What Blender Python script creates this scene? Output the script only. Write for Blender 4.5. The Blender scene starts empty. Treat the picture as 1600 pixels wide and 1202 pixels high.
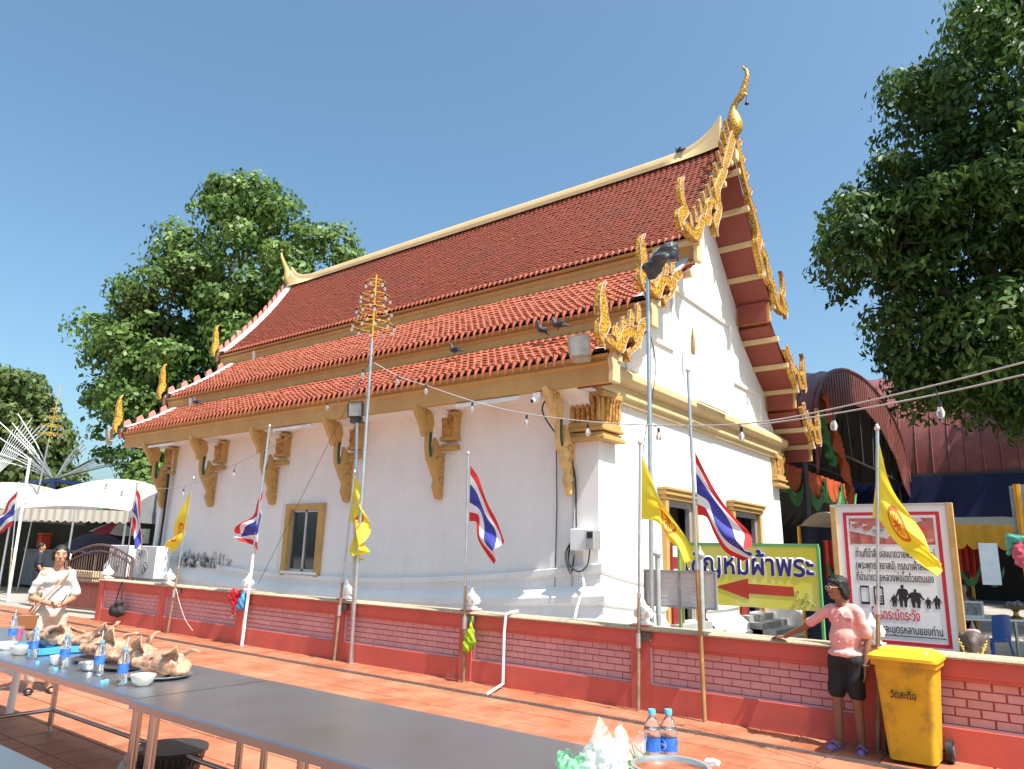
import bpy, bmesh, math, random
import numpy as np
from mathutils import Matrix, Vector
random.seed(7); rng = np.random.default_rng(7)
S = bpy.context.scene; COL = S.collection
R = math.radians

# ---------------------------------------------------------------- camera
cd = bpy.data.cameras.new('camera'); cam = bpy.data.objects.new('camera', cd); COL.objects.link(cam)
cd.sensor_width = 36; cd.lens = 25.639; cd.clip_start = .05; cd.clip_end = 3000
CM = Matrix([(0.796,0.605,0.025),(0.117,-0.195,0.974),(0.594,-0.772,-0.226)]).transposed().to_4x4(); CM.translation = (0, 0, 1.700); cam.matrix_world = CM
S.camera = cam
# ---------------------------------------------------------------- sky, sun, exposure
SUN_AZ, SUN_EL = R(-7), R(59)          # azimuth counted from +X towards +Y
w = bpy.data.worlds.new('World'); S.world = w; w.use_nodes = True
nt = w.node_tree; bg = nt.nodes['Background']; sky = nt.nodes.new('ShaderNodeTexSky')
sky.sky_type = 'NISHITA'; sky.sun_disc = False; sky.sun_elevation = SUN_EL; sky.sun_rotation = R(90) - SUN_AZ
sky.air_density = 1.0; sky.dust_density = 3.2; sky.ozone_density = 1.6; sky.altitude = 0
tint = nt.nodes.new('ShaderNodeMixRGB'); tint.blend_type = 'MULTIPLY'; tint.inputs[0].default_value = 1; tint.inputs[2].default_value = (.80,1.0,1.0,1)   # the camera's cooler rendering of blue
nt.links.new(sky.outputs[0], tint.inputs[1]); nt.links.new(tint.outputs[0], bg.inputs[0]); bg.inputs[1].default_value = .113
ld = bpy.data.lights.new('sun', 'SUN'); ld.energy = 5.0; ld.angle = R(.55); ld.color = (1, .95, .87)
sun = bpy.data.objects.new('sun', ld); COL.objects.link(sun)
sv = Vector((math.cos(SUN_EL)*math.cos(SUN_AZ), math.cos(SUN_EL)*math.sin(SUN_AZ), math.sin(SUN_EL)))
sun.rotation_euler = sv.to_track_quat('Z', 'Y').to_euler(); sun.location = sv*60
S.view_settings.view_transform = 'Standard'; S.view_settings.look = 'None'
S.view_settings.exposure = .98; S.view_settings.gamma = 1; S.view_settings.use_curve_mapping = False

# ---------------------------------------------------------------- materials
def C(r, g, b):
    f = lambda c: ((c/255+.055)/1.055)**2.4 if c > 10 else c/255/12.92
    return (f(r), f(g), f(b), 1)
MATS = {}
def mat(name, col, rough=.6, metal=0, var=.12, scale=3., bump=0., bscale=40., dirt=None, dscale=1.2, dlo=.55, dhi=.75,
        trans=0, transl=None, ior=1.45, alpha=None, coat=0, emit=None, rnd=0, spec=None, streak=None):
    if name in MATS: return MATS[name]
    m = bpy.data.materials.new(name); m.use_nodes = True; MATS[name] = m
    t = m.node_tree; N = t.nodes; L = t.links; p = N['Principled BSDF']
    p.inputs['Roughness'].default_value = rough; p.inputs['Metallic'].default_value = metal
    p.inputs['IOR'].default_value = ior
    if spec is not None: p.inputs['Specular IOR Level'].default_value = spec
    if trans: p.inputs['Transmission Weight'].default_value = trans
    if coat: p.inputs['Coat Weight'].default_value = coat; p.inputs['Coat Roughness'].default_value = .1
    if alpha is not None: p.inputs['Alpha'].default_value = alpha
    tc = N.new('ShaderNodeNewGeometry'); src = None
    def noise(sc, det=4, rg=.6):
        n = N.new('ShaderNodeTexNoise'); n.inputs['Scale'].default_value = sc; n.inputs['Detail'].default_value = det
        n.inputs['Roughness'].default_value = rg; L.new(tc.outputs['Position'], n.inputs['Vector']); return n
    c3 = Vector(col[:3])
    n = noise(scale); r = N.new('ShaderNodeValToRGB')
    r.color_ramp.elements[0].position = .3; r.color_ramp.elements[1].position = .7
    r.color_ramp.elements[0].color = (*(c3*(1-var)), 1); r.color_ramp.elements[1].color = (*[min(x*(1+var*.8), .95) for x in c3], 1)
    L.new(n.outputs[0], r.inputs[0]); src = r.outputs[0]
    if rnd:
        oi = N.new('ShaderNodeObjectInfo'); hs = N.new('ShaderNodeHueSaturation'); mr = N.new('ShaderNodeMapRange')
        mr.inputs[3].default_value = 1-rnd; mr.inputs[4].default_value = 1+rnd
        L.new(oi.outputs['Random'], mr.inputs[0]); L.new(mr.outputs[0], hs.inputs['Value']); L.new(src, hs.inputs['Color']); src = hs.outputs[0]
    if dirt:
        n2 = noise(dscale, 7, .68); r2 = N.new('ShaderNodeValToRGB')
        r2.color_ramp.elements[0].position = dlo; r2.color_ramp.elements[1].position = dhi
        L.new(n2.outputs[0], r2.inputs[0]); mx = N.new('ShaderNodeMixRGB'); mx.inputs[2].default_value = dirt
        L.new(r2.outputs[0], mx.inputs[0]); L.new(src, mx.inputs[1]); src = mx.outputs[0]
    if streak:
        mp = N.new('ShaderNodeMapping'); mp.inputs['Scale'].default_value = (5,5,.3); L.new(tc.outputs['Position'], mp.inputs[0]); n4 = N.new('ShaderNodeTexNoise'); n4.inputs['Scale'].default_value = 1.3; n4.inputs['Detail'].default_value = 8; n4.inputs['Roughness'].default_value = .7; L.new(mp.outputs[0], n4.inputs['Vector'])
        r4 = N.new('ShaderNodeMapRange'); r4.inputs[1].default_value = .52; r4.inputs[2].default_value = .8; r4.inputs[4].default_value = .22; L.new(n4.outputs[0], r4.inputs[0]); m4 = N.new('ShaderNodeMixRGB'); m4.inputs[2].default_value = streak; L.new(r4.outputs[0], m4.inputs[0]); L.new(src, m4.inputs[1]); src = m4.outputs[0]
    L.new(src, p.inputs['Base Color'])
    if bump:
        n3 = noise(bscale, 5); b = N.new('ShaderNodeBump'); b.inputs['Strength'].default_value = bump; b.inputs['Distance'].default_value = .01
        L.new(n3.outputs[0], b.inputs['Height']); L.new(b.outputs[0], p.inputs['Normal'])
    if emit: p.inputs['Emission Color'].default_value = col; p.inputs['Emission Strength'].default_value = emit
    if transl:
        tr = N.new('ShaderNodeBsdfTranslucent'); ms = N.new('ShaderNodeMixShader'); ms.inputs[0].default_value = transl
        L.new(src, tr.inputs[0]); L.new(p.outputs[0], ms.inputs[1]); L.new(tr.outputs[0], ms.inputs[2])
        L.new(ms.outputs[0], N['Material Output'].inputs[0])
    return m
def nodes_of(m): return m.node_tree.nodes, m.node_tree.links, m.node_tree.nodes['Principled BSDF']

# ---------------------------------------------------------------- mesh helpers
def V(*a): return Vector(a if len(a) > 1 else a[0])
class MB:
    def __init__(s): s.v = []; s.f = []; s.m = []
    def quad(s, *p, m=0):
        n = len(s.v); s.v += [tuple(x) for x in p]; s.f.append(tuple(range(n, n+len(p)))); s.m.append(m); return s
    def box(s, lo, hi, m=0):
        (a, b, c), (d, e, f) = lo, hi; n = len(s.v)
        s.v += [(a,b,c),(d,b,c),(d,e,c),(a,e,c),(a,b,f),(d,b,f),(d,e,f),(a,e,f)]
        for q in ((0,3,2,1),(4,5,6,7),(0,1,5,4),(1,2,6,5),(2,3,7,6),(3,0,4,7)): s.f.append(tuple(n+i for i in q)); s.m.append(m)
        return s
    def bar(s, p, q, wd, ht, up=(0,0,1), m=0):
        p, q, up = V(p), V(q), V(up); d = (q-p).normalized(); a = d.cross(up)
        if a.length < 1e-4: a = d.cross(V(1,0,0))
        a.normalize(); b = a.cross(d); n = len(s.v)
        for o in (p, q):
            for i, j in ((-1,-1),(1,-1),(1,1),(-1,1)): s.v.append(tuple(o+a*i*wd/2+b*j*ht/2))
        for q4 in ((0,1,2,3),(7,6,5,4),(0,4,5,1),(1,5,6,2),(2,6,7,3),(3,7,4,0)): s.f.append(tuple(n+i for i in q4)); s.m.append(m)
        return s
    def tube(s, pts, rad, n=8, m=0, cap=True, sq=1., up=None):
        pts = [V(p) for p in pts]; k = len(pts)
        rad = [rad]*k if isinstance(rad, (int, float)) else list(rad)
        n0 = len(s.v); a = None
        for i, p in enumerate(pts):
            d = (pts[min(i+1, k-1)]-pts[max(i-1, 0)]).normalized()
            if a is None:
                a = V(up) if up else (V(0,0,1) if abs(d.z) < .9 else V(1,0,0))
            a = a-d*a.dot(d); a.normalize(); b = d.cross(a)
            for j in range(n):
                t = 2*math.pi*j/n; s.v.append(tuple(p+(a*math.cos(t)+b*math.sin(t)*sq)*rad[i]))
        for i in range(k-1):
            for j in range(n):
                s.f.append((n0+i*n+j, n0+i*n+(j+1) % n, n0+(i+1)*n+(j+1) % n, n0+(i+1)*n+j)); s.m.append(m)
        if cap:
            s.f.append(tuple(n0+j for j in range(n))[::-1]); s.m.append(m)
            s.f.append(tuple(n0+(k-1)*n+j for j in range(n))); s.m.append(m)
        return s
    def lathe(s, prof, c=(0,0,0), n=16, m=0, wob=None):
        n0 = len(s.v); k = len(prof)
        for r, z in prof:
            for j in range(n):
                t = 2*math.pi*j/n; s.v.append((c[0]+r*math.cos(t), c[1]+r*math.sin(t), c[2]+z))
        for i in range(k-1):
            for j in range(n):
                s.f.append((n0+i*n+j, n0+i*n+(j+1) % n, n0+(i+1)*n+(j+1) % n, n0+(i+1)*n+j)); s.m.append(m)
        if prof[0][0] > 1e-6: s.f.append(tuple(n0+j for j in range(n))[::-1]); s.m.append(m)
        if prof[-1][0] > 1e-6: s.f.append(tuple(n0+(k-1)*n+j for j in range(n))); s.m.append(m)
        return s
    def prism(s, poly, axis, a, b, m=0):
        """2D polygon (the two other coordinates in order) pushed from a to b along axis"""
        def P(q, t):
            q = list(q); q.insert('XYZ'.index(axis), t); return tuple(q)
        n0 = len(s.v); k = len(poly)
        s.v += [P(q, a) for q in poly]+[P(q, b) for q in poly]
        s.f.append(tuple(range(n0, n0+k))); s.m.append(m); s.f.append(tuple(range(n0+2*k-1, n0+k-1, -1))); s.m.append(m)
        for i in range(k):
            j = (i+1) % k; s.f.append((n0+i, n0+k+i, n0+k+j, n0+j)); s.m.append(m)
        return s
    def grid(s, fn, nu, nv, m=0, mf=None, wrap=False):
        n0 = len(s.v)
        for i in range(nu+1):
            for j in range(nv+1): s.v.append(tuple(fn(i/nu, j/nv)))
        for i in range(nu):
            for j in range(nv):
                s.f.append((n0+i*(nv+1)+j, n0+(i+1)*(nv+1)+j, n0+(i+1)*(nv+1)+j+1, n0+i*(nv+1)+j+1)); s.m.append(mf(i, j) if mf else m)
        return s
    def ball(s, c, r, n=10, k=6, m=0):
        r = (r, r, r) if isinstance(r, (int, float)) else r
        n0 = len(s.v)
        for i in range(k+1):
            ph = math.pi*i/k
            for j in range(n):
                t = 2*math.pi*j/n; s.v.append((c[0]+r[0]*math.sin(ph)*math.cos(t), c[1]+r[1]*math.sin(ph)*math.sin(t), c[2]-r[2]*math.cos(ph)))
        for i in range(k):
            for j in range(n):
                s.f.append((n0+i*n+j, n0+i*n+(j+1) % n, n0+(i+1)*n+(j+1) % n, n0+(i+1)*n+j)); s.m.append(m)
        return s
    def mesh(s, name, mats):
        me = bpy.data.meshes.new(name); me.from_pydata(s.v, [], s.f)
        for x in (mats if isinstance(mats, (list, tuple)) else [mats]): me.materials.append(x)
        if any(s.m): me.polygons.foreach_set('material_index', s.m)
        return me
    def build(s, name, mats, parent=None, smooth=False, bevel=0, fix=True, ang=40, world=True):
        me = s.mesh(name, mats)
        if fix:
            b = bmesh.new(); b.from_mesh(me); bmesh.ops.remove_doubles(b, verts=b.verts, dist=1e-5)
            bmesh.ops.recalc_face_normals(b, faces=b.faces); b.to_mesh(me); b.free()
        if smooth:
            me.polygons.foreach_set('use_smooth', [True]*len(me.polygons)); me.set_sharp_from_angle(angle=R(ang))
        o = bpy.data.objects.new(name, me); COL.objects.link(o)
        if bevel:
            bm = o.modifiers.new('bevel', 'BEVEL'); bm.width = bevel; bm.segments = 2; bm.limit_method = 'ANGLE'; bm.angle_limit = R(35)
        return adopt(o, parent, world)
def adopt(o, parent, world=True):
    if parent is not None:
        o.parent = parent
        if world and parent.type == 'EMPTY': o.matrix_parent_inverse = Matrix.LocRotScale(parent.location, parent.rotation_euler, None).inverted()
    return o
def tag(o, label, cat, group=None):
    o['label'] = label; o['category'] = cat
    if group: o['group'] = group
    return o
def thing(name, label, cat, loc=(0,0,0), group=None, rz=0):
    o = bpy.data.objects.new(name, None); COL.objects.link(o); o.location = loc; o.rotation_euler = (0, 0, rz); o.empty_display_size = .2
    return tag(o, label, cat, group)
def struct(o): o['kind'] = 'structure'; return o
def stuff(o): o['kind'] = 'stuff'; return o
def copy_tree(o, parent=None):
    c = o.copy(); COL.objects.link(c); c.parent = parent
    for ch in o.children: copy_tree(ch, c)
    return c
def inst(me, name, loc, parent=None, rot=None, scale=None):
    o = bpy.data.objects.new(name, me); COL.objects.link(o); o.location = loc
    if rot is not None: o.rotation_euler = rot
    if scale is not None: o.scale = scale
    return adopt(o, parent)
def lerp(a, b, t): return a+(b-a)*t
def smoothed(pts, n=6):
    """Catmull-Rom through 2D or 3D points"""
    P = [np.array(p, float) for p in pts]; P = [2*P[0]-P[1]]+P+[2*P[-1]-P[-2]]; out = []
    for i in range(1, len(P)-2):
        for k in range(n):
            t = k/n; a, b, c, d = P[i-1], P[i], P[i+1], P[i+2]
            out.append(tuple(.5*((2*b)+(c-a)*t+(2*a-5*b+4*c-d)*t*t+(-a+3*b-3*c+d)*t**3)))
    out.append(tuple(P[-2])); return out
def closed(pts, n=3):
    P = [np.array(p, float) for p in pts]; k = len(P); out = []
    for i in range(k):
        a, b, c, d = P[i-1], P[i], P[(i+1) % k], P[(i+2) % k]
        for q in range(n):
            t = q/n; out.append(tuple(.5*((2*b)+(c-a)*t+(2*a-5*b+4*c-d)*t*t+(-a+3*b-3*c+d)*t**3)))
    return out
def text(body, mt, parent, x0, x1, y, z, h=None, name='lettering', bold=0., out=.002, front=(1,0,0), upv=(0,0,1), center=False, off=0.):
    """lettering standing on a plane: from x0 to x1 along 'front' axis at y, baseline z"""
    cu = bpy.data.curves.new(name, 'FONT'); cu.body = body; cu.resolution_u = 3
    cu.fill_mode = 'BOTH'; cu.extrude = .004; cu.bevel_depth = bold; cu.bevel_resolution = 0; cu.offset = off
    o = bpy.data.objects.new('tmp', cu); COL.objects.link(o)
    dg = bpy.context.evaluated_depsgraph_get(); me = bpy.data.meshes.new_from_object(o.evaluated_get(dg))
    bpy.data.objects.remove(o)
    co = np.empty(len(me.vertices)*3); me.vertices.foreach_get('co', co); co = co.reshape(-1, 3)
    lo, hi = co.min(0), co.max(0); sx = (x1-x0)/(hi[0]-lo[0]); sy = h if h else sx
    X = x0+(co[:, 0]-lo[0])*sx; Z = z+co[:, 1]*sy; Y = y-(co[:, 2]-lo[2])/max(hi[2]-lo[2], 1e-6)*out
    me.vertices.foreach_set('co', np.stack([X, Y, Z], 1).ravel()); me.update()
    me.materials.clear(); me.materials.append(mt)
    ob = bpy.data.objects.new(name, me); COL.objects.link(ob); return adopt(ob, parent)

def remeshed(shapes, voxel, smooth_it=4, disp=None):
    """one continuous skin round capsules (p0,r0,p1,r1) and ellipsoids (c,(rx,ry,rz)[,Matrix])"""
    b = MB()
    for s in shapes:
        if len(s) == 4:
            p, r0, q, r1 = V(s[0]), s[1], V(s[2]), s[3]; d = q-p; L = d.length or 1e-6; d = d/L
            pts = [p-d*r0*.98, p-d*r0*.86, p-d*r0*.5, p, p+(q-p)*.5, q, q+d*r1*.5, q+d*r1*.86, q+d*r1*.98]
            rd = [r0*.15, r0*.5, r0*.866, r0, (r0+r1)/2, r1, r1*.866, r1*.5, r1*.15]
            b.tube(pts, rd, 12)
        else:
            k = MB().ball((0,0,0), s[1], 16, 10); M = s[2] if len(s) > 2 else Matrix()
            n0 = len(b.v); b.v += [tuple(M @ V(x)+V(s[0])) for x in k.v]; b.f += [tuple(i+n0 for i in f) for f in k.f]; b.m += k.m
    me = b.mesh('tmp', MATS[next(iter(MATS))]); bb = bmesh.new(); bb.from_mesh(me); bmesh.ops.remove_doubles(bb, verts=bb.verts, dist=1e-5)
    bmesh.ops.recalc_face_normals(bb, faces=bb.faces); bb.to_mesh(me); bb.free()
    o = bpy.data.objects.new('tmp', me); COL.objects.link(o)
    rm = o.modifiers.new('r', 'REMESH'); rm.mode = 'VOXEL'; rm.voxel_size = voxel
    sm = o.modifiers.new('s', 'SMOOTH'); sm.iterations = smooth_it; sm.factor = .5
    dg = bpy.context.evaluated_depsgraph_get(); out = bpy.data.meshes.new_from_object(o.evaluated_get(dg))
    bpy.data.objects.remove(o)
    out.materials.clear()
    if disp:
        co = np.empty(len(out.vertices)*3); out.vertices.foreach_get('co', co); co = co.reshape(-1, 3)
        no = np.empty(len(out.vertices)*3); out.vertices.foreach_get('normal', no); no = no.reshape(-1, 3)
        out.vertices.foreach_set('co', (co+no*disp(co)[:, None]).ravel())
    out.polygons.foreach_set('use_smooth', [True]*len(out.polygons)); out.update()
    return out
def crease(co, f, a, seed=0, n=5):
    """sharp folds as in crumpled film"""
    rs = np.random.default_rng(seed); out = np.zeros(len(co)); c = co-co.mean(0)
    for i in range(n):
        d = rs.normal(0, 1, 3); d /= np.linalg.norm(d); w_ = np.sin(c @ rs.normal(0, f*.6, 3)+rs.uniform(0, 6))*.8
        out += (1-2*np.abs(np.sin(c @ d*f*(1+.5*i)+w_+rs.uniform(0, 6))))/(1+.5*i)
    return out*a/2
def put(me, name, mt, parent, loc=None):
    for x in (mt if isinstance(mt, (list, tuple)) else [mt]): me.materials.append(x)
    o = bpy.data.objects.new(name, me); COL.objects.link(o)
    return adopt(o, parent)
# ================================================================ materials used by the setting and the temple
M_GROUND = mat('pale concrete', C(150,143,135), .85, var=.15, scale=.6, bump=.3, dirt=C(105,98,92), dscale=.5)
M_TERRA = mat('terracotta tile', (.335,.112,.055,1), .5, var=.22, scale=2.2, dirt=(.42,.215,.13,1), dscale=1.6, dlo=.42, dhi=.75, bump=.12, bscale=60, rnd=.12)
M_GROUT = mat('tile grout', C(150,105,85), .9, var=.2, scale=5)
M_WHITE = mat('white limewash', (.80,.775,.755,1), .75, var=.04, scale=.8, bump=.12, bscale=18, dirt=(.66,.63,.61,1), dscale=.6, dlo=.5, dhi=.85, streak=(.52,.49,.46,1))
def stain(m):
    N, L, p = nodes_of(m); src = p.inputs['Base Color'].links[0].from_socket; g = N.new('ShaderNodeNewGeometry'); sp = N.new('ShaderNodeSeparateXYZ'); L.new(g.outputs['Position'], sp.inputs[0])
    def rng_(sock, a, b, c, d):
        r = N.new('ShaderNodeValToRGB'); mr = N.new('ShaderNodeMapRange'); mr.inputs[1].default_value = a; mr.inputs[2].default_value = d; L.new(sock, mr.inputs[0]); e = r.color_ramp.elements
        e[0].position = 0; e[0].color = (0,0,0,1); e[1].position = (b-a)/(d-a); e[1].color = (1,1,1,1); k = e.new((c-a)/(d-a)); k.color = (1,1,1,1); k = e.new(1.); k.color = (0,0,0,1); L.new(mr.outputs[0], r.inputs[0]); return r.outputs[0]
    def mul(a, b):
        n = N.new('ShaderNodeMath'); n.operation = 'MULTIPLY'
        for i, x in enumerate((a, b)):
            if isinstance(x, float): n.inputs[i].default_value = x
            else: L.new(x, n.inputs[i])
        return n.outputs[0]
    mask = mul(mul(rng_(sp.outputs[0], -20.0, -18.8, -17.2, -14.0), rng_(sp.outputs[2], .95, 1.18, 1.4, 2.1)), rng_(sp.outputs[1], 9.5, 10.0, 10.5, 10.8))
    mp = N.new('ShaderNodeMapping'); mp.inputs['Scale'].default_value = (2.6,2.6,1.3); L.new(g.outputs['Position'], mp.inputs[0]); n = N.new('ShaderNodeTexNoise'); n.inputs['Scale'].default_value = 2.2; n.inputs['Detail'].default_value = 9; n.inputs['Roughness'].default_value = .75; L.new(mp.outputs[0], n.inputs['Vector'])
    th = N.new('ShaderNodeMapRange'); th.inputs[1].default_value = .40; th.inputs[2].default_value = .54; L.new(mul(n.outputs[0], mask), th.inputs[0])
    mx = N.new('ShaderNodeMixRGB'); mx.inputs[2].default_value = (.045,.045,.045,1); L.new(th.outputs[0], mx.inputs[0]); L.new(src, mx.inputs[1]); L.new(mx.outputs[0], p.inputs['Base Color'])
stain(M_WHITE)
M_OCHRE = mat('ochre paint', (.50,.295,.095,1), .55, var=.1, scale=2, bump=.08, dirt=(.40,.24,.10,1), dscale=1.5, dlo=.5, dhi=.8)
M_CREAM = mat('cream ridge paint', (.62,.45,.24,1), .6, var=.1, scale=1.5)
M_REDSOF = mat('red soffit paint', (.24,.05,.035,1), .6, var=.08, scale=1.5)
M_TILE1 = mat('weathered dark red tile', (.235,.056,.03,1), .42, var=.3, scale=6, dirt=(.17,.055,.035,1), dscale=1.1, dlo=.45, dhi=.75)
M_TILE = mat('glazed orange tile', (.34,.094,.05,1), .42, var=.35, scale=7, rnd=.1, dirt=(.27,.085,.06,1), dscale=1.3, dlo=.48, dhi=.75)
M_DECK = mat('tile bed', (.2,.055,.034,1), .8)
M_EAVET = mat('eave antefix tile', (.40,.11,.06,1), .3, var=.3, scale=9)
M_PINK = mat('pink wall brick', (.64,.31,.295,1), .7, var=.1, scale=3, bump=.15, rnd=.06)
M_CORAL = mat('coral wall paint', (.58,.105,.075,1), .6, var=.12, scale=1.3, bump=.12, dirt=(.44,.10,.08,1), dscale=2.5, dlo=.5, dhi=.75, streak=(.34,.09,.07,1))
M_MORTAR = mat('red mortar', (.36,.075,.07,1), .85)
M_LILAC = mat('lilac edge paint', (.62,.36,.38,1), .7)
M_COPING = mat('gravel wash coping', (.42,.33,.23,1), .9, var=.3, scale=60, bump=.8, bscale=120, dirt=(.22,.18,.15,1), dscale=1.1, dlo=.56, dhi=.66)
M_STEELPOLE = mat('galvanised steel', (.55,.56,.57,1), .35, .85, var=.15, scale=8)
M_RUSTY = mat('rusty pole', (.36,.26,.17,1), .55, .5, var=.3, scale=6)
M_WHITEPAINT = mat('white paint', (.8,.8,.78,1), .45, var=.04)
M_BLACK = mat('black rubber', (.02,.02,.022,1), .5, var=.2)
M_GLASS = mat('dark window glass', (.03,.035,.04,1), .05, var=.3, scale=1.5, spec=.8)
M_GREYFRAME = mat('grey aluminium', (.5,.5,.5,1), .4, .6)
M_DRAIN = mat('drain grate', (.10,.075,.07,1), .6, var=.25, scale=12)

def gold_mat():
    m = bpy.data.materials.new('gold mosaic'); m.use_nodes = True; N, L, p = nodes_of(m)
    tc = N.new('ShaderNodeTexCoord'); v = N.new('ShaderNodeTexVoronoi'); v.inputs['Scale'].default_value = 26
    L.new(tc.outputs['Object'], v.inputs['Vector']); r = N.new('ShaderNodeValToRGB')
    e = r.color_ramp.elements; e[0].position = .3; e[0].color = (.74,.44,.05,1); e[1].position = .7; e[1].color = (.30,.13,.02,1)
    L.new(v.outputs['Distance'], r.inputs[0]); L.new(r.outputs[0], p.inputs['Base Color'])
    p.inputs['Metallic'].default_value = .25; p.inputs['Roughness'].default_value = .4
    b = N.new('ShaderNodeBump'); b.inputs['Strength'].default_value = .5; b.inputs['Distance'].default_value = .02
    L.new(v.outputs['Distance'], b.inputs['Height']); L.new(b.outputs[0], p.inputs['Normal']); return m
M_GOLD = gold_mat(); MATS['gold'] = M_GOLD
def carved_mat():
    m = bpy.data.materials.new('carved ochre'); m.use_nodes = True; N, L, p = nodes_of(m)
    tc = N.new('ShaderNodeTexCoord'); n = N.new('ShaderNodeTexNoise'); n.inputs['Scale'].default_value = 7; n.inputs['Distortion'].default_value = 1.6; n.inputs['Detail'].default_value = 2
    L.new(tc.outputs['Object'], n.inputs['Vector']); r = N.new('ShaderNodeValToRGB')
    e = r.color_ramp.elements; e[0].position = .42; e[0].color = (.30,.13,.03,1); e[1].position = .56; e[1].color = (.56,.29,.075,1)
    L.new(n.outputs[0], r.inputs[0]); L.new(r.outputs[0], p.inputs['Base Color']); p.inputs['Roughness'].default_value = .5
    b = N.new('ShaderNodeBump'); b.inputs['Strength'].default_value = .7; b.inputs['Distance'].default_value = .03
    L.new(n.outputs[0], b.inputs['Height']); L.new(b.outputs[0], p.inputs['Normal']); return m
M_CARVED = carved_mat()
M_MIRROR = mat('lilac mirror edging', (.34,.22,.23,1), .6, 0, var=.4, scale=14)
M_TEETH = mat('pink back of roof teeth', (.50,.17,.14,1), .6, var=.1)

# ================================================================ ground
g = MB(); g.grid(lambda u, v: (lerp(-420, 420, u), lerp(-60, 700, v), -.012), 8, 8)
struct(g.build('ground', M_GROUND))
YW = 8.05                      # front face of the boundary wall
TS = .405
def tile_floor():
    slab = MB(); slab.quad((-24,-3,-.004),(6,-3,-.004),(6,YW+.1,-.004),(-24,YW+.1,-.004))
    fl = struct(slab.build('courtyard_floor', M_GROUT, fix=False))
    cells = []
    y = 7.36
    rows = []
    while y > -2.6: rows.append((y-TS, y)); y -= TS
    rows.append((7.50, 7.50+TS)); rows.append((7.50+TS, YW+.04))
    for y0, y1 in rows:
        k0 = int(-24/TS)
        for k in range(k0, int(6/TS)):
            cells.append((k*TS, y0, (k+1)*TS, y1))
    fw = -CM.col[2].to_3d(); rt = CM.col[0].to_3d(); up = CM.col[1].to_3d(); cp = CM.translation
    def score(c):
        d = V((c[0]+c[2])/2, (c[1]+c[3])/2, 0)-cp; z = d.dot(fw)
        if z < .5: return -1
        px = 800+1139.5*d.dot(rt)/z; py = 601-1139.5*d.dot(up)/z
        if px < -30 or px > 1640 or py > 1230: return -1
        if 2.1 < (c[1]+c[3])/2 < 3.6 and c[0] > -5.2: return .2/z
        return 1/z
    cells.sort(key=score, reverse=True)
    me = {}
    def tile_mesh(wd, ht):
        k = (round(wd, 3), round(ht, 3))
        if k not in me:
            b = MB(); a, c = wd/2-.008, ht/2-.008; t, q = .0, .004
            b.quad((-a+q,-c+q,t),(a-q,-c+q,t),(a-q,c-q,t),(-a+q,c-q,t))
            b.quad((-a,-c,-.008),(a,-c,-.008),(a-q,-c+q,t),(-a+q,-c+q,t)); b.quad((a,-c,-.008),(a,c,-.008),(a-q,c-q,t),(a-q,-c+q,t))
            b.quad((a,c,-.008),(-a,c,-.008),(-a+q,c-q,t),(a-q,c-q,t)); b.quad((-a,c,-.008),(-a,-c,-.008),(-a+q,-c+q,t),(-a+q,c-q,t))
            me[k] = b.mesh('floor_tile', M_TERRA)
        return me[k]
    rest = MB()
    for i, (x0, y0, x1, y1) in enumerate(cells):
        cx, cy = (x0+x1)/2, (y0+y1)/2; h = .003*random.random()
        if i < 300: inst(tile_mesh(x1-x0, y1-y0), 'floor_tile', (cx, cy, h+.004), fl, rot=(random.gauss(0,.002), random.gauss(0,.002), 0))
        else:
            a, c = (x1-x0)/2-.008, (y1-y0)/2-.008
            n = len(rest.v); rest.v += [(cx-a,cy-c,h+.002),(cx+a,cy-c,h+.002),(cx+a,cy+c,h+.002),(cx-a,cy+c,h+.002)]; rest.f.append((n,n+1,n+2,n+3)); rest.m.append(0)
    stuff(rest.build('floor_tiles_remaining', M_TERRA, fl, fix=False))
    # the long drain in front of the wall
    d = MB(); d.box((-24,7.362,-.02),(6,7.498,-.003))
    dr = d.build('drain_channel', M_DRAIN, fl)
    gm = MB()
    for k in range(5): gm.box((-.49,-.058+k*.025,-.004),(.49,-.044+k*.025,.005))
    for k in (-.49, 0, .475): gm.box((k,-.062,-.003),(k+.015,.062,.004))
    me2 = gm.mesh('drain_grate', mat('worn drain steel', (.16,.115,.105,1), .5, .4, var=.3, scale=9))
    for k in range(29): inst(me2, 'drain_grate', (-23.5+k, 7.43, 0), dr)
tile_floor()

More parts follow.
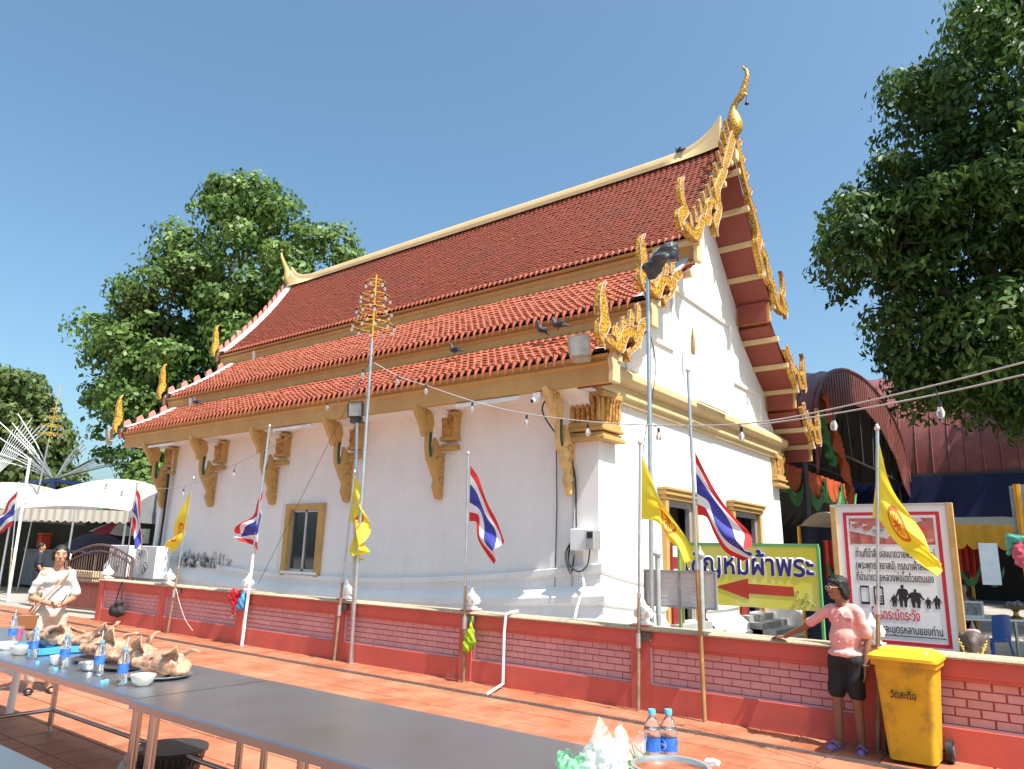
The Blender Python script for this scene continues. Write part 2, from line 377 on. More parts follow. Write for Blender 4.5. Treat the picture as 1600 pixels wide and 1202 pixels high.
# ================================================================ the pink boundary wall
PIL = [-17.75, -15.05, -12.25, -9.52, -6.86, -4.2, -1.72, .95]
def boundary_wall():
    W = thing('boundary_wall', 'long low coral and pink brick-patterned wall with gravel coping in front of the temple', 'wall', (-8.5, YW, 0))
    XL, XR = PIL[0]-.11, 3.2
    MB().box((XL,YW+.06,0),(XR,YW+.19,.86)).build('core', M_MORTAR, W)
    MB().box((XL,YW-.02,0),(XR,YW+.06,.285)).build('plinth', M_CORAL, W, bevel=.006)
    MB().box((XL,YW-.012,.715),(XR,YW+.06,.865)).box((XL,YW+.0,.685),(XR,YW+.06,.715)).build('top_band', M_CORAL, W, bevel=.004)
    bricks = []
    bw, bh = .205, .077
    ed = PIL+[XR]
    for i in range(len(ed)-1):
        a, b = ed[i]+.13, ed[i+1]-.13
        pn = MB().box((a-.02,YW+.001,.285),(a,YW+.06,.686)).box((b,YW+.001,.285),(b+.02,YW+.06,.686)).box((a,YW+.001,.2855),(b,YW+.06,.298)).build('panel_edge', M_LILAC, W)
        for r in range(5):
            x = a-(bw/2 if r % 2 else 0)
            while x < b:
                x0, x1 = max(x, a), min(x+bw, b)
                if x1-x0 > .03: bricks.append((x0, x1, .298+r*bh, .298+(r+1)*bh, pn))
                x += bw
    bricks.sort(key=lambda q: (q[0]**2+YW**2) if q[0] < -.5 else 1e6+q[0])
    meshes = {}; rest = MB(); n1 = 0
    for (x0, x1, z0, z1, pn) in bricks:
        k = round(x1-x0, 2)
        if n1 < 300:
            if k not in meshes:
                b = MB(); a, h = k/2-.005, bh/2-.0045; e = .003
                b.quad((-a+e,-.009,-h+e),(a-e,-.009,-h+e),(a-e,-.009,h-e),(-a+e,-.009,h-e))
                for q in (((-a,0,-h),(a,0,-h),(a-e,-.009,-h+e),(-a+e,-.009,-h+e)),((a,0,-h),(a,0,h),(a-e,-.009,h-e),(a-e,-.009,-h+e)),((a,0,h),(-a,0,h),(-a+e,-.009,h-e),(a-e,-.009,h-e)),((-a,0,h),(-a,0,-h),(-a+e,-.009,-h+e),(-a+e,-.009,h-e))): b.quad(*q)
                meshes[k] = b.mesh('brick', M_PINK)
            inst(meshes[k], 'brick', ((x0+x1)/2, YW+.0605+random.uniform(-.001,.001), (z0+z1)/2), pn); n1 += 1
        else: rest.box((x0+.005,YW+.0515,z0+.0045),(x1-.005,YW+.0605,z1-.0045))
    stuff(rest.build('bricks_remaining', M_PINK, W))
    # coping stones
    x = XL-.03; k = 0
    while x < XR:
        L = random.uniform(.9, 1.15)
        prof = [(YW-.045,.868),(YW-.05,.885),(YW-.035,.905),(YW,.915),(YW+.2,.915),(YW+.24,.9),(YW+.24,.868)]
        MB().prism(prof, 'X', x+.004, min(x+L, XR)).build('coping_stone', M_COPING, W, smooth=True); x += L
    for x in PIL:
        p = MB().box((x-.115,YW-.028,0),(x+.115,YW+.06,.93)).build('pillar', M_CORAL, W, bevel=.006)
        pr = [(.0,0),(.085,0),(.09,.02),(.06,.035),(.05,.05),(.085,.08),(.105,.12),(.1,.165),(.07,.2),(.045,.225),(.03,.25),(.014,.285),(.004,.31),(0,.312)]
        f = MB().box((x-.1,YW-.02,.93),(x+.1,YW+.18,.945)); f.lathe([(max(r,0)*.92, z*.9+.945) for r, z in pr], (x, YW+.08, 0), 14)
        for j in range(10):
            t = j*math.pi*.2; f.tube([(x+.085*math.cos(t),YW+.08+.085*math.sin(t),1.01),(x+.103*math.cos(t),YW+.08+.103*math.sin(t),1.05),(x+.085*math.cos(t+.2),YW+.08+.085*math.sin(t+.2),1.11)],[.02,.022,.006],5)
        f.build('lotus_bud_finial', M_WHITEPAINT, p, smooth=True)
boundary_wall()

# ================================================================ temple
XA, XB, YA, YB = -20.45, -6.2, 10.5, 19.9      # wall corners
YC = 15.2
T = thing('temple_hall', 'white Thai temple hall with three-tiered orange tile roof and gilded gables', 'temple', (-13.3, 15.2, 0))
def temple_walls():
    zt = 4.9
    b = MB(); B = .12                       # the walls lean in a little
    def ring(o, z): return [(XA-o,YA-o,z),(XB+o,YA-o,z),(XB+o,YB+o,z),(XA-o,YB+o,z)]
    r0, r1 = ring(.05, .3), ring(-.04, zt)
    DY = [(12.87,14.1),(16.3,17.9)]; dz0, dz1 = .55, 2.78   # doors in the gable wall
    wx0, wx1, wz0, wz1 = -14.33, -13.3, 1.2, 2.55           # window in the long wall
    def lp(a, c, u, v, z):  # position on wall between ring corners
        p0, p1 = V(r0[a]), V(r0[c]); q0, q1 = V(r1[a]), V(r1[c]); t = (z-.3)/(zt-.3)
        return (p0.lerp(q0, t)).lerp(p1.lerp(q1, t), u)
    def wall(a, c, holes, length):
        us = sorted({0., 1., *[x for h in holes for x in h[:2]]}); zs = sorted({.3, zt, *[x for h in holes for x in h[2:]]})
        for i in range(len(us)-1):
            for j in range(len(zs)-1):
                um, zm = (us[i]+us[i+1])/2, (zs[j]+zs[j+1])/2
                if any(h[0] < um < h[1] and h[2] < zm < h[3] for h in holes): continue
                b.quad(lp(a,c,us[i],0,zs[j]),lp(a,c,us[i+1],0,zs[j]),lp(a,c,us[i+1],0,zs[j+1]),lp(a,c,us[i],0,zs[j+1]))
    LX, LY = XB-XA, YB-YA
    wall(0, 1, [((wx0-XA)/LX, (wx1-XA)/LX, wz0, wz1)], LX); wall(1, 2, [((y0-YA)/LY, (y1-YA)/LY, dz0, dz1) for y0, y1 in DY], LY)
    wall(2, 3, [], LX); wall(3, 0, [], LY)
    wl = b.build('wall', M_WHITE, T)
    # corner pilasters and shallow pilasters under the brackets
    for x in (XA+.25, -17.52, -14.87, -12.22, -9.5, XB-.27):
        wd = .54 if x in (XA+.25, XB-.27) else .34
        p = MB(); n = [(x-wd/2,YA-.045,1.0),(x+wd/2,YA-.045,1.0),(x+wd/2,YA+.06,1.0),(x-wd/2,YA+.06,1.0)]
        t = [(x-wd/2,YA+.0,4.62),(x+wd/2,YA+.0,4.62),(x+wd/2,YA+.1,4.62),(x-wd/2,YA+.1,4.62)]
        v = n+t; p.v = v; p.f = [(0,1,5,4),(1,2,6,5),(3,0,4,7),(4,5,6,7)]; p.m = [0]*4
        pl = p.build('pilaster', M_WHITE, wl, fix=False)
    # pilaster capitals
    for x in (XA+.42, -17.52, -14.87, -12.22, -9.5):
        c = MB(); w2 = .15
        for k, (z0, z1, o) in enumerate(((3.62,3.68,.10),(3.68,3.74,.06),(3.80,3.88,.09),(3.88,4.28,.05),(4.28,4.36,.1))):
            c.box((x-w2-o*.5,YA-.10-o*.8,z0),(x+w2+o*.5,YA+.05,z1))
        cp = c.build('capital', M_OCHRE, T, bevel=.012)
        c = MB()
        for k in range(5):
            xx = x-w2+.03+k*.05
            c.tube([(xx,YA-.14,3.9),(xx,YA-.155,4.0),(xx,YA-.155,4.14),(xx,YA-.19,4.27)],[.022,.026,.022,.024],6)
        c.build('petal_row', M_CARVED, cp, smooth=True)
    # large capital on the near right corner, wrapping round it, and on the far corner
    for y0, sgn in ((YA, 1), (YB-.5, -1)):
        c = MB()
        for z0, z1, o in ((3.58,3.65,.16),(3.65,3.72,.1),(3.74,3.80,.14),(3.80,3.9,.1),(3.9,4.32,.06),(4.32,4.42,.12)):
            c.box((XB-.52-o*.3,y0-.02-o if sgn > 0 else y0-o*.3,z0),(XB+.04+o,y0+.5+o*.3 if sgn > 0 else y0+.54+o,z1))
        cp = c.build('capital', M_OCHRE, T, bevel=.014)
        c = MB()
        if sgn > 0:
            for k in range(6):
                xx = XB-.5+.05+k*.1; c.tube([(xx,YA-.09,3.92),(xx,YA-.115,4.02),(xx,YA-.115,4.2),(xx,YA-.15,4.33)],[.038,.044,.036,.04],6)
        for k in range(5):
            yy = y0+.05+k*.1; c.tube([(XB+.10,yy,3.92),(XB+.125,yy,4.02),(XB+.125,yy,4.2),(XB+.16,yy,4.33)],[.038,.044,.036,.04],6)
        c.build('petal_row', M_CARVED, cp, smooth=True)
    # boat-curved base
    prof = [(.045,1.0),(.10,.995),(.10,.93),(.06,.90),(.06,.80),(.10,.76),(.16,.74),(.22,.69),(.22,.63),(.17,.60),(.17,.50),(.24,.44),(.34,.37),(.38,.34),(.38,.24),(.44,.2),(.44,.0)]
    H0 = 1.13
    def sag(u): return .46*(2*u-1)**2
    def pt(side, u, o, z):
        zz = z*H0+sag(u)*max(z, .12)
        if side == 0: return (lerp(XA-o, XB+o, u), YA-o, zz)
        if side == 1: return (XB+o, lerp(YA-o, YB+o, u), zz)
        if side == 2: return (lerp(XB+o, XA-o, u), YB+o, zz)
        return (XA-o, lerp(YB+o, YA-o, u), zz)
    for side in range(4):
        segs = [(0, 1)] if side != 1 else [(0, (12.62-YA)/LY), ((14.35-YA)/LY, (16.05-YA)/LY), ((18.15-YA)/LY, 1)]
        for s0, s1 in segs:
            n = max(3, int((s1-s0)*28)); b = MB()
            b.grid(lambda u, v: pt(side, lerp(s0, s1, u), *prof[round(v*(len(prof)-1))]), n, len(prof)-1)
            if side == 1:
                for s in (s0, s1):
                    if 0 < s < 1: b.quad(*[pt(side, s, *q) for q in prof], (XB-.1, pt(side, s, 0, 0)[1], 0), (XB-.1, pt(side, s, 0, 0)[1], pt(side, s, 0, 1)[2]), m=1)
            b.build('moulded_base', [M_WHITE, mat('dark red cheek', (.24,.03,.03,1), .6)], T, smooth=True, ang=28)
    # stained patch of black mould low on the long wall, drips of its own shape
    # window of the long wall
    f = MB(); tp = 0
    def wq(x, z): return (x, YA-.03+(z-1.2)*.02, z)
    w_ = MB().box((wx0-.16,YA-.11,wz0-.1),(wx0+.005,YA+.05,wz1+.14)).box((wx1-.005,YA-.11,wz0-.1),(wx1+.16,YA+.05,wz1+.14)).box((wx0+.005,YA-.105,wz1),(wx1-.005,YA+.05,wz1+.137))
    wo = w_.build('window', M_OCHRE, T, bevel=.01)
    MB().box((wx0-.12,YA-.13,wz0-.06),(wx1+.12,YA+.06,wz0)).build('sill', M_WHITE, wo, bevel=.008)
    fr = MB()
    for a, c in ((wx0,wx0+.05),((wx0+wx1)/2-.03,(wx0+wx1)/2+.03),(wx1-.05,wx1)): fr.box((a,YA-.02,wz0),(c,YA+.05,wz1))
    fr.box((wx0+.05,YA-.02,wz0),(wx1-.05,YA+.05,wz0+.05)).box((wx0+.05,YA-.02,wz1-.05),(wx1-.05,YA+.05,wz1))
    fr.build('frame', M_GREYFRAME, wo)
    for a, c in ((wx0+.05,(wx0+wx1)/2-.03),((wx0+wx1)/2+.03,wx1-.05)): MB().box((a,YA+.01,wz0+.05),(c,YA+.02,wz1-.05)).build('pane', M_GLASS, wo)
    MB().quad((wx0+.1,YA+.3,wz0),((wx0+wx1)/2,YA+.34,wz0),((wx0+wx1)/2-.05,YA+.3,wz1),(wx0+.1,YA+.3,wz1)).build('curtain', mat('ochre curtain', (.2,.12,.04,1), .8), wo, fix=False)
    # doors of the gable wall
    for di, (y0, y1) in enumerate(DY):
        d = MB().box((XB-.03,y0-.13,dz0-.35),(XB+.12,y0+.0,dz1)).box((XB-.03,y1,dz0-.35),(XB+.12,y1+.13,dz1)).box((XB-.03,y0-.18,dz1),(XB+.14,y1+.18,dz1+.08)).box((XB-.03,y0-.22,dz1+.08),(XB+.18,y1+.22,dz1+.17)).box((XB-.03,y0-.26,dz1+.17),(XB+.21,y1+.26,dz1+.22))
        do = d.build('doorway', M_OCHRE, T, bevel=.008)
        MB().box((XB-.06,y0+.002,dz0-.3),(XB+.03,y0+.13,dz1-.002)).box((XB-.06,y1-.13,dz0-.3),(XB+.03,y1-.002,dz1-.002)).box((XB-.06,y0+.13,dz1-.12),(XB+.03,y1-.13,dz1-.002)).build('inner_frame', M_GREYFRAME, do)
        MB().box((XB-.3,y0,dz0-.3),(XB-.26,y1,dz1)).build('interior_shade_panel', mat('painted interior shade', (.06,.04,.035,1), .9), do)  # dark panel painting the unlit interior behind the doorway
        # one red leaf folded open against the jamb with white paper notices
        lf = MB().box((XB+.13,y0-.02,.25),(XB+.17,y0+.42,1.9)).build('door_leaf', mat('red lacquer', (.25,.025,.03,1), .4), do)
        if di == 0:
            for z, a, c in ((1.72,0,.42),(1.3,.02,.17),(1.3,.23,.38)): MB().box((XB+.172,y0+a,z),(XB+.176,y0+c,z+.2)).build('paper_notice', mat('paper', (.7,.68,.66,1), .7), lf)
        MB().box((XB+.1,y0+.44,.3),(XB+.15,y0+.5,1.2)).build('green_strip', mat('green strip', (.03,.22,.09,1), .5), do)
        st = MB()
        for k in range(4): st.box((XB+.02,y0-.1,0),(XB+.35+.28*k,y1+.1,.52-.13*k))
        st.build('stairs', mat('grey stone step', C(150,148,145), .7, var=.12), T)
        for yy in ((y1+.1,) if di else ()):
            pf = [(XB-.05,0),(XB+1.45,0),(XB+1.45,.2),(XB+1.3,.34),(XB+1.05,.42),(XB+.8,.62),(XB+.6,.85),(XB+.5,1.05),(XB-.05,1.05)]
            b = MB(); n0 = len(b.v)
            b.prism([(q[0], q[1]) for q in pf], 'Y', yy, yy+.2)
            b.build('stair_cheek', M_WHITE, T, bevel=.02)
temple_walls()

# ------------------------------------------------ roof
EAVE = {1: [(12.80,8.0),(15.2,11.2)], 2: [(10.90,6.12),(12.86,7.52)], 3: [(9.60,4.86),(10.97,5.68)]}
SAG = {1: .14, 2: .06, 3: .04}
XL_ = {1: -22.35, 2: -21.75, 3: -21.4}; XR_ = {1: -5.4, 2: -5.46, 3: -5.5}
def slope(k, t, side=1):
    (y0, z0), (y1, z1) = EAVE[k]; q = SAG[k]*4*t*(1-t)
    n = V(0, -(z1-z0), (y1-y0)).normalized()
    y, z = lerp(y0, y1, t)-n.y*q, lerp(z0, z1, t)-n.z*q
    return (y if side > 0 else 2*YC-y), z
def temple_roof():
    tiles = []; L = 17.0
    tw = .172
    for k in (1, 2, 3):
        for side in (1, -1):
            b = MB(); xl, xr = XL_[k], XR_[k]
            def top(u, v): y, z = slope(k, v, side); return (lerp(xl, xr, u), y, z-.015)
            def bot(u, v): y, z = slope(k, v, side); return (lerp(xl, xr, u), y+(.03*side), z-.16)
            b.grid(top, 2, 10, m=0 if side > 0 else 2); b.grid(bot, 2, 10, m=1)
            b.build('roof_tier', [M_DECK, M_REDSOF, M_TILE], T)
        (y0, z0), (y1, z1) = EAVE[k]
        ln = math.hypot(y1-y0, z1-z0); ex = .235 if k > 1 else .108; nr = int(ln/ex)+1; tw = .168 if k > 1 else .153
        nc = int((xr-xl-.5)/tw)
        for r in range(nr):
            for c in range(nc):
                tiles.append((k, r*ln/nr, ln/nr, xl+.38+(c+.5)*tw, ln))
    def tile_verts(hw=.081, ln=.31, rise=.05, th=.02):
        b = MB(); seg = 4
        fr = [(-hw*math.cos(math.pi*i/seg), rise*math.sin(math.pi*i/seg)) for i in range(seg+1)]
        # local axes: x along eave, y up the slope, z normal; lower end is rounded
        A = [(x, -.0+.035*abs(x/hw)**2, z+.024) for x, z in fr]; Bk = [(x*.94, ln, z*.8-.004) for x, z in fr]; D = [(x, y+.003, z-th-.012) for x, y, z in A]
        b.v = A+Bk+D; n = seg+1
        for i in range(seg): b.f += [(i, i+1, n+i+1, n+i), (2*n+i, 2*n+i+1, i+1, i)]; b.m += [0, 0]
        return b
    base = tile_verts(); bv = np.array(base.v); base1 = tile_verts(.058, .15, .024, .014); bv1 = np.array(base1.v)*np.array([1,1,.8])
    me = base.mesh('roof_tile', M_TILE); me.polygons.foreach_set('use_smooth', [True]*len(me.polygons)); me.set_sharp_from_angle(angle=R(50))
    def frame(k, s, ln):
        t = min(s/ln, 1); ya, za = slope(k, max(t-.02, 0)); yb, zb = slope(k, min(t+.02, 1)); d = V(0, yb-ya, zb-za).normalized(); y, z = slope(k, t)
        return V(0, y, z), d, V(0, -d.z, d.y)
    tiles.sort(key=lambda q: 1e4*(q[0] == 1)+(q[3])**2+(slope(q[0], q[1]/q[4])[0])**2+(slope(q[0], q[1]/q[4])[1]-1.7)**2)
    roofs = {o_: None for o_ in ()}
    rest_v = []; rest1 = []
    tp = bpy.data.objects.new('tmp', None)
    field = MB().box((-6.2,12.0,6.2),(-6.0,12.1,6.3)) if False else None
    for i, (k, s, e, x, ln) in enumerate(tiles):
        p, d, n = frame(k, s, ln); j = random.gauss(0, .004)
        Mx = Matrix(((1,0,0,x),(0,d.y,n.y,p.y+n.y*j),(0,d.z,n.z,p.z+n.z*j),(0,0,0,1)))
        if i < 300:
            o = bpy.data.objects.new('roof_tile', me); COL.objects.link(o); adopt(o, TILE_PARENT[k])
            o.matrix_basis = Mx
        else:
            A = np.array(Mx.to_3x3()); (rest1 if k == 1 else rest_v).append((bv1 if k == 1 else bv) @ A.T+np.array(Mx.translation))
    nv = len(bv); allv = np.concatenate(rest_v+rest1); faces = np.array(base.f); N_ = len(rest_v)+len(rest1)
    af = (faces[None]+np.arange(N_)[:, None, None]*nv).reshape(-1, 4)
    m2 = bpy.data.meshes.new('roof_tiles_remaining'); m2.from_pydata(allv.tolist(), [], af.tolist()); m2.materials.append(M_TILE); m2.materials.append(M_TILE1)
    m2.polygons.foreach_set('material_index', np.repeat([0]*len(rest_v)+[1]*len(rest1), len(faces)))
    m2.polygons.foreach_set('use_smooth', [True]*len(m2.polygons)); m2.set_sharp_from_angle(angle=R(50))
    o = bpy.data.objects.new('roof_tiles_remaining', m2); COL.objects.link(o); adopt(o, T); stuff(o)
    # pointed antefix tiles along each eave
    for k in (1, 2, 3):
        (y0, z0), _ = EAVE[k]; b = MB(); xl, xr = XL_[k], XR_[k]; tw = .168 if k > 1 else .153; nc = int((xr-xl-.5)/tw); h = .19 if k > 1 else .1
        for c in range(nc):
            x = xl+.38+(c+.5)*tw; n0 = len(b.v)
            b.v += [(x-.06,y0-.015,z0+.03),(x,y0-.05,z0+.045),(x+.06,y0-.015,z0+.03),(x+.035,y0-.05,z0-h*.35),(x,y0-.075,z0-h*.45),(x-.035,y0-.05,z0-h*.35),(x,y0-.06,z0-h)]
            for f in ((0,5,4,1),(1,4,3,2),(5,6,4),(4,6,3)): b.f.append(tuple(n0+i for i in f)); b.m.append(0)
        stuff(b.build('antefix_row', M_EAVET, T, fix=False))
def temple_trim():
    # eave boards (fascias) of every tier, both long sides
    for k, z0, z1 in ((1,7.45,7.93), (2,5.6,6.05), (3,4.36,4.80)):
        for side in (1, -1):
            y = EAVE[k][0][0]+.05; xl, xr = XL_[k]+.05, XR_[k]-.02
            Y = lambda q: q if side > 0 else 2*YC-q
            pf = [(Y(y+.16),z0),(Y(y+.05),z0),(Y(y+.05),z0+.28),(Y(y+.01),z0+.32),(Y(y+.01),z1-.06),(Y(y-.04),z1-.03),(Y(y-.04),z1),(Y(y+.16),z1)]
            b = MB(); b.prism(pf, 'X', xl, xr); fa = b.build('fascia', M_OCHRE, T)
            MB().box((XB,min(Y(y+.165),Y(y+.2)),z0-.02),(xr-.06,max(Y(y+.165),Y(y+.2)),z1+.02)).build('fascia_backing', M_REDSOF, T)
            if side > 0: MB().prism([(y-.03,z0-.02),(y+.2,z0-.02),(y+.2,z1+.04),(y-.0,z1+.04),(y-.06,z1-.1),(y-.02,z1-.25)], 'X', xr+.002, xr+.09).build('fascia_end', M_CREAM, fa, bevel=.01)
    # flat white soffit of the lowest eave, and the white beam boxes over the brackets
    MB().box((XA-.8,9.86,4.40),(XB+.02,YA+.1,4.44)).build('eave_soffit', M_WHITE, T)
    for x in (-17.7, -15.05, -12.4, -9.68, XB-.3):
        MB().prism([(9.87,4.395),(YA,4.395),(YA,4.1),(10.25,4.28)], 'X', x-.2, x+.2).build('eave_beam', M_WHITE, T)
    # clerestory walls between the tiers (closes the roof) on both sides
    for k, z0 in ((1, 7.0), (2, 5.2)):
        for side in (1, -1):
            y = EAVE[k][0][0]+.25; Y = y if side > 0 else 2*YC-y
            MB().box((XA,min(Y,Y+.1*side),z0),(XB-.25,max(Y,Y+.1*side),EAVE[k][0][1])).build('tier_wall', M_OCHRE, T)
    # gable walls
    def gable(x0, x1, name='gable_wall'):
        pts = []
        for k in (3, 2, 1):
            for i in range(7):
                y, z = slope(k, i/6); pts.append((y+.02, z-.2))
        pts = [p for p in pts if p[0] >= YA]
        half = [(YA+.0, 4.8)]+pts
        full = half+[(2*YC-y, z) for y, z in half[::-1]]
        return MB().prism(full, 'X', x0, x1).build(name, M_WHITE, T)
    ga = gable(XB-.16, XB-.06); gable(XA+.06, XA+.16)
    g = MB(); xx = XB-.058
    for side in (1, -1):
        Y = lambda q: q if side > 0 else 2*YC-q
        def bx(y0, y1, z0, z1): g.box((xx,min(Y(y0),Y(y1)),z0),(xx+.05,max(Y(y0),Y(y1)),z1))
        bx(13.6, 15.2, 7.26, 7.34); bx(13.52, 13.6, 4.9, 7.34); bx(11.6, 13.52, 5.88, 5.96); bx(11.52, 11.6, 4.9, 5.96)
    g.build('raised_panel_edge', M_WHITE, ga)
    # cornice of the gable wall, returned along its length
    cp = [(XB-.06,4.34),(XB+.06,4.34),(XB+.06,4.42),(XB+.12,4.45),(XB+.12,4.52),(XB+.07,4.54),(XB+.07,4.62),(XB+.2,4.68),(XB+.26,4.74),(XB+.26,4.84),(XB+.04,5.02),(XB-.06,5.04)]
    MB().prism([(a, c) for a, c in cp], 'Y', YA-.12, YB+.12).build('cornice', M_CREAM, T, bevel=.006)
    # purlins under the gable overhang
    for k, ts in ((1, (.02,.24,.45,.66,.88)), (2, (.12,.5,.86)), (3, (.15,.62))):
        for side in (1, -1):
            for t in ts:
                y, z = slope(k, t, side); MB().box((XB-.1,y-.055,z-.285),(XR_[k]+.1,y+.055,z-.165)).build('purlin', M_CREAM, T, bevel=.008)
    MB().box((XB-.1,YC-.1,10.72),(XR_[1]+.14,YC+.1,10.98)).build('ridge_purlin', M_CREAM, T, bevel=.008)
    # ridge with its upswept ends
    pts = smoothed([(-22.15,11.75),(-21.9,11.5),(-21.3,11.28),(-20,11.22),(-14,11.24),(-8,11.22),(-6.6,11.28),(-6.0,11.5),(-5.62,11.85)], 5)
    b = MB(); n = len(pts)
    pf = [(-.16,-.16),(-.16,-.06),(-.10,-.03),(-.085,.10),(-.05,.15),(.05,.15),(.085,.10),(.10,-.03),(.16,-.06),(.16,-.16)]
    def rp(u, v):
        i = round(u*(n-1)); x, z = pts[i]; a, c = pf[round(v*(len(pf)-1))]
        flat = 1 if -20.8 < x < -6.8 else .55
        return (x, YC+a*(flat if c > -.1 else 1), z+(c if c > -.1 else -.16-(z-11.22)*.9))
    b.grid(rp, n-1, len(pf)-1); b.f += [tuple(range(len(pf))), tuple(len(b.v)-1-i for i in range(len(pf)))]; b.m += [0, 0]
    b.build('ridge', M_CREAM, T, smooth=True, ang=30)
    # white mortar strip along the left verge; flat pink tooth backs
    for k in (1, 2, 3):
        b = MB(); xl = XL_[k]
        def vp(u, v):
            y, z = slope(k, u); prof = [(-.02,-.05),(-.02,.07),(.12,.09),(.34,.06),(.36,-.02)]; dx, dz = prof[round(v*4)]; return (xl+dx, y, z+dz)
        b.grid(vp, 14, 4); b.build('verge_mortar', M_WHITEPAINT, T, smooth=True, ang=50)
        b = MB()
        def vq(u, v):
            y, z = slope(k, u); dx, dz = [(-.30,-.02),(-.26,.035),(-.08,.03),(-.06,-.03)][round(v*3)]; return (XR_[k]+dx, y, z+dz)
        b.grid(vq, 14, 3); b.build('verge_strip', mat('grey lead verge', (.42,.42,.43,1), .6), T)
TILE_PARENT = {k: MB().box((XB,EAVE[k][0][0]+.3,EAVE[k][0][1]-.25),(XB+.4,EAVE[k][0][0]+.36,EAVE[k][0][1]-.2)).build('tile_batten', M_DECK, T) for k in (1, 2, 3)}
temple_roof(); temple_trim()

# ------------------------------------------------ gilded gable boards: outlines in (y, z)
STRIP1 = [(14.994,11.376),(15.282,11.433),(14.922,10.732),(14.6,10.251),(14.306,10.145),(14.658,10.797)]
WAVE1 = [(14.309,10.106),(14.562,10.177),(14.331,9.821),(14.081,9.495),(14.044,9.268),(14.112,9.086),(14.038,8.847),(13.898,8.628),(13.826,8.453),(13.852,8.298),(13.707,8.364),(13.628,8.536),(13.73,8.751),(13.848,8.976),(13.804,9.106),(13.749,9.261),(13.813,9.498)]
COIL1 = [(13.287,8.829),(13.384,8.963),(13.577,9.088),(13.762,9.103),(13.837,9.016),(13.727,8.867),(13.591,8.875),(13.487,8.768),(13.466,8.529),(13.344,8.344),(13.077,8.248),(13.012,8.069),(12.858,7.859),(12.698,7.772),(12.368,7.769),(12.094,7.836),(12.135,7.931),(12.295,7.995),(12.44,7.958),(12.653,7.991),(12.803,8.113),(12.895,8.343),(13.07,8.469),(13.135,8.481),(13.238,8.637)]
HONG1 = [(12.089,8.871),(12.271,8.981),(12.192,8.844),(12.191,8.639),(12.249,8.447),(12.387,8.315),(12.349,8.191),(12.174,8),(12.121,7.899),(12.031,7.733),(11.936,7.84),(11.888,7.978),(11.954,8.136),(12.111,8.281),(12.042,8.386),(11.995,8.553),(12.035,8.732)]
FIN1 = [(12.525,8.311),(12.756,8.556),(12.995,8.814),(13.223,9.084),(13.473,9.37),(13.711,9.667),(13.923,10.07),(14.141,10.469),(14.321,10.811),(14.507,11.163),(14.697,11.524)]
FINB1 = [(12.564,8.019),(12.811,8.212),(13.073,8.513),(13.32,8.829),(13.6,9.122),(13.828,9.504),(14.086,9.833),(14.313,10.217),(14.513,10.565),(14.702,10.916),(14.88,11.267)]
HONG3 = [(9.373,5.877),(9.272,5.822),(9.182,5.659),(9.159,5.435),(9.181,5.25),(9.128,4.998),(9.224,4.835),(9.313,4.804),(9.3,4.948),(9.413,5.073),(9.483,5.237),(9.406,5.361),(9.389,5.503),(9.344,5.636),(9.299,5.757)]
BELLY3 = [(9.305,4.961),(9.495,4.986),(9.634,4.972),(9.739,5.06),(9.827,5.206),(9.935,5.29),(10.125,5.345),(10.286,5.307),(10.335,5.186),(10.22,5.101),(10.151,5.16),(10.031,5.134),(9.93,4.984),(9.855,4.848),(9.75,4.813),(9.517,4.854),(9.322,4.887)]
TAIL3 = [(10.372,5.437),(10.573,5.465),(10.519,5.258),(10.382,5.045),(10.145,4.897),(10.104,4.852),(10.112,4.745),(10.024,4.772),(9.987,4.887),(10.067,4.963),(10.177,4.98),(10.26,5.066),(10.305,5.255)]
STRIP3 = [(10.394,5.464),(10.753,5.681),(10.837,5.592),(10.581,5.373),(10.508,5.432)]
FIN3 = [(10.488,5.858),(10.243,5.671),(9.988,5.475),(9.79,5.308)]
FINB3 = [(10.446,5.478),(10.185,5.357),(9.924,5.207),(9.682,5.045)]
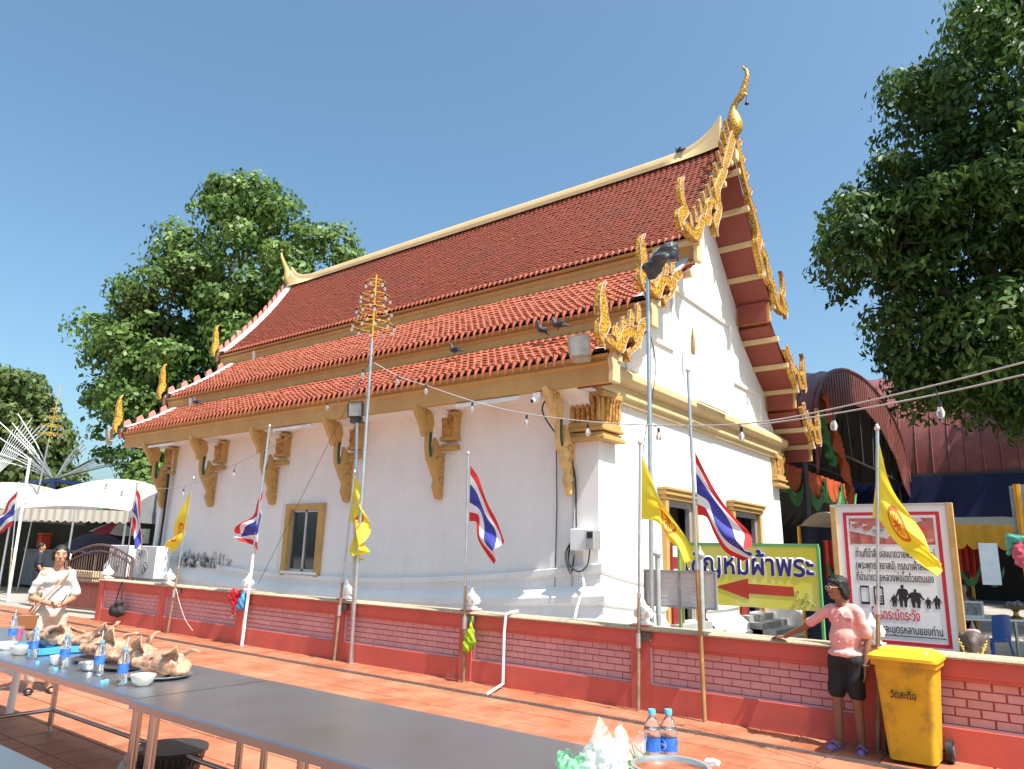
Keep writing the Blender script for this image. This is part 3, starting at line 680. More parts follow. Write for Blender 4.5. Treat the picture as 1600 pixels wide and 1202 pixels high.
def gable_boards():
    def mir(poly): return [(2*YC-y, z) for y, z in poly]
    def shift(poly, dy, dz): return [(y+dy, z+dz) for y, z in poly]
    def fin(tip, base, wd):
        (ty, tz), (by, bz) = tip, base; d = np.array([ty-by, tz-bz]); L = np.hypot(*d); d = d/L; n = np.array([-d[1], d[0]])
        P = [(0,-.5),(.55,-.6),(.8,-.5),(.95,-.2),(1.0,.1),(.88,.42),(.5,.45),(0,.5)]
        return [tuple(np.array(base)+d*a*L+n*c*wd) for a, c in P]
    def plate(poly, x, th, name, par, sm=3, edge=True):
        p = closed(poly, sm) if sm > 1 else poly
        o = MB().prism(p, 'X', x-th/2, x+th/2).build(name, M_GOLD, par, bevel=.012)
        if edge:
            c = np.mean(p, 0); q = [tuple(c+(np.array(a)-c)*1.0) for a in p]
            b = MB(); pts = [(x+th/2, a, d) for a, d in q]; b.tube(pts+[pts[0]], .009, 4, cap=False); b.build('mirror_edging', M_MIRROR, o)
        return o
    def set_(x, parts, fins, flip, fw):
        f = mir if flip else (lambda q: q)
        root = None
        for nm, poly, th in parts:
            o = plate(f(poly), x, th, nm, T)
        for tp, bs in fins: plate(f(fin(tp, bs, fw)), x-.01, .07, 'roof_tooth', T, 1)
    t1 = [('barge_board', STRIP1, .11), ('naga_body', WAVE1, .13), ('naga_coil', COIL1, .14), ('tail_finial', HONG1, .09)]
    t3 = [('tail_finial', HONG3, .1), ('naga_coil', BELLY3, .15), ('naga_body', TAIL3, .13), ('barge_board', STRIP3, .11)]
    dy, dz = 1.28, 1.28
    for flip in (0, 1):
        set_(-5.34, t1, list(zip(FIN1, FINB1)), flip, .115)
        set_(-5.44, t3, list(zip(FIN3, FINB3)), flip, .13)
        set_(-5.40, [(n, shift(p, dy, dz), h) for n, p, h in t3], list(zip(shift(FIN3, dy, dz), shift(FINB3, dy, dz))), flip, .13)
    # left gable: seen from behind, pink teeth and gilded tail finials
    for k in (1, 2, 3):
        xl = XL_[k]; n = {1: 13, 2: 5, 3: 4}[k]
        for i in range(n):
            t = (i+.5)/n*.97; y, z = slope(k, t); y2, z2 = slope(k, min(t+.03, 1)); d = V(0, y2-y, z2-z).normalized()
            w2 = .11 if k == 1 else .12; h = .22
            q = [(y-d.y*w2, z-d.z*w2), (y-d.y*w2*.9-.02, z-d.z*w2+h), (y+d.y*w2*.2, z+d.z*w2*.5+h*1.1), (y+d.y*w2*.9, z+d.z*w2*.9+h*.55), (y+d.y*w2, z+d.z*w2)]
            MB().prism(q, 'X', xl-.12, xl-.05).build('roof_tooth', M_TEETH, T, bevel=.01)
        ps = [slope(k, i/10) for i in range(11)]
        MB().prism([(y, z+.04) for y, z in ps]+[(y, z-.25) for y, z in ps[::-1]], 'X', xl-.13, xl-.025).build('barge_board', M_TEETH, T)
        (y0, z0), _ = EAVE[k]; H = np.array(HONG3); H = H-H.min(0); H = H*np.array([.62, 1.05])
        MB().prism(closed([(y0-.22+a, z0-.1+c) for a, c in H], 2), 'X', xl-.16, xl-.02).build('tail_finial', M_GOLD, T, bevel=.015)
    # chofa finials at both ends of the ridge
    path = [(-5.353,15.2,11.327),(-5.317,15.2,11.448),(-5.302,15.2,11.594),(-5.302,15.2,11.78),(-5.316,15.2,11.971),(-5.287,15.2,12.113),(-5.219,15.2,12.24),(-5.123,15.2,12.322),(-5.056,15.2,12.448),(-4.986,15.2,12.642),(-4.939,15.2,12.812),(-4.955,15.2,12.956),(-5.013,15.2,13.041),(-5.018,15.2,13.095),(-4.978,15.2,13.121)]
    rad = [.04,.15,.19,.17,.10,.075,.07,.085,.075,.065,.05,.038,.03,.022,.008]
    sp = smoothed([(*p, r) for p, r in zip(path, rad)], 4)
    c = MB().tube([p[:3] for p in sp], [max(p[3], .006) for p in sp], 12).build('chofa_finial', M_GOLD, T, smooth=True)
    bk = path[7]; MB().tube([bk, (bk[0]+.12, bk[1], bk[2]+.03), (bk[0]+.16, bk[1], bk[2]-.02)], [.07,.04,.006], 8).build('beak', M_GOLD, c, smooth=True)
    bx = bk[0]+.14; be = MB().tube([(bx,15.2,bk[2]-.02),(bx,15.2,bk[2]-.17)], .006, 5).build('bell_wire', M_BLACK, c)
    MB().lathe([(.012,.0),(.03,-.02),(.04,-.07),(.05,-.09),(.0,-.085)], (bx,15.2,bk[2]-.16), 10).build('wind_bell', mat('bronze', (.05,.04,.03,1), .4, .8), c, smooth=True)
    pl = [(-22.128,15.2,11.191),(-22.368,15.2,11.495),(-22.454,15.2,11.794),(-22.663,15.2,12.124),(-22.87,15.2,12.432),(-22.942,15.2,12.632),(-22.843,15.2,12.765)]
    MB().tube(smoothed(pl, 4), [p for p in np.interp(np.linspace(0,6,25), range(7), [.16,.16,.11,.07,.06,.04,.012])], 10).build('chofa_finial', mat('weathered gold', (.5,.33,.09,1), .4, .3), T, smooth=True)
gable_boards()
# ------------------------------------------------ naga eave brackets, profile in (y, z) traced on one of them
HEAD = [(9.857,4.396),(9.908,4.253),(9.998,4.111),(10.073,3.996),(10.144,3.828),(10.191,3.925),(10.232,3.973),(10.299,3.998),(10.373,4.041),(10.388,4.155),(10.321,4.321),(10.2,4.407),(10.019,4.42),(9.953,4.355)]
NECK = [(10.219,4.034),(10.218,3.797),(10.23,3.579),(10.271,3.444),(10.348,3.312),(10.417,3.429),(10.381,3.551),(10.353,3.689),(10.36,3.848),(10.373,4.041)]
LEAF = [(10.27,3.459),(10.347,3.327),(10.436,3.165),(10.509,3.047),(10.477,2.92),(10.535,2.801),(10.589,2.69),(10.722,2.7),(10.746,2.975),(10.762,3.293),(10.762,3.565),(10.658,3.568),(10.573,3.717),(10.46,3.862),(10.447,3.717),(10.416,3.571),(10.369,3.471)]
def brackets():
    ymax = max(p[0] for p in LEAF)
    sh = lambda q: [(p[0]-ymax+YA+.02, p[1]) for p in q]
    hd, nk, lf = sh(HEAD), sh(NECK), sh(LEAF)
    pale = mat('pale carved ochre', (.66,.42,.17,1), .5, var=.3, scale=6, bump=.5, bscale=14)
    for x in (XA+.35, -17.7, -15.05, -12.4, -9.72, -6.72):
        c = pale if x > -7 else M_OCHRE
        o = MB().prism(closed(lf, 2), 'X', x-.055, x+.055).build('naga_bracket', c, T, bevel=.018)
        MB().prism(closed(nk, 2), 'X', x-.04, x+.04).build('neck', c, o, bevel=.014)
        cy, cz = np.mean(nk, 0); MB().prism([(lerp(cy+.015, p[0], .5), lerp(cz, p[1], .72)) for p in nk], 'X', x-.044, x+.044).build('green_scale_inlay', mat('dark green inlay', (.02,.08,.06,1), .4), o)
        h = MB().prism(closed(hd, 4), 'X', x-.05, x+.05).build('naga_head', c, o, bevel=.02)
        hy, hz = np.mean(hd, 0)
        for s in (-1, 1):
            X = x+s*.05
            MB().tube([(X, hy+.03+.07*math.cos(a)*(1-.1*i), hz+.12+.10*math.sin(a)*(1-.1*i)) for i, a in enumerate(np.linspace(.3, 6.0, 10))], .011, 5).build('eye_scroll', M_CARVED, h, smooth=True)
            MB().tube(smoothed([(X,hy-.13,hz+.28),(X,hy-.03,hz+.05),(X,hy+.05,hz-.1)], 4), .010, 5).build('jaw_line', M_CARVED, h, smooth=True)
            for q in range(4):
                cz = 2.85+.2*q; w_ = .07+.03*q; MB().tube([(X+s*.008, YA-.03-w_+w_*.8*math.cos(a)*(1-.09*i), cz+.09*math.sin(a)*(1-.09*i)) for i, a in enumerate(np.linspace(-1.2, 4.2, 9))], .013, 5).build('carved_scroll', M_CARVED, o, smooth=True)
brackets()
# fluorescent tube battens under the eave, camera, electricity box, conduits on the temple
def fittings():
    for i, (p, q, lab) in enumerate((((-8.754,9.75,4.351),(-7.328,9.75,4.427),'fluorescent batten under the eave nearest the security camera'),((-14.305,9.75,4.331),(-12.948,9.75,4.347),'fluorescent batten under the eave near the middle of the long wall'),((-19.977,9.75,4.298),(-18.663,9.75,4.295),'fluorescent batten under the eave at the far left end'))):
        t = thing('fluorescent_batten', lab, 'light', p, 'battens under the eave')
        z = 4.33
        MB().box((p[0],9.72,z-.04),(q[0],9.80,z)).build('housing', M_WHITEPAINT, t, bevel=.005)
        MB().tube([(p[0]+.05,9.70,z-.055),(q[0]-.05,9.70,z-.055)], .016, 8).build('tube', mat('frosted tube', (.8,.8,.8,1), .3), t)
    b = (-5.9,14.076,4.546); t = thing('fluorescent_batten', 'white fluorescent batten on the ochre cornice of the gable', 'light', b, 'battens under the eave')
    MB().box((-5.93,b[1]-.1,4.86),(-5.86,b[1]+1.45,4.91)).build('housing', M_WHITEPAINT, t); MB().tube([(-5.84,b[1],4.85),(-5.84,b[1]+1.35,4.85)], .016, 8).build('tube', MATS['frosted tube'], t)
    c = (-6.942,9.7,4.362); t = thing('security_camera', 'small white bullet camera under the eave by the near corner', 'camera', c)
    MB().box((c[0]-.05,9.66,4.24),(c[0]+.1,9.76,4.33)).build('mount', M_WHITEPAINT, t, bevel=.01)
    a = V(c[0],9.66,4.2); d = V(-.25,-.9,-.35).normalized(); MB().tube([a-d*.1,a+d*.06], .045, 12).build('housing', M_WHITEPAINT, t, smooth=True); MB().tube([a+d*.061,a+d*.07], .032, 12).build('lens', M_BLACK, t)
    e = (-6.401,10.4,1.995); t = thing('electricity_box', 'white metal electricity meter box on the near corner of the temple', 'meter box', (e[0],10.4,1.9))
    MB().box((e[0]-.2,10.24,1.78),(e[0]+.12,10.44,2.12)).build('cabinet', M_WHITEPAINT, t, bevel=.01)
    MB().box((e[0]+.125,10.2,1.8),(e[0]+.27,10.42,2.1)).build('meter', M_GREYFRAME, t, bevel=.01); MB().box((e[0]+.15,10.19,1.97),(e[0]+.25,10.2,2.07)).build('meter_window', M_BLACK, t)
    for k, (dx, w, lab) in enumerate(((-.28,.02,'grey conduit running down the long wall beside the meter box'),(-.62,.009,'thin dark cable running down the long wall left of the meter box'))):
        x = e[0]+dx; tag(MB().tube([(x,10.44,1.05),(x+.01,10.46,2.5),(x-.02,10.44,4.3)], w, 8).build('conduit_pipe', M_GREYFRAME if k == 0 else M_BLACK), lab, 'pipe')
    cb = MB().tube(smoothed([(e[0]-.22,10.3,1.9),(e[0]-.2,10.22,1.6),(e[0]-.02,10.2,1.45),(e[0]+.14,10.22,1.55),(e[0]+.18,10.24,1.8)], 5), .012, 6)
    for k in range(3): cb.tube(smoothed([(e[0]-.24,10.36,1.95),(e[0]-.3-.03*k,10.34,1.7),(e[0]-.24,10.34,1.5-.05*k),(e[0]-.18,10.35,1.7)], 5), .008, 5)
    tag(cb.build('cable_loop', M_BLACK), 'looped black cables hanging under the meter box', 'cable')
    tag(MB().tube(smoothed([(e[0]-.1,10.4,1.5),(e[0]+.05,10.28,1.2),(e[0]+.0,10.2,1.0),(e[0]-.02,10.05,.6)], 5), .022, 8).build('drain_pipe', M_WHITEPAINT), 'white pipe going down from the meter box over the base', 'pipe')
    tag(MB().tube(smoothed([(e[0]-.3,9.75,4.3),(e[0]-.55,9.9,4.05),(e[0]-.4,10.2,3.6),(e[0]-.24,10.42,3.1),(e[0]-.2,10.43,2.15)], 5), .014, 6).build('black_cable', M_BLACK), 'black cable dropping from the eave to the meter box', 'cable')
    # spear standing on the cornice
    s = (-6,14.033,5.597); t = thing('spear_finial', 'golden spear head on a thin white rod standing on the gable cornice', 'spear', (-6.0, s[1], 4.9))
    MB().tube([(-6.0,s[1],4.9),(-6.0,s[1],5.95)], .014, 6).build('rod', M_WHITEPAINT, t)
    MB().lathe([(0,0),(.05,.06),(.06,.16),(.045,.4),(.02,.58),(0,.66)], (-6.0,s[1],5.85), 6).build('spear_head', mat('dull gold leaf', (.35,.25,.12,1), .5, .3, var=.4, scale=30), t)
    tag(MB().tube(smoothed([(-5.75,11.3,6.0),(-5.7,11.6,5.3),(-5.78,11.75,4.8),(-6.0,11.7,3.6),(-6.02,11.8,2.95)], 5), .008, 5).build('thin_wire', M_BLACK), 'thin wire hanging down across the sunlit gable wall', 'wire')
fittings()
# ================================================================ flags on poles along the wall
M_FRED = mat('flag red', (.62,.03,.035,1), .7, transl=.35, var=.05); M_FWHITE = mat('flag white', (.78,.78,.8,1), .7, transl=.35, var=.03)
M_FBLUE = mat('flag blue', (.05,.06,.34,1), .7, transl=.35, var=.05)
def dhamma_mat():
    """yellow cloth with a red wheel, laid out in the flag's own uv"""
    m = bpy.data.materials.new('yellow flag with red wheel'); m.use_nodes = True; N, L, p = nodes_of(m)
    uv = N.new('ShaderNodeUVMap'); sep = N.new('ShaderNodeSeparateXYZ'); L.new(uv.outputs[0], sep.inputs[0])
    def op(o, a, b=None):
        n = N.new('ShaderNodeMath'); n.operation = o
        for i, x in enumerate((a, b)):
            if x is None: continue
            if isinstance(x, (int, float)): n.inputs[i].default_value = x
            else: L.new(x, n.inputs[i])
        return n.outputs[0]
    x = op('MULTIPLY', op('SUBTRACT', sep.outputs[0], .5), 1.5); y = op('SUBTRACT', sep.outputs[1], .5)
    r = op('SQRT', op('ADD', op('MULTIPLY', x, x), op('MULTIPLY', y, y))); a = op('ARCTAN2', y, x)
    inr = op('LESS_THAN', r, .25); sp = op('GREATER_THAN', op('SINE', op('MULTIPLY', a, 12)), -.1)
    rim = op('GREATER_THAN', r, .19); hub = op('LESS_THAN', r, .07); rim2 = op('LESS_THAN', op('ABSOLUTE', op('SUBTRACT', r, .165)), .012)
    k = op('MULTIPLY', inr, op('MAXIMUM', op('MAXIMUM', rim, hub), op('SUBTRACT', sp, rim2)))
    mx = N.new('ShaderNodeMixRGB'); L.new(k, mx.inputs[0]); mx.inputs[1].default_value = (.86,.72,.05,1); mx.inputs[2].default_value = (.72,.13,.02,1)
    L.new(mx.outputs[0], p.inputs['Base Color']); p.inputs['Roughness'].default_value = .65
    tr = N.new('ShaderNodeBsdfTranslucent'); L.new(mx.outputs[0], tr.inputs[0]); ms = N.new('ShaderNodeMixShader'); ms.inputs[0].default_value = .4
    L.new(p.outputs[0], ms.inputs[1]); L.new(tr.outputs[0], ms.inputs[2]); L.new(ms.outputs[0], N['Material Output'].inputs[0]); return m
M_DHAMMA = dhamma_mat()
def cloth(tops, bots, kind, parent, amp=.05, waves=2.2, ph=0., dirv=(0,1,0), emb=None):
    A = smoothed(tops, 6); B = smoothed(bots, 6); nu = len(A)-1; nv = 24; b = MB(); dv = V(dirv)
    def fn(u, v):
        i = round(u*nu); p = V(A[i]).lerp(V(B[i]), v)
        q = amp*(.25+u)*min(1, u*5)*(math.sin(2*math.pi*(waves*v*.5+u*waves*.55)+ph)+.45*math.sin(2*math.pi*(1.7*u+v*2.1)+ph*2))
        return p+dv*q+V(.3*q,0,0)
    def mf(i, j):
        if kind == 'dhamma': return 0
        s = j/nv*6; return 0 if s < 1 or s >= 5 else (1 if s < 2 or s >= 4 else 2)
    b.grid(fn, nu, nv, mf=mf)
    o = b.build('cloth', [M_DHAMMA] if kind == 'dhamma' else [M_FRED, M_FWHITE, M_FBLUE], parent, smooth=True, ang=180, fix=False)
    if kind == 'dhamma':
        uv = o.data.uv_layers.new(name='UVMap'); d = np.empty((len(o.data.loops), 2)); li = np.empty(len(o.data.loops), int); o.data.loops.foreach_get('vertex_index', li)
        d[:, 0] = (li//(nv+1))/nu; d[:, 1] = 1-(li % (nv+1))/nv; uv.data.foreach_set('uv', d.ravel())
    return o
def pole(parent, foot, top, r=.019, m=None, finial=True):
    foot, top = V(foot), V(top); foot.z = max(foot.z, 0)
    mid = foot.lerp(top, .42)
    MB().tube([foot, mid], r*1.12, 10).build('lower_pole', m or M_RUSTY, parent, smooth=True)
    MB().tube([mid-(top-foot)*.01, top], r*.86, 10).build('upper_pole', M_STEELPOLE, parent, smooth=True)
    MB().tube([mid-(top-foot)*.012, mid+(top-foot)*.006], r*1.35, 10).build('collar', M_STEELPOLE, parent)
    if finial: MB().lathe([(.012,0),(.026,.012),(.03,.03),(.018,.05),(.008,.07),(0,.075)], top, 10).build('finial', M_STEELPOLE, parent, smooth=True)
def sleeve(parent, x, y, z=.78):
    MB().tube([(x,y,z-.1),(x,y,z+.06)], .032, 10).build('sleeve', mat('zinc sleeve', (.5,.5,.5,1), .4, .7), parent, smooth=True)
    MB().box((x-.02,y+.028,z-.02),(x+.13,YW-.029,z+.07)).build('bracket_plate', mat('rusted plate', (.16,.12,.09,1), .7, .3, var=.4, scale=12), parent)
YP = 7.955
G1 = 'flags on poles along the pink wall'
def flags():
    def F(name, lab, foot, top, tops, bots, kind, amp=.05, ph=0., r=.019, m=None, slv=True, waves=2.2):
        t = thing(name, lab, 'flag', (foot[0], foot[1], 0), G1); pole(t, (foot[0], foot[1], 0), top, r, m)
        if slv: sleeve(t, lerp(foot[0], top[0], .25), foot[1])
        cloth(tops, bots, kind, t, amp, waves, ph)
    F('national_flag', 'red white and blue flag drooping right, on the pole with the green bag', (-6.81,7.955,0.017), (-6.882,7.955,3.071),
      [(-6.832,7.955,2.92),(-6.655,7.955,2.694),(-6.455,7.955,2.367),(-6.321,7.955,2.131),(-6.222,7.955,1.866)], [(-6.816,7.955,2.133),(-6.674,7.955,2.106),(-6.605,7.955,1.862),(-6.505,7.955,1.691),(-6.376,7.955,1.55)], 'thai', .045, .6)
    F('national_flag', 'large red white and blue flag flying in front of the yellow banner', (-3.406,7.955,0.03), (-3.476,7.955,3.856),
      [(-3.419,7.955,2.902),(-3.31,7.955,2.689),(-3.161,7.955,2.416),(-2.989,7.955,2.16),(-2.869,7.955,1.988),(-2.813,7.955,1.833)], [(-3.412,7.955,2.186),(-3.291,7.955,2.149),(-3.216,7.955,1.98),(-3.121,7.955,1.78),(-3.009,7.955,1.714),(-2.876,7.955,1.684)], 'thai', .06, 2.2, .022, mat('bamboo brown pole', (.36,.2,.08,1), .5, var=.3, scale=5), slv=False)
    F('buddhist_flag', 'yellow wheel flag drooping right beside the tall taped floodlight pole', (-4.196,7.955,0.03), (-4.125,7.955,3.032),
      [(-4.101,7.955,2.897),(-3.986,7.955,2.637),(-3.867,7.955,2.391),(-3.726,7.955,2.167),(-3.574,7.955,1.935),(-3.497,7.955,1.689)], [(-4.122,7.955,2.141),(-3.996,7.955,2.132),(-3.873,7.955,2.087),(-3.773,7.955,1.898),(-3.68,7.955,1.805),(-3.569,7.955,1.589)], 'dhamma', .05, 1.1)
    F('buddhist_flag', 'yellow wheel flag hanging in front of the white notice board', (-1.713,7.955,0.037), (-1.48,7.955,2.994),
      [(-1.473,7.955,2.864),(-1.431,7.955,2.6),(-1.367,7.955,2.348),(-1.25,7.955,2.102),(-1.142,7.955,1.923),(-1.067,7.955,1.767)], [(-1.595,7.955,2.135),(-1.523,7.955,2.11),(-1.466,7.955,1.975),(-1.366,7.955,1.831),(-1.242,7.955,1.757),(-1.043,7.955,1.577)], 'dhamma', .045, 3.6)
    F('buddhist_flag', 'yellow wheel flag hanging limp and narrow beside the black floodlight pole', (-9.481,7.955,0.033), (-9.323,7.955,2.911),
      [(-9.314,7.955,2.9),(-9.17,7.955,2.656),(-9.066,7.955,2.398),(-8.994,7.955,2.146),(-8.933,7.955,1.848),(-8.947,7.955,1.7)], [(-9.36,7.955,2.138),(-9.28,7.955,2.117),(-9.235,7.955,1.845),(-9.258,7.955,1.645),(-9.23,7.955,1.537),(-9.135,7.955,1.5)], 'dhamma', .07, .3, waves=3.4)
    F('national_flag', 'red white and blue flag twisted leftwards on the leaning white pole', (-11.983,7.955,0.049), (-11.817,7.955,3.883),
      [(-11.819,7.955,2.728),(-11.92,7.955,2.509),(-12.14,7.955,2.28),(-12.337,7.955,2.129),(-12.488,7.955,1.942)], [(-11.864,7.955,1.695),(-11.785,7.955,1.64),(-11.999,7.955,1.727),(-12.192,7.955,1.793),(-12.366,7.955,1.85)], 'thai', .06, 4.2, .026, M_WHITEPAINT, slv=False)
    F('buddhist_flag', 'yellow wheel flag blowing left, between the air conditioners and the window', (-14.53,7.955,0.063), (-14.272,7.955,3.013),
      [(-14.266,7.955,2.882),(-14.483,7.955,2.551),(-14.7,7.955,2.217),(-14.831,7.955,1.933),(-14.906,7.955,1.726)], [(-14.292,7.955,1.96),(-14.396,7.955,1.783),(-14.533,7.955,1.642),(-14.744,7.955,1.587),(-14.936,7.955,1.546)], 'dhamma', .05, 1.7)
    F('national_flag', 'narrow red white and blue flag hanging beside the far left temple corner', (-18.545,8.9,0.498), (-18.591,8.9,3.161),
      [(-18.601,8.9,3.081),(-18.36,8.9,2.806),(-18.101,8.9,2.29),(-18.033,8.9,1.939),(-17.996,8.9,1.592)], [(-18.702,8.9,2.201),(-18.543,8.9,2.216),(-18.36,8.9,1.922),(-18.244,8.9,1.74),(-18.133,8.9,1.575)], 'thai', .05, .2, slv=False)
    F('national_flag', 'red white and blue flag at the left edge in front of the white tents', (-26.406,9.2,-0.147), (-27.109,9.2,3.492),
      [(-27.112,9.2,3.266),(-27.624,9.2,2.991),(-28.106,9.2,2.627),(-28.659,9.2,2.382)], [(-27.018,9.2,2.149),(-27.36,9.2,2.089),(-27.842,9.2,1.966),(-28.334,9.2,1.841)], 'thai', .05, 2.9, slv=False)
flags()
# ================================================================ tall lamp poles
M_TOWERY = mat('yellow tower paint', (.62,.36,.03,1), .45); M_BULB = mat('clear bulb glass', (.9,.9,.9,1), .03, trans=.85, var=0); M_SOCK = mat('bulb socket', (.015,.015,.015,1), .4)
def bulb(parent, p, s=1.):
    x, y, z = p
    a = MB().tube([(x,y,z),(x,y,z-.045*s)], .014*s, 7).build('socket', M_SOCK, parent)
    MB().lathe([(.0,-.13*s),(.02*s,-.125*s),(.03*s,-.1*s),(.026*s,-.075*s),(.014*s,-.045*s)], p, 9).build('bulb', M_BULB, parent, smooth=True)
def light_tower(lab, foot, top, y, zs, rs):
    t = thing('light_tower', lab, 'light tower', (foot[0], y, 0), 'ringed fairy light towers')
    f, p = V(foot[0], y, 0), V(top); L = p.z
    at = lambda z: f.lerp(p, z/L)
    MB().tube([f, at(zs[0]-.25)], .028, 10).build('steel_pole', M_STEELPOLE, t, smooth=True)
    MB().tube([at(zs[0]-.25), p], .014, 8).build('yellow_mast', M_TOWERY, t)
    for z, r in zip(zs, rs):
        c = at(z); ring = MB(); pts = [(c.x+r*math.cos(a*math.pi/9), c.y+r*math.sin(a*math.pi/9), c.z) for a in range(19)]
        ring.tube(pts, .008, 5, cap=False)
        for a in range(4): ring.tube([tuple(c), pts[a*9//2]], .006, 4)
        ro = ring.build('ring', M_TOWERY, t)
        n = max(5, int(r*30)); b = MB()
        for i in range(n):
            a = 2*math.pi*i/n; q = (c.x+r*math.cos(a), c.y+r*math.sin(a), c.z)
            so = MB().tube([q, (q[0],q[1],q[2]-.045)], .016, 6).build('socket', M_SOCK, ro)
            MB().lathe([(0,-.11),(.022,-.1),(.024,-.075),(.013,-.045)], q, 7).build('bulb', M_BULB, ro, smooth=True)
light_tower('tall thin pole with yellow bulb rings rising in front of the temple roof', (-9.091,7.955,0.044), (-9.133,7.955,6.341), YP, [5.42,5.69,5.94,6.2], [.36,.30,.26,.17])
light_tower('thin pole with yellow bulb rings in front of the far left tree', (-29.371,10.5,0.532), (-28.667,10.5,7.284), 10.5, [5.45,5.75,6.05,6.35], [.4,.36,.27,.15])
def floodlight(lab, c, wd, ht, face, pole_foot=None, mdark=None, polem=None):
    t = thing('floodlight', lab, 'floodlight', (c[0], c[1], 0 if pole_foot else c[2]), 'floodlights'); c = V(c); d = V(face).normalized(); rt = d.cross(V(0,0,1)).normalized(); up = rt.cross(d)
    def corner(a, b, k): return tuple(c+rt*a*wd/2+up*b*ht/2+d*k)
    b = MB(); F_ = [(-1,-1),(1,-1),(1,1),(-1,1)]
    b.v = [corner(x, y, 0) for x, y in F_]+[corner(x*.7, y*.72, -.14) for x, y in F_]
    b.f = [(0,1,5,4),(1,2,6,5),(2,3,7,6),(3,0,4,7),(4,5,6,7)]; b.m = [0]*5; b.build('housing', mdark, t)
    fr = MB(); k = .88
    for i in range(4):
        (x0,y0),(x1,y1) = F_[i], F_[(i+1) % 4]; fr.quad(corner(x0,y0,.004),corner(x1,y1,.004),corner(x1*k,y1*k,.008),corner(x0*k,y0*k,.008))
    fr.build('rim', mdark, t)
    MB().quad(*[corner(x*k,y*k,.003) for x, y in F_]).build('glass', mat('lamp glass', (.4,.42,.42,1), .12, var=.3, scale=6, metal=.3), t, fix=False)
    MB().bar(c-up*(ht/2+.05)-rt*wd*.35-d*.05, c-up*(ht/2+.05)+rt*wd*.35-d*.05, .1, .1).build('ballast_box', mdark, t)
    fn = MB()
    for i in range(5): fn.bar(c-d*.02*i-d*.04+rt*(wd/2-.01*i-.02), c-d*.02*i-d*.04+rt*(wd/2-.01*i+.03), .008, ht*.6, up)
    fn.build('cooling_fins', mdark, t)
    if pole_foot:
        MB().tube([(pole_foot[0],c.y+.06,0), (c.x,c.y+.06,c.z-ht/2-.02)], .027, 10).build('pole', polem or M_STEELPOLE, t, smooth=True)
    return t
M_DARKLAMP = mat('black lamp housing', (.03,.03,.032,1), .5); M_BEIGELAMP = mat('weathered beige lamp', (.42,.33,.2,1), .6, var=.2, scale=8)
floodlight('black square floodlight on its own pole in front of the long wall', (-9.392,7.925,3.992), .27, .26, (.35,-.9,-.12), (-9.091,7.955,0.044), M_DARKLAMP)
floodlight('beige floodlight fixed to the eave at the near corner of the temple', (-5.881,9.35,4.914), .38, .34, (.1,-1,-.25), None, M_BEIGELAMP)
floodlight('beige floodlight sticking out at the far left end of the eave', (-21.815,9.4,4.708), .34, .36, (-.2,-1,-.2), None, M_BEIGELAMP)
# tall pole with a lamp wrapped in black plastic
def wrapped():
    f, c = (-4.337,8.6,0.827), (-4.127,8.6,5.661)
    t = thing('wrapped_floodlight', 'floodlight wrapped in black plastic on a tall steel pole beside the gable', 'floodlight', (f[0], 8.6, 0))
    MB().tube([(f[0],8.6,0),((-4.31,8.6,4.666)[0],8.6,3.4),((-4.304,8.6,5.494)[0],8.6,c[2]-.2)], .03, 10).build('pole', M_STEELPOLE, t, smooth=True)
    def disp(co): return crease(co, 8., .05, 3)
    c = V(c); me = remeshed([(c-V(.17,0,.1),.1,c+V(.14,.02,.12),.14),(c-V(.12,0,.14),.11,c+V(.05,-.08,-.02),.12),(c+V(.1,0,.1),.15,c+V(.18,.02,.04),.13)], .03, 1, disp); me.polygons.foreach_set('use_smooth', [False]*len(me.polygons))
    put(me, 'plastic_wrapping', mat('black plastic sheet', (.04,.043,.048,1), .3, var=.5, scale=9, bump=.4, bscale=20), t)
wrapped()
# ================================================================ strings of bulbs
def string(lab, pts, bulbs, r=.008, m=None):
    t = thing('bulb_string', lab, 'string lights', pts[0], 'strings of bulbs'); P = smoothed(pts, 8)
    MB().tube(P, r, 5).build('wire', m or M_WIRE, t)
    for b in bulbs:
        q = min(P, key=lambda a: abs(a[0]-b[0])); MB().tube([q, (b[0],q[1],b[2])], .005, 4).build('hanger', M_SOCK, t); bulb(t, (b[0], q[1], b[2]), 1.15)
M_WIRE = mat('grey cable', (.35,.34,.33,1), .5)
string('wire of clear bulbs sagging from the ringed pole to the right edge', [(-8.968,7.9,4.726),(-8.337,7.9,4.405),(-7.717,7.9,4.185),(-6.771,7.9,3.843),(-5.786,7.9,3.561),(-4.48,7.8,3.308),(-3.269,7.7,3.158),(-2.515,7.6,3.12),(-1.761,7.4,3.148),(-0.84,7.1,3.215),(-0.096,6.8,3.275)],
       [(-8.383,7.9,4.432),(-7.745,7.9,4.208),(-6.794,7.9,3.826),(-5.807,7.9,3.545),(-4.789,7.82,3.321),(-3.773,7.75,3.178),(-2.751,7.62,3.088),(-1.754,7.4,3.084),(-0.815,7.1,3.07)])
string('second thin wire running beside the bulb wire at upper right', [(-2.55,7.7,3.111),(-1.788,7.5,3.117),(-0.86,7.2,3.151),(-0.109,6.9,3.196)], [])
string('wire of small bulbs along the left part of the eave', [(-8.968,7.9,4.726),(-10.125,8.3,4.386),(-10.977,8.6,4.265),(-12.751,8.9,3.825),(-14.21,9,3.523),(-16.632,9.1,3.063),(-19.16,9.2,3.126),(-21.273,9.4,3.39),(-24.358,9.8,3.683)], [(-10.993,8.6,4.39),(-14.537,9,3.331),(-16.7,9.1,2.99),(-20.145,9.3,3.065),(-21.399,9.4,3.306)], .006)
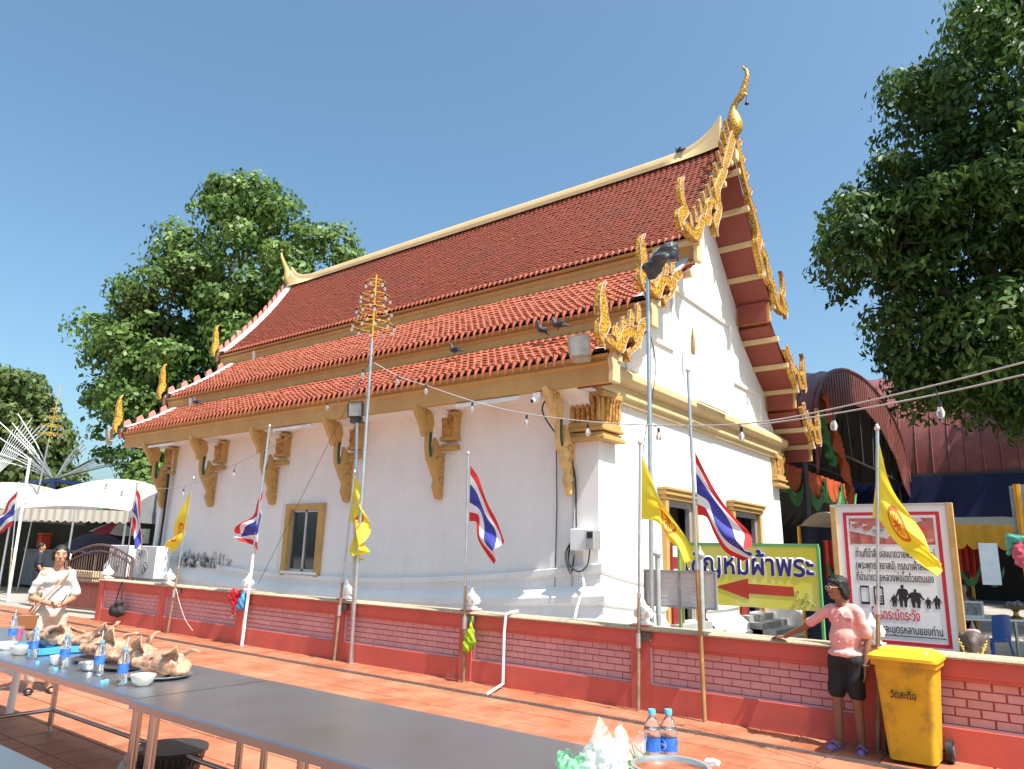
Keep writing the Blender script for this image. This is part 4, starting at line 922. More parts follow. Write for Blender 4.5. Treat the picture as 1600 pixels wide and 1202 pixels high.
string('guy wire slanting down from the ringed pole to the wall', [(-9.113,7.95,4.846),(-10.421,7.98,2.974),(-11.733,8,1.074)], [], .004, M_SOCK)
string('bulb hanging on a wire in front of the eave by the ringed pole', [(-8.995,7.9,4.686),(-9.34,7.9,4.51),(-9.526,7.9,4.001)], [(-9.244,7.9,4.653)], .004)

# ================================================================ things behind the wall: boards
M_BLUETXT = mat('dark blue letters', (.03,.02,.16,1), .5); M_WTXT = mat('white letters', (.85,.85,.85,1), .5); M_KTXT = mat('black print', (.015,.015,.018,1), .5); M_RTXT = mat('red print', (.55,.02,.04,1), .5)
def yellow_banner():
    Y = 9.5; x0, x1, z0, z1 = -4.35, -2.56, 1.12, 1.885
    t = thing('yellow_banner', 'yellow banner with blue Thai lettering and a red arrow pointing left', 'banner', (x1, Y, 0))
    m = bpy.data.materials.new('yellow banner print'); m.use_nodes = True; N, L, p = nodes_of(m)
    tc = N.new('ShaderNodeTexCoord'); n = N.new('ShaderNodeTexNoise'); n.inputs['Scale'].default_value = 1.6; L.new(tc.outputs['Object'], n.inputs['Vector'])
    r = N.new('ShaderNodeValToRGB'); e = r.color_ramp.elements; e[0].position = .35; e[0].color = (.74,.66,.05,1); e[1].position = .7; e[1].color = (.78,.74,.2,1); L.new(n.outputs[0], r.inputs[0]); L.new(r.outputs[0], p.inputs['Base Color']); p.inputs['Roughness'].default_value = .45
    MB().box((x0,Y,z0),(x1,Y+.03,z1)).build('panel', m, t)
    gm = mat('green frame paint', (.12,.36,.12,1), .5)
    MB().box((x0-.02,Y-.012,z1-.012),(x1+.02,Y+.045,z1+.025)).build('top_rail', gm, t); MB().box((x1-.0,Y-.01,0),(x1+.03,Y+.04,z1-.013)).build('post', gm, t); MB().box((x0-.03,Y-.01,0),(x0-.0,Y+.04,z1-.013)).build('post', gm, t)
    zb = 1.52
    text('เชิญห่มผ้าพระ', M_WTXT, t, -4.285, -2.585, Y-.001, zb, .37, bold=.05, out=.003)
    text('เชิญห่มผ้าพระ', M_BLUETXT, t, -4.265, -2.605, Y-.0045, zb, .36, bold=.022, out=.003)
    ar = [(x, z) for x, z in ((-3.86,1.35),(-3.42,1.47),(-3.42,1.405),(-2.86,1.39),(-2.86,1.275),(-3.42,1.285),(-3.42,1.215))]
    MB().prism(ar, 'Y', Y-.004, Y-.001).build('arrow', mat('arrow red', (.5,.05,.03,1), .5), t)
    b = MB()   # printed scrollwork in the lower right corner
    for i in range(9):
        a = i*.4; cx, cz = -2.64-.035*(i % 3)-.02*i, 1.17+.03*(i % 4)+.012*i*(i % 2)
        b.tube([(cx+.03*math.cos(k*.6+a)*(1-k*.07), Y-.003, cz+.03*math.sin(k*.6+a)*(1-k*.07)) for k in range(10)], .004, 4)
    stuff(b.build('printed_scrollwork', mat('scroll print', (.28,.26,.03,1), .5), t))
yellow_banner()
def white_board():
    Y = 8.95; x0, x1, z0, z1 = -2.17, -1.075, .80, 2.32
    t = thing('notice_board', 'large white Thai notice board with red border and family silhouettes', 'notice board', ((x0+x1)/2, Y, 0))
    MB().box((x0,Y,z0),(x1,Y+.03,z1)).build('panel', mat('white vinyl print', (.72,.72,.73,1), .5, var=.02), t)
    wf = mat('pale wood frame', (.45,.28,.10,1), .6, var=.2, scale=6)
    MB().box((x0-.06,Y-.02,0),(x0,Y+.05,z1)).build('side_post', wf, t, bevel=.004); MB().box((x1,Y-.02,0),(x1+.06,Y+.05,z1+.02)).build('side_post', wf, t, bevel=.004)
    MB().box((x0-.06,Y-.015,z1+.001),(x1-.001,Y+.05,z1+.02)).build('top_rail', M_GREYFRAME, t)
    b = MB(); i = .07; k = .035; a0, a1, c0, c1 = x0+i, x1-i, z0+i, z1-i
    b.box((a0,Y-.003,c0),(a1,Y-.001,c0+k)).box((a0,Y-.003,c1-k),(a1,Y-.001,c1)).box((a0,Y-.003,c0+k),(a0+k,Y-.001,c1-k)).box((a1-k,Y-.003,c0+k),(a1,Y-.001,c1-k))
    b.build('red_border', M_RTXT, t)
    # the printed photograph: red floor, grey table with red meats
    pz0, pz1, p0, p1 = c1-.345, c1-.065, a0+.06, a1-.06; q = Y-.002
    ph = MB().quad((p0,q,pz0),(p1,q,pz0),(p1,q,pz1),(p0,q,pz1)).build('printed_photo', mat('photo print red', (.42,.13,.11,1), .5, var=.3, scale=9), t, fix=False)
    zz = lambda f: lerp(pz0, pz1, f)
    xx = lambda f: lerp(p0, p1, f)
    MB().quad((xx(0),q-.002,zz(.5)),(xx(.45),q-.002,zz(.2)),(xx(.55),q-.002,zz(.5)),(xx(.02),q-.002,zz(.9))).build('printed_table', mat('photo print grey', (.5,.47,.47,1), .5), ph, fix=False)
    lg = MB()
    for f in (.1, .25, .4): lg.bar((xx(f),q-.002,zz(.5-f*.55)),(xx(f+.03),q-.002,zz(.0)),.004,.008,(0,1,0))
    lg.build('printed_table_legs', mat('photo print dark', (.12,.05,.05,1), .5), ph)
    for f, h, c in ((.1,.72,(.35,.12,.1,1)),(.22,.62,(.4,.1,.08,1)),(.35,.52,(.2,.25,.4,1)),(.85,.55,(.6,.05,.07,1)),(.92,.15,(.6,.2,.18,1)),(.8,.9,(.55,.45,.45,1))):
        MB().prism([(xx(f)+.055*math.cos(a)*(1+.3*math.sin(a*3+f)), zz(h)+.028*math.sin(a)*(1+.3*math.sin(a*2))) for a in np.linspace(0, 2*math.pi, 10)[:-1]], 'Y', q-.004, q-.003).build('printed_dish', mat('photo print %.2f' % f, c, .5, var=.4, scale=40), ph)
    # lines of lettering
    for s, u0, u1, z, h, m_ in (('ท่านที่นำสิ่งของมาถวายพระองค์ใหญ่',.065,.965,1.765,.115,M_KTXT),('(พระพุทธไสยาสน์) กรุณาเฝ้าสิ่งของ',.06,.965,1.64,.115,M_KTXT),('ที่นำมาถวายหลวงพ่อโตด้วยตนเอง',.055,.93,1.515,.115,M_KTXT),('โปรดระมัดระวัง',.2,.74,1.12,.15,M_RTXT),('ทรัพย์สินและบุตรหลานของท่าน',.02,.97,.985,.115,M_KTXT)):
        text(s, m_, t, lerp(a0+.05, a1-.05, u0), lerp(a0+.05, a1-.05, u1), Y-.001, z, h, bold=.012, out=.002)
    MB().box((a0+.06,Y-.003,.955),(a1-.05,Y-.001,.963)).build('underline', M_KTXT, t)
    # pictograms: two phones, five people
    u = lambda f: lerp(a0, a1, f)
    def picto(nm, polys):
        b = MB()
        for pl in polys: b.prism(pl, 'Y', Y-.003, Y-.001)
        b.build(nm, M_KTXT, t)
    rc = lambda x, z, w_, h: [(x-w_/2,z-h/2),(x+w_/2,z-h/2),(x+w_/2,z+h/2),(x-w_/2,z+h/2)]
    zc = 1.36
    picto('phone_pictogram', [rc(u(.175),zc+.088,.088,.02), rc(u(.175),zc-.085,.088,.026), rc(u(.175)-.041,zc,.006,.16), rc(u(.175)+.041,zc,.006,.16)])
    picto('phone_pictogram', [rc(u(.32),zc-.085,.095,.02), rc(u(.32),zc+.085,.095,.02), rc(u(.32)-.042,zc,.012,.16), rc(u(.32)+.042,zc,.012,.16), rc(u(.34),zc+.12,.012,.06)]+[rc(u(.32)+(i-1)*.024,zc-.055+j*.024,.018,.014) for i in range(3) for j in range(3)])
    def man(x, h, wide=1.):
        z = zc-.11; s = h
        circ = [(x+.07*s*math.cos(a), z+.91*s+.085*s*math.sin(a)) for a in np.linspace(0, 2*math.pi, 11)[:-1]]
        body = [(.0,.84),(.1,.82),(.19,.78),(.24,.62),(.33,.44),(.27,.42),(.17,.58),(.17,.46),(.18,.4),(.15,.18),(.14,.02),(.03,.02),(.03,.2),(.0,.36)]
        pts = [(x+a*s*wide, z+c*s) for a, c in body]+[(x-a*s*wide, z+c*s) for a, c in body[-2:0:-1]]
        picto('person_pictogram', [circ, pts])
    man(u(.475),.13); man(u(.565),.235); man(u(.69),.195,1.35); man(u(.81),.115); man(u(.895),.14)
white_board()
def grey_board():
    Y = 8.75; a, c = (-4.516,8.75,1.567), (-3.547,8.75,1.136); x0, x1, z1, z0 = a[0], c[0], 1.55, 1.1
    t = thing('grey_sign_frame', 'back of a small pale sign in a grey steel frame on two posts', 'sign', ((x0+x1)/2, Y, 0))
    MB().box((x0+.02,Y+.02,z0+.02),(x1-.02,Y+.03,z1-.02)).build('panel', mat('faded sign back', (.6,.57,.55,1), .7, var=.05), t)
    f = MB().box((x0,Y,z0),(x1,Y+.05,z0+.025)).box((x0,Y,z1-.025),(x1,Y+.05,z1))
    for x in (x0, (x0+x1)/2-.012, x1-.025): f.box((x,Y+.001,z0+.0255),(x+.025,Y+.049,z1-.0255))
    f.build('frame', mat('grey steel frame', (.34,.34,.34,1), .5, .5, var=.2, scale=9), t)
    for px in (1030, 1097):
        x = (-4.293,8.75,1.479)[0] if px == 1030 else (-3.72,8.75,1.501)[0]
        p = MB().tube([(x,Y-.035,0),(x,Y-.035,1.72)], .034, 10).build('post', mat('grey post', (.42,.43,.43,1), .5, .3, var=.2, scale=7), t, smooth=True)
        MB().lathe([(.034,0),(.05,.012),(.055,.04),(.035,.07),(.015,.1),(.005,.14),(0,.15)], (x,Y-.035,1.71), 12).build('post_finial', MATS['grey post'], p, smooth=True)
    faint = mat('faded lettering', (.55,.52,.505,1), .7)
    for k in range(6):
        b = MB(); x = x0+.16; z = z1-.1-k*.055
        while x < x1-.16:
            wd = random.uniform(.012,.03); b.box((x,Y+.017,z-.014),(x+wd*.55,Y+.02,z+.014)); x += wd+.006
        stuff(b.build('faded_print_line', faint, t))
grey_board()
def bin_():
    t = thing('wheelie_bin', 'dirty yellow plastic wheelie bin with black Thai lettering by the wall', 'bin', (-1.36,7.72,0))
    my = mat('yellow bin plastic', (.62,.35,.015,1), .45, var=.14, scale=3, dirt=(.28,.16,.03,1), dscale=3.2, dlo=.5, dhi=.7, streak=(.10,.065,.02,1))
    cx, y0 = -1.36, 7.50
    def rr(w_, d, yc, z, r=.05, n=4):
        out = []
        for qx, qy, a0 in ((1,-1,-90),(1,1,0),(-1,1,90),(-1,-1,180)):
            for i in range(n+1):
                a = R(a0+90*i/n); out.append((cx+qx*(w_/2-r)+r*math.cos(a), yc+qy*(d/2-r)+r*math.sin(a), z))
        return out
    rings = [rr(.37,.34,7.72,.04), rr(.385,.36,7.72,.12), rr(.47,.46,7.71,.80), rr(.475,.465,7.71,.815), rr(.52,.51,7.71,.82), rr(.53,.52,7.71,.87)]
    b = MB(); n = len(rings[0])
    for r in rings: b.v += r
    for i in range(len(rings)-1):
        for j in range(n): b.f.append((i*n+j,i*n+(j+1) % n,(i+1)*n+(j+1) % n,(i+1)*n+j)); b.m.append(0)
    b.f.append(tuple(range(n))); b.m.append(0); b.build('body', my, t, smooth=True, ang=35)
    b = MB(); rings = [rr(.56,.55,7.70,.872,.06), rr(.56,.55,7.70,.90,.06), rr(.50,.49,7.70,.925,.06), rr(.44,.40,7.72,.935,.05), rr(.42,.38,7.72,.955,.05)]
    for r in rings: b.v += r
    for i in range(len(rings)-1):
        for j in range(n): b.f.append((i*n+j,i*n+(j+1) % n,(i+1)*n+(j+1) % n,(i+1)*n+j)); b.m.append(0)
    b.f += [tuple(range(n)), tuple(range(4*n, 5*n))]; b.m += [0, 0]; lid = b.build('lid', mat('cleaner yellow lid', (.72,.44,.02,1), .35, var=.1), t, smooth=True, ang=35)
    MB().tube([(cx-.2,7.99,.86),(cx+.2,7.99,.86)], .017, 8).build('handle', my, t, smooth=True)
    for s in (-1, 1):
        x = cx+s*.24
        w_ = MB().tube([(x-.025,7.93,.1),(x+.025,7.93,.1)], .1, 20).build('wheel', M_BLACK, t, smooth=True); MB().tube([(x+s*.026,7.93,.1),(x+s*.034,7.93,.1)], .05, 12).build('hub', mat('dark grey hub', (.1,.1,.1,1), .5), w_)
    MB().tube([(cx-.24,7.93,.1),(cx+.24,7.93,.1)], .012, 6).build('axle', M_BLACK, t)
    o = text('วัดสะตือ', M_KTXT, t, cx-.115, cx+.085, 7.478, .56, .085, bold=.02, out=.003)
    o.matrix_basis = Matrix.Translation((0,7.478,.56)) @ Matrix.Rotation(R(4.2), 4, 'X') @ Matrix.Translation((0,-7.478,-.56))
bin_()
def wall_clutter():
    # white PVC pipe over the wall
    pts = [(-6.109,8.12,0.871),(-6.088,7.98,0.888),(-6.121,7.955,0.839),(-6.144,7.955,0.605),(-6.144,7.955,0.017)]
    p2 = (-5.955,7.419,0.03)
    tag(MB().tube([(pts[0][0],8.2,.95),(pts[1][0],8.0,.945),(pts[2][0],7.96,.925),(pts[3][0],7.96,.7),(pts[4][0],7.96,.06),(p2[0],p2[1],.03)], .019, 8).build('water_pipe', M_WHITEPAINT, None, smooth=True), 'white plastic pipe bent down over the wall to the drain', 'pipe')
    def disp(a, f): return lambda co: a*np.sin(co[:,0]*f+co[:,2]*f*.7)*np.sin(co[:,1]*f*1.1+co[:,2]*f*.4)
    g = V((-6.689,7.9,0.562)); t = thing('green_carrier_bag', 'bright green plastic bag tied to the flagpole on the wall', 'bag', (g.x, 7.9, .5))
    me = remeshed([(g+V(.03,0,.24),.012,g+V(.02,0,.1),.05),(g+V(.02,0,.1),.055,g+V(-.03,0,-.1),.075),(g+V(.06,0,.05),.03,g+V(.07,0,-.03),.045)], .012, 2, disp(.012, 50))
    put(me, 'bag', mat('green plastic', (.40,.60,.03,1), .3, transl=.4, var=.25, scale=16), t)
    MB().tube(smoothed([(g.x+.03,7.93,.97-.15),(g.x+.045,7.91,g.z+.3),(g.x+.03,7.9,g.z+.22),(g.x+.02,7.92,g.z+.3)], 4), .01, 6).build('knot', MATS['green plastic'], t)
    r = V((-12.357,7.93,0.734)); t = thing('red_umbrella', 'folded red umbrella hanging on the wall beside a blue bag', 'umbrella', (r.x, 7.93, .3))
    me = remeshed([(r+V(-.02,0,.17),.05,r+V(-.06,0,.06),.075),(r+V(.06,0,.15),.07,r+V(.03,0,-.02),.06),(r+V(.03,0,0),.05,r+V(.02,0,-.24),.018)], .014, 2, disp(.012, 45)); put(me, 'canopy', mat('red nylon', (.42,.01,.025,1), .5, var=.25, scale=14), t)
    MB().tube([r+V(.02,0,-.24), r+V(.018,0,-.3)], .01, 6).build('tip', M_GREYFRAME, t)
    for z in (.05, -.03, -.1): MB().tube([r+V(.03,0,z), r+V(.03,0,z+.012)], .056-(.05-z)*.13, 10).build('white_stripe', M_WHITEPAINT, t)
    r = V((-12.062,7.93,0.773)); me = remeshed([(r+V(.02,0,.13),.03,r+V(.0,0,.0),.075),(r,.075,r+V(-.02,0,-.1),.08)], .014, 2, disp(.012, 40))
    o = put(me, 'blue_bag', mat('light blue plastic', (.08,.33,.62,1), .35, var=.25, scale=12, transl=.2), None); tag(o, 'light blue plastic bag hanging beside the red umbrella on the wall', 'bag')
    r = V((-16.62,7.9,0.4)); t = thing('black_bag', 'black cloth bag hanging at the left end of the pink wall', 'bag', (r.x, 7.9, .3))
    me = remeshed([(r+V(.1,0,.06),.08,r+V(-.1,0,-.1),.12),(r+V(-.1,0,-.12),.11,r+V(.12,0,-.12),.11)], .02, 3, disp(.015, 25)); put(me, 'bag', mat('black cloth', (.025,.025,.025,1), .8, var=.3, scale=10), t)
    MB().tube(smoothed([r+V(-.1,0,.05), r+V(.0,0,.35), r+V(.1,0,.5), r+V(.14,0,.3), r+V(.12,0,.05)], 4), .012, 6).build('strap', MATS['black cloth'], t)
    r = V((-18.062,8.325,0)); me = remeshed([(r+V(-.2,0,.1),.13,r+V(.15,0,.1),.14),(r+V(-.1,0,.15),.1,r+V(-.02,0,.42),.05),(r+V(.15,0,.1),.12,r+V(.35,0,.09),.09)], .03, 2, disp(.03, 18))
    tag(put(me, 'white_bag', mat('translucent white plastic', (.72,.71,.7,1), .35, transl=.35, var=.12, scale=8), None), 'crumpled white plastic bags on the floor at the left end of the wall', 'bag')
    # loose cable at the wall foot
    c = V((-3.647,8.072,0.01)); tag(MB().tube(smoothed([c+V(-.2,-.1,.01), c+V(-.1,.15,.2), c+V(.0,.2,.24), c+V(.1,.1,.06), c+V(.15,.0,.01), c+V(.02,-.02,.01), c+V(-.15,.05,.01)], 5), .006, 5).build('loose_cable', mat('white cable', (.6,.57,.5,1), .6)), 'loose pale cable coiled at the foot of the wall by the brown pole', 'cable')
    tag(MB().tube(smoothed([(-14.459,7.98,0.858),(-14.206,7.96,0.567),(-13.873,7.93,0.293),(-13.53,7.9,0.134)], 5), .008, 5).build('pink_hose', mat('pink hose', (.62,.35,.33,1), .5)), 'thin pink hose drooping down the wall near its left end', 'hose')
    # statue on the coping at right
    s = V((-0.9,8.3,0.93)); s.z = .86; t = thing('animal_statue', 'small dark elephant statue with pink cloth and yellow garlands behind the wall', 'statue', (s.x, 8.35, 0))
    MB().box((s.x-.2,8.32,0),(s.x+.2,8.7,.8)).build('pedestal', M_WHITE, t)
    q = V(s.x, 8.45, .8); me = remeshed([(q+V(0,0,.12),(.13,.15,.13)),(q+V(0,-.06,.22),(.09,.09,.09)),(q+V(0,-.15,.2),.045,q+V(.0,-.2,.03),.022),(q+V(.07,-.05,.08),.04,q+V(.08,-.08,.0),.045),(q+V(-.07,-.05,.08),.04,q+V(-.08,-.08,.0),.045),(q+V(.1,.0,.22),(.03,.05,.07)),(q+V(-.1,0,.22),(.03,.05,.07))], .014, 3)
    put(me, 'body', mat('dark bronze statue', (.07,.05,.045,1), .6), t)
    me = remeshed([(q+V(0,.02,.19),(.125,.12,.085)),(q+V(0,-.02,.29),(.065,.07,.03))], .014, 2); put(me, 'pink_cloth', mat('dusty pink cloth', (.5,.27,.27,1), .8, var=.2, scale=25), t)
    MB().lathe([(.03,0),(.02,.04),(.008,.08),(0,.09)], q+V(0,-.02,.3), 8).build('topknot', MATS['dark bronze statue'], t)
    gm = mat('marigold', (.62,.45,.08,1), .8, var=.3, scale=50)
    for k in range(3):
        b = MB()
        for i in range(16):
            a = i/15*math.pi; b.ball(q+V(.11*math.cos(a)*(1-.15*k),-.12-.02*k-.04*math.sin(a),.22-.11*math.sin(a)-.03*k), .009, 6, 4)
        stuff(b.build('garland', gm, t))
wall_clutter()
# ================================================================ pigeons
def pigeon(lab, p, heading, s=1.):
    p = V(p); t = thing('pigeon', lab, 'bird', p, 'pigeons on the temple roof'); d = V(math.cos(heading), math.sin(heading), 0)
    me = remeshed([(p-d*.08*s+V(0,0,.09*s),.035*s,p+d*.05*s+V(0,0,.12*s),.06*s),(p+d*.06*s+V(0,0,.13*s),.045*s,p+d*.1*s+V(0,0,.21*s),.03*s),(p+d*.1*s+V(0,0,.225*s),(.034*s,.034*s,.034*s)),(p-d*.08*s+V(0,0,.09*s),.03*s,p-d*.22*s+V(0,0,.055*s),.018*s),(p+d*.13*s+V(0,0,.22*s),.012*s,p+d*.155*s+V(0,0,.212*s),.004*s),
                   (p+V(-d.y*.02,d.x*.02,.07*s),.012*s,p+V(-d.y*.02,d.x*.02,0),.007*s),(p+V(d.y*.02,-d.x*.02,.07*s),.012*s,p+V(d.y*.02,-d.x*.02,0),.007*s)], .011*s, 3)
    put(me, 'body', mat('slate grey plumage', (.06,.065,.075,1), .6, var=.4, scale=16), t)
    n = V(-d.y, d.x, 0)
    for k in (-1, 1): me = remeshed([(p+n*.05*s*k-d*.04*s+V(0,0,.11*s), (.10*s,.02*s,.045*s), Matrix.Rotation(heading, 4, 'Z') @ Matrix.Rotation(.25, 4, 'Y'))], .012*s, 2); put(me, 'wing', mat('dark wing', (.03,.032,.04,1), .6), t)
pigeon('dark pigeon perched on the ridge near the gilded finial', (-6.688,15.2,11.311), 2.6, 1.1)
pigeon('leftmost pigeon of the pair on the lowest roof tiles', (-7.493,10.6,5.669), 4.6, 1.0)
pigeon('rightmost pigeon of the pair on the lowest roof tiles', (-7.123,10.6,5.694), 3.3, 1.05)
pigeon('pigeon lying along the roof edge right of the ringed pole', (-9.645,10.6,5.602), 3.2, 1.0)
pigeon('pigeon on the ledge at the far left of the lower roof', (-19.553,10.7,5.585), 3.6, 1.0)
# ================================================================ stainless tables in the foreground
def steel_mat():
    m = bpy.data.materials.new('brushed stainless steel'); m.use_nodes = True; N, L, p = nodes_of(m)
    g = N.new('ShaderNodeNewGeometry'); mp = N.new('ShaderNodeMapping'); mp.inputs['Scale'].default_value = (1.2,18,18); L.new(g.outputs['Position'], mp.inputs[0])
    n = N.new('ShaderNodeTexNoise'); n.inputs['Scale'].default_value = 3; n.inputs['Detail'].default_value = 6; L.new(mp.outputs[0], n.inputs['Vector'])
    n2 = N.new('ShaderNodeTexNoise'); n2.inputs['Scale'].default_value = 2.2; n2.inputs['Detail'].default_value = 8; n2.inputs['Roughness'].default_value = .7; L.new(g.outputs['Position'], n2.inputs['Vector'])
    r = N.new('ShaderNodeMapRange'); r.inputs[3].default_value = .2; r.inputs[4].default_value = .46; L.new(n2.outputs[0], r.inputs[0]); L.new(r.outputs[0], p.inputs['Roughness'])
    p.inputs['Base Color'].default_value = (.40,.40,.41,1); p.inputs['Metallic'].default_value = .95
    cr = N.new('ShaderNodeValToRGB'); cr.color_ramp.elements[0].position = .66; cr.color_ramp.elements[1].position = .70; L.new(n2.outputs[0], cr.inputs[0])
    mx = N.new('ShaderNodeMixRGB'); mx.inputs[1].default_value = (.45,.46,.49,1); mx.inputs[2].default_value = (.6,.61,.62,1); L.new(cr.outputs[0], mx.inputs[0]); L.new(mx.outputs[0], p.inputs['Base Color'])
    b = N.new('ShaderNodeBump'); b.inputs['Strength'].default_value = .04; b.inputs['Distance'].default_value = .004; L.new(n.outputs[0], b.inputs['Height'])
    n3 = N.new('ShaderNodeTexNoise'); n3.inputs['Scale'].default_value = 2.6; n3.inputs['Detail'].default_value = 1; L.new(g.outputs['Position'], n3.inputs['Vector'])
    b2 = N.new('ShaderNodeBump'); b2.inputs['Strength'].default_value = .35; b2.inputs['Distance'].default_value = .012; L.new(n3.outputs[0], b2.inputs['Height']); L.new(b.outputs[0], b2.inputs['Normal']); L.new(b2.outputs[0], p.inputs['Normal']); return m
M_STEEL = steel_mat(); M_STEELLEG = mat('stainless leg', (.45,.42,.40,1), .22, .9, var=.1); M_ALU = mat('aluminium dish', (.62,.62,.62,1), .28, .9, var=.1, scale=20)
TZ = .8
def steel_table(lab, x0, x1, y0, y1, legs, z=TZ):
    t = thing('steel_table', lab, 'table', ((x0+x1)/2, (y0+y1)/2, 0), 'stainless steel tables'); r = .006
    pf = [(y0,z-.05),(y0-.001,z-.008),(y0+.008,z),(y1-.008,z),(y1+.001,z-.008),(y1,z-.05),(y1-.006,z-.05),(y1-.006,z-.012),(y0+.006,z-.012),(y0+.006,z-.05)]
    MB().prism(pf, 'X', x0, x1).build('tabletop', M_STEEL, t); MB().box((x0+.0,y0+.007,z-.05),(x0+.004,y1-.007,z-.013)).build('end_flange', M_STEEL, t); MB().box((x1-.004,y0+.007,z-.05),(x1,y1-.007,z-.013)).build('end_flange', M_STEEL, t)
    for x, y in legs:
        l = MB().tube([(x,y,.06),(x,y,z-.04)], .024, 12).build('leg', M_STEELLEG, t, smooth=True)
        MB().tube([(x,y,.42),(x,y,z-.04)], .029, 12).build('sleeve', M_STEELLEG, l, smooth=True); MB().lathe([(.028,0),(.028,.02),(.01,.03),(.01,.065)], (x,y,0), 10).build('foot', M_ALU, l)
    L = sorted(legs); b = MB()
    xs = sorted({round(x, 3) for x, _ in legs}); ys = sorted({round(y, 3) for _, y in legs})
    for x in xs: MB().tube([(x,ys[0],.2),(x,ys[-1],.2)], .017, 10).build('stretcher', M_STEELLEG, t, smooth=True)
    MB().tube([(xs[0],ys[-1],.2),(xs[-1],ys[-1],.2)], .017, 10).build('stretcher', M_STEELLEG, t, smooth=True)
    return t
steel_table('stainless table at left laden with pig heads and water bottles', -9.2, -4.605, 2.38, 3.3, [(-7.68,2.5),(-7.68,3.2),(-4.72,2.46),(-4.72,3.2)])
steel_table('empty stainless table in the middle foreground with bags and a pot at its right end', -4.585, -1.38, 2.33, 3.31, [(-4.44,2.42),(-4.44,3.2),(-3.05,2.42),(-2.9,2.44),(-1.5,3.2)])
steel_table('corner of a stainless table cut off at the bottom left', -6.6, -2.6, .55, 1.475, [(-6.5,.65),(-2.7,.65),(-2.7,1.4)])
# ---------------------------------------------------------------- bottles
M_PET = mat('clear bottle plastic', (.93,.95,.97,1), .04, trans=.95, var=0, ior=1.3); M_WATER = mat('water', (.92,.96,.98,1), .02, trans=1., var=0, ior=1.33)
M_CAP = mat('light blue cap', (.10,.42,.72,1), .35, var=.05); M_LABEL = mat('blue bottle label', (.035,.14,.55,1), .4, var=.5, scale=30); M_STRAW = mat('clear straw', (.75,.75,.78,1), .3, transl=.4)
G2 = 'water bottles on the steel tables'
def bottle(lab, p, h=.225, straw=True, cap=False, full=.55, big=False, lettering=False):
    x, y = p; t = thing('water_bottle', lab, 'bottle', (x, y, TZ), G2); s = h/.225; z = TZ+.001
    K = 1.16 if big else 1.
    pr = [(.0,.004),(.024,0),(.03,.006),(.031,.02),(.0295,.05),(.031,.055),(.031,.062),(.0295,.068),(.0295,.115),(.031,.12),(.031,.14),(.026,.165),(.016,.188),(.0125,.195),(.0125,.213)]
    MB().lathe([(r*s*(K if q < .19 else 1), q*s) for r, q in pr], (x,y,z), 18).build('bottle', M_PET, t, smooth=True)
    k = full*.165
    MB().lathe([(0,.006*s),(.027*s*K,.006*s),(.028*s*K,.02*s),(.0275*s*K,k*s),(0,k*s)], (x,y,z), 16).build('water', M_WATER, t, smooth=True)
    lb = MB().lathe([(.0305*s*K,.066*s),(.0305*s*K,.118*s)], (x,y,z), 20); lb.f = lb.f[:20]; lb.m = lb.m[:20]
    lo = lb.build('label', M_LABEL, t, smooth=True, fix=False)
    if big or cap: MB().lathe([(0,.226),(.0145,.225),(.016,.22),(.016,.205),(.0145,.204)], (x,y,z), 14).build('cap', M_CAP, t, smooth=True) if s == 1 else MB().lathe([(0,.226*s),(.0145*s,.225*s),(.016*s,.22*s),(.016*s,.205*s)], (x,y,z), 14).build('cap', M_CAP, t, smooth=True)
    else: MB().lathe([(.0135*s,.196*s),(.016*s,.197*s),(.016*s,.204*s),(.0135*s,.205*s)], (x,y,z), 12).build('neck_ring', M_CAP, t)
    if straw:
        a = random.uniform(-.02,.02); MB().tube([(x,y,z+.05),(x+a*.3,y,z+.2*s),(x+a+.004,y+.004,z+.2*s+.075)], .0035, 6).build('straw', M_STRAW, t)
    if lettering:   # round emblem and letters bent round the label, facing the viewer
        th0 = math.atan2(-y, -x)+lettering; rr = .0312*s*K
        def wrap(me):
            co = np.empty(len(me.vertices)*3); me.vertices.foreach_get('co', co); co = co.reshape(-1, 3); a = th0+co[:,0]/rr; q = rr+.0008+np.maximum(-co[:,1], 0)
            me.vertices.foreach_set('co', np.stack([x+q*np.cos(a), y+q*np.sin(a), z+.092*s+co[:,2]], 1).ravel()); me.update()
        em = MB()
        for k_ in range(24): em.quad(*[(math.cos(a)*r_*s, 0, math.sin(a)*r_*s) for a, r_ in ((k_*math.pi/12,.018),((k_+1)*math.pi/12,.018),((k_+1)*math.pi/12,.0205),(k_*math.pi/12,.0205))])
        o = em.build('emblem_ring', M_WTXT, lo, fix=False); wrap(o.data)
        o = text('CRYSTAL', M_WTXT, lo, -.0165*s, .0165*s, -.0006, -.004*s, .0125*s, bold=.01, out=.0003); wrap(o.data)
bottle('clear water bottle with straw nearest the table corner, by the round tray', (-5.10,2.52), .25)
bottle('clear water bottle with straw, second from the table corner', (-5.55,2.57), .25)
bottle('clear water bottle with straw beside the white cup', (-6.06,2.55), .25)
bottle('clear water bottle with straw in front of the blue basket', (-6.68,2.57), .25)
bottle('clear water bottle at the left edge beside a pink drink', (-7.72,2.78), .25)
bottle('left one of two capped bottles standing behind the pot', (-1.606,3.173,0.8)[:2], .24, False, True, .9, True, .0)
bottle('right one of two capped bottles standing behind the pot', (-1.551,3.224,0.8)[:2], .24, False, True, .9, True, -.85)
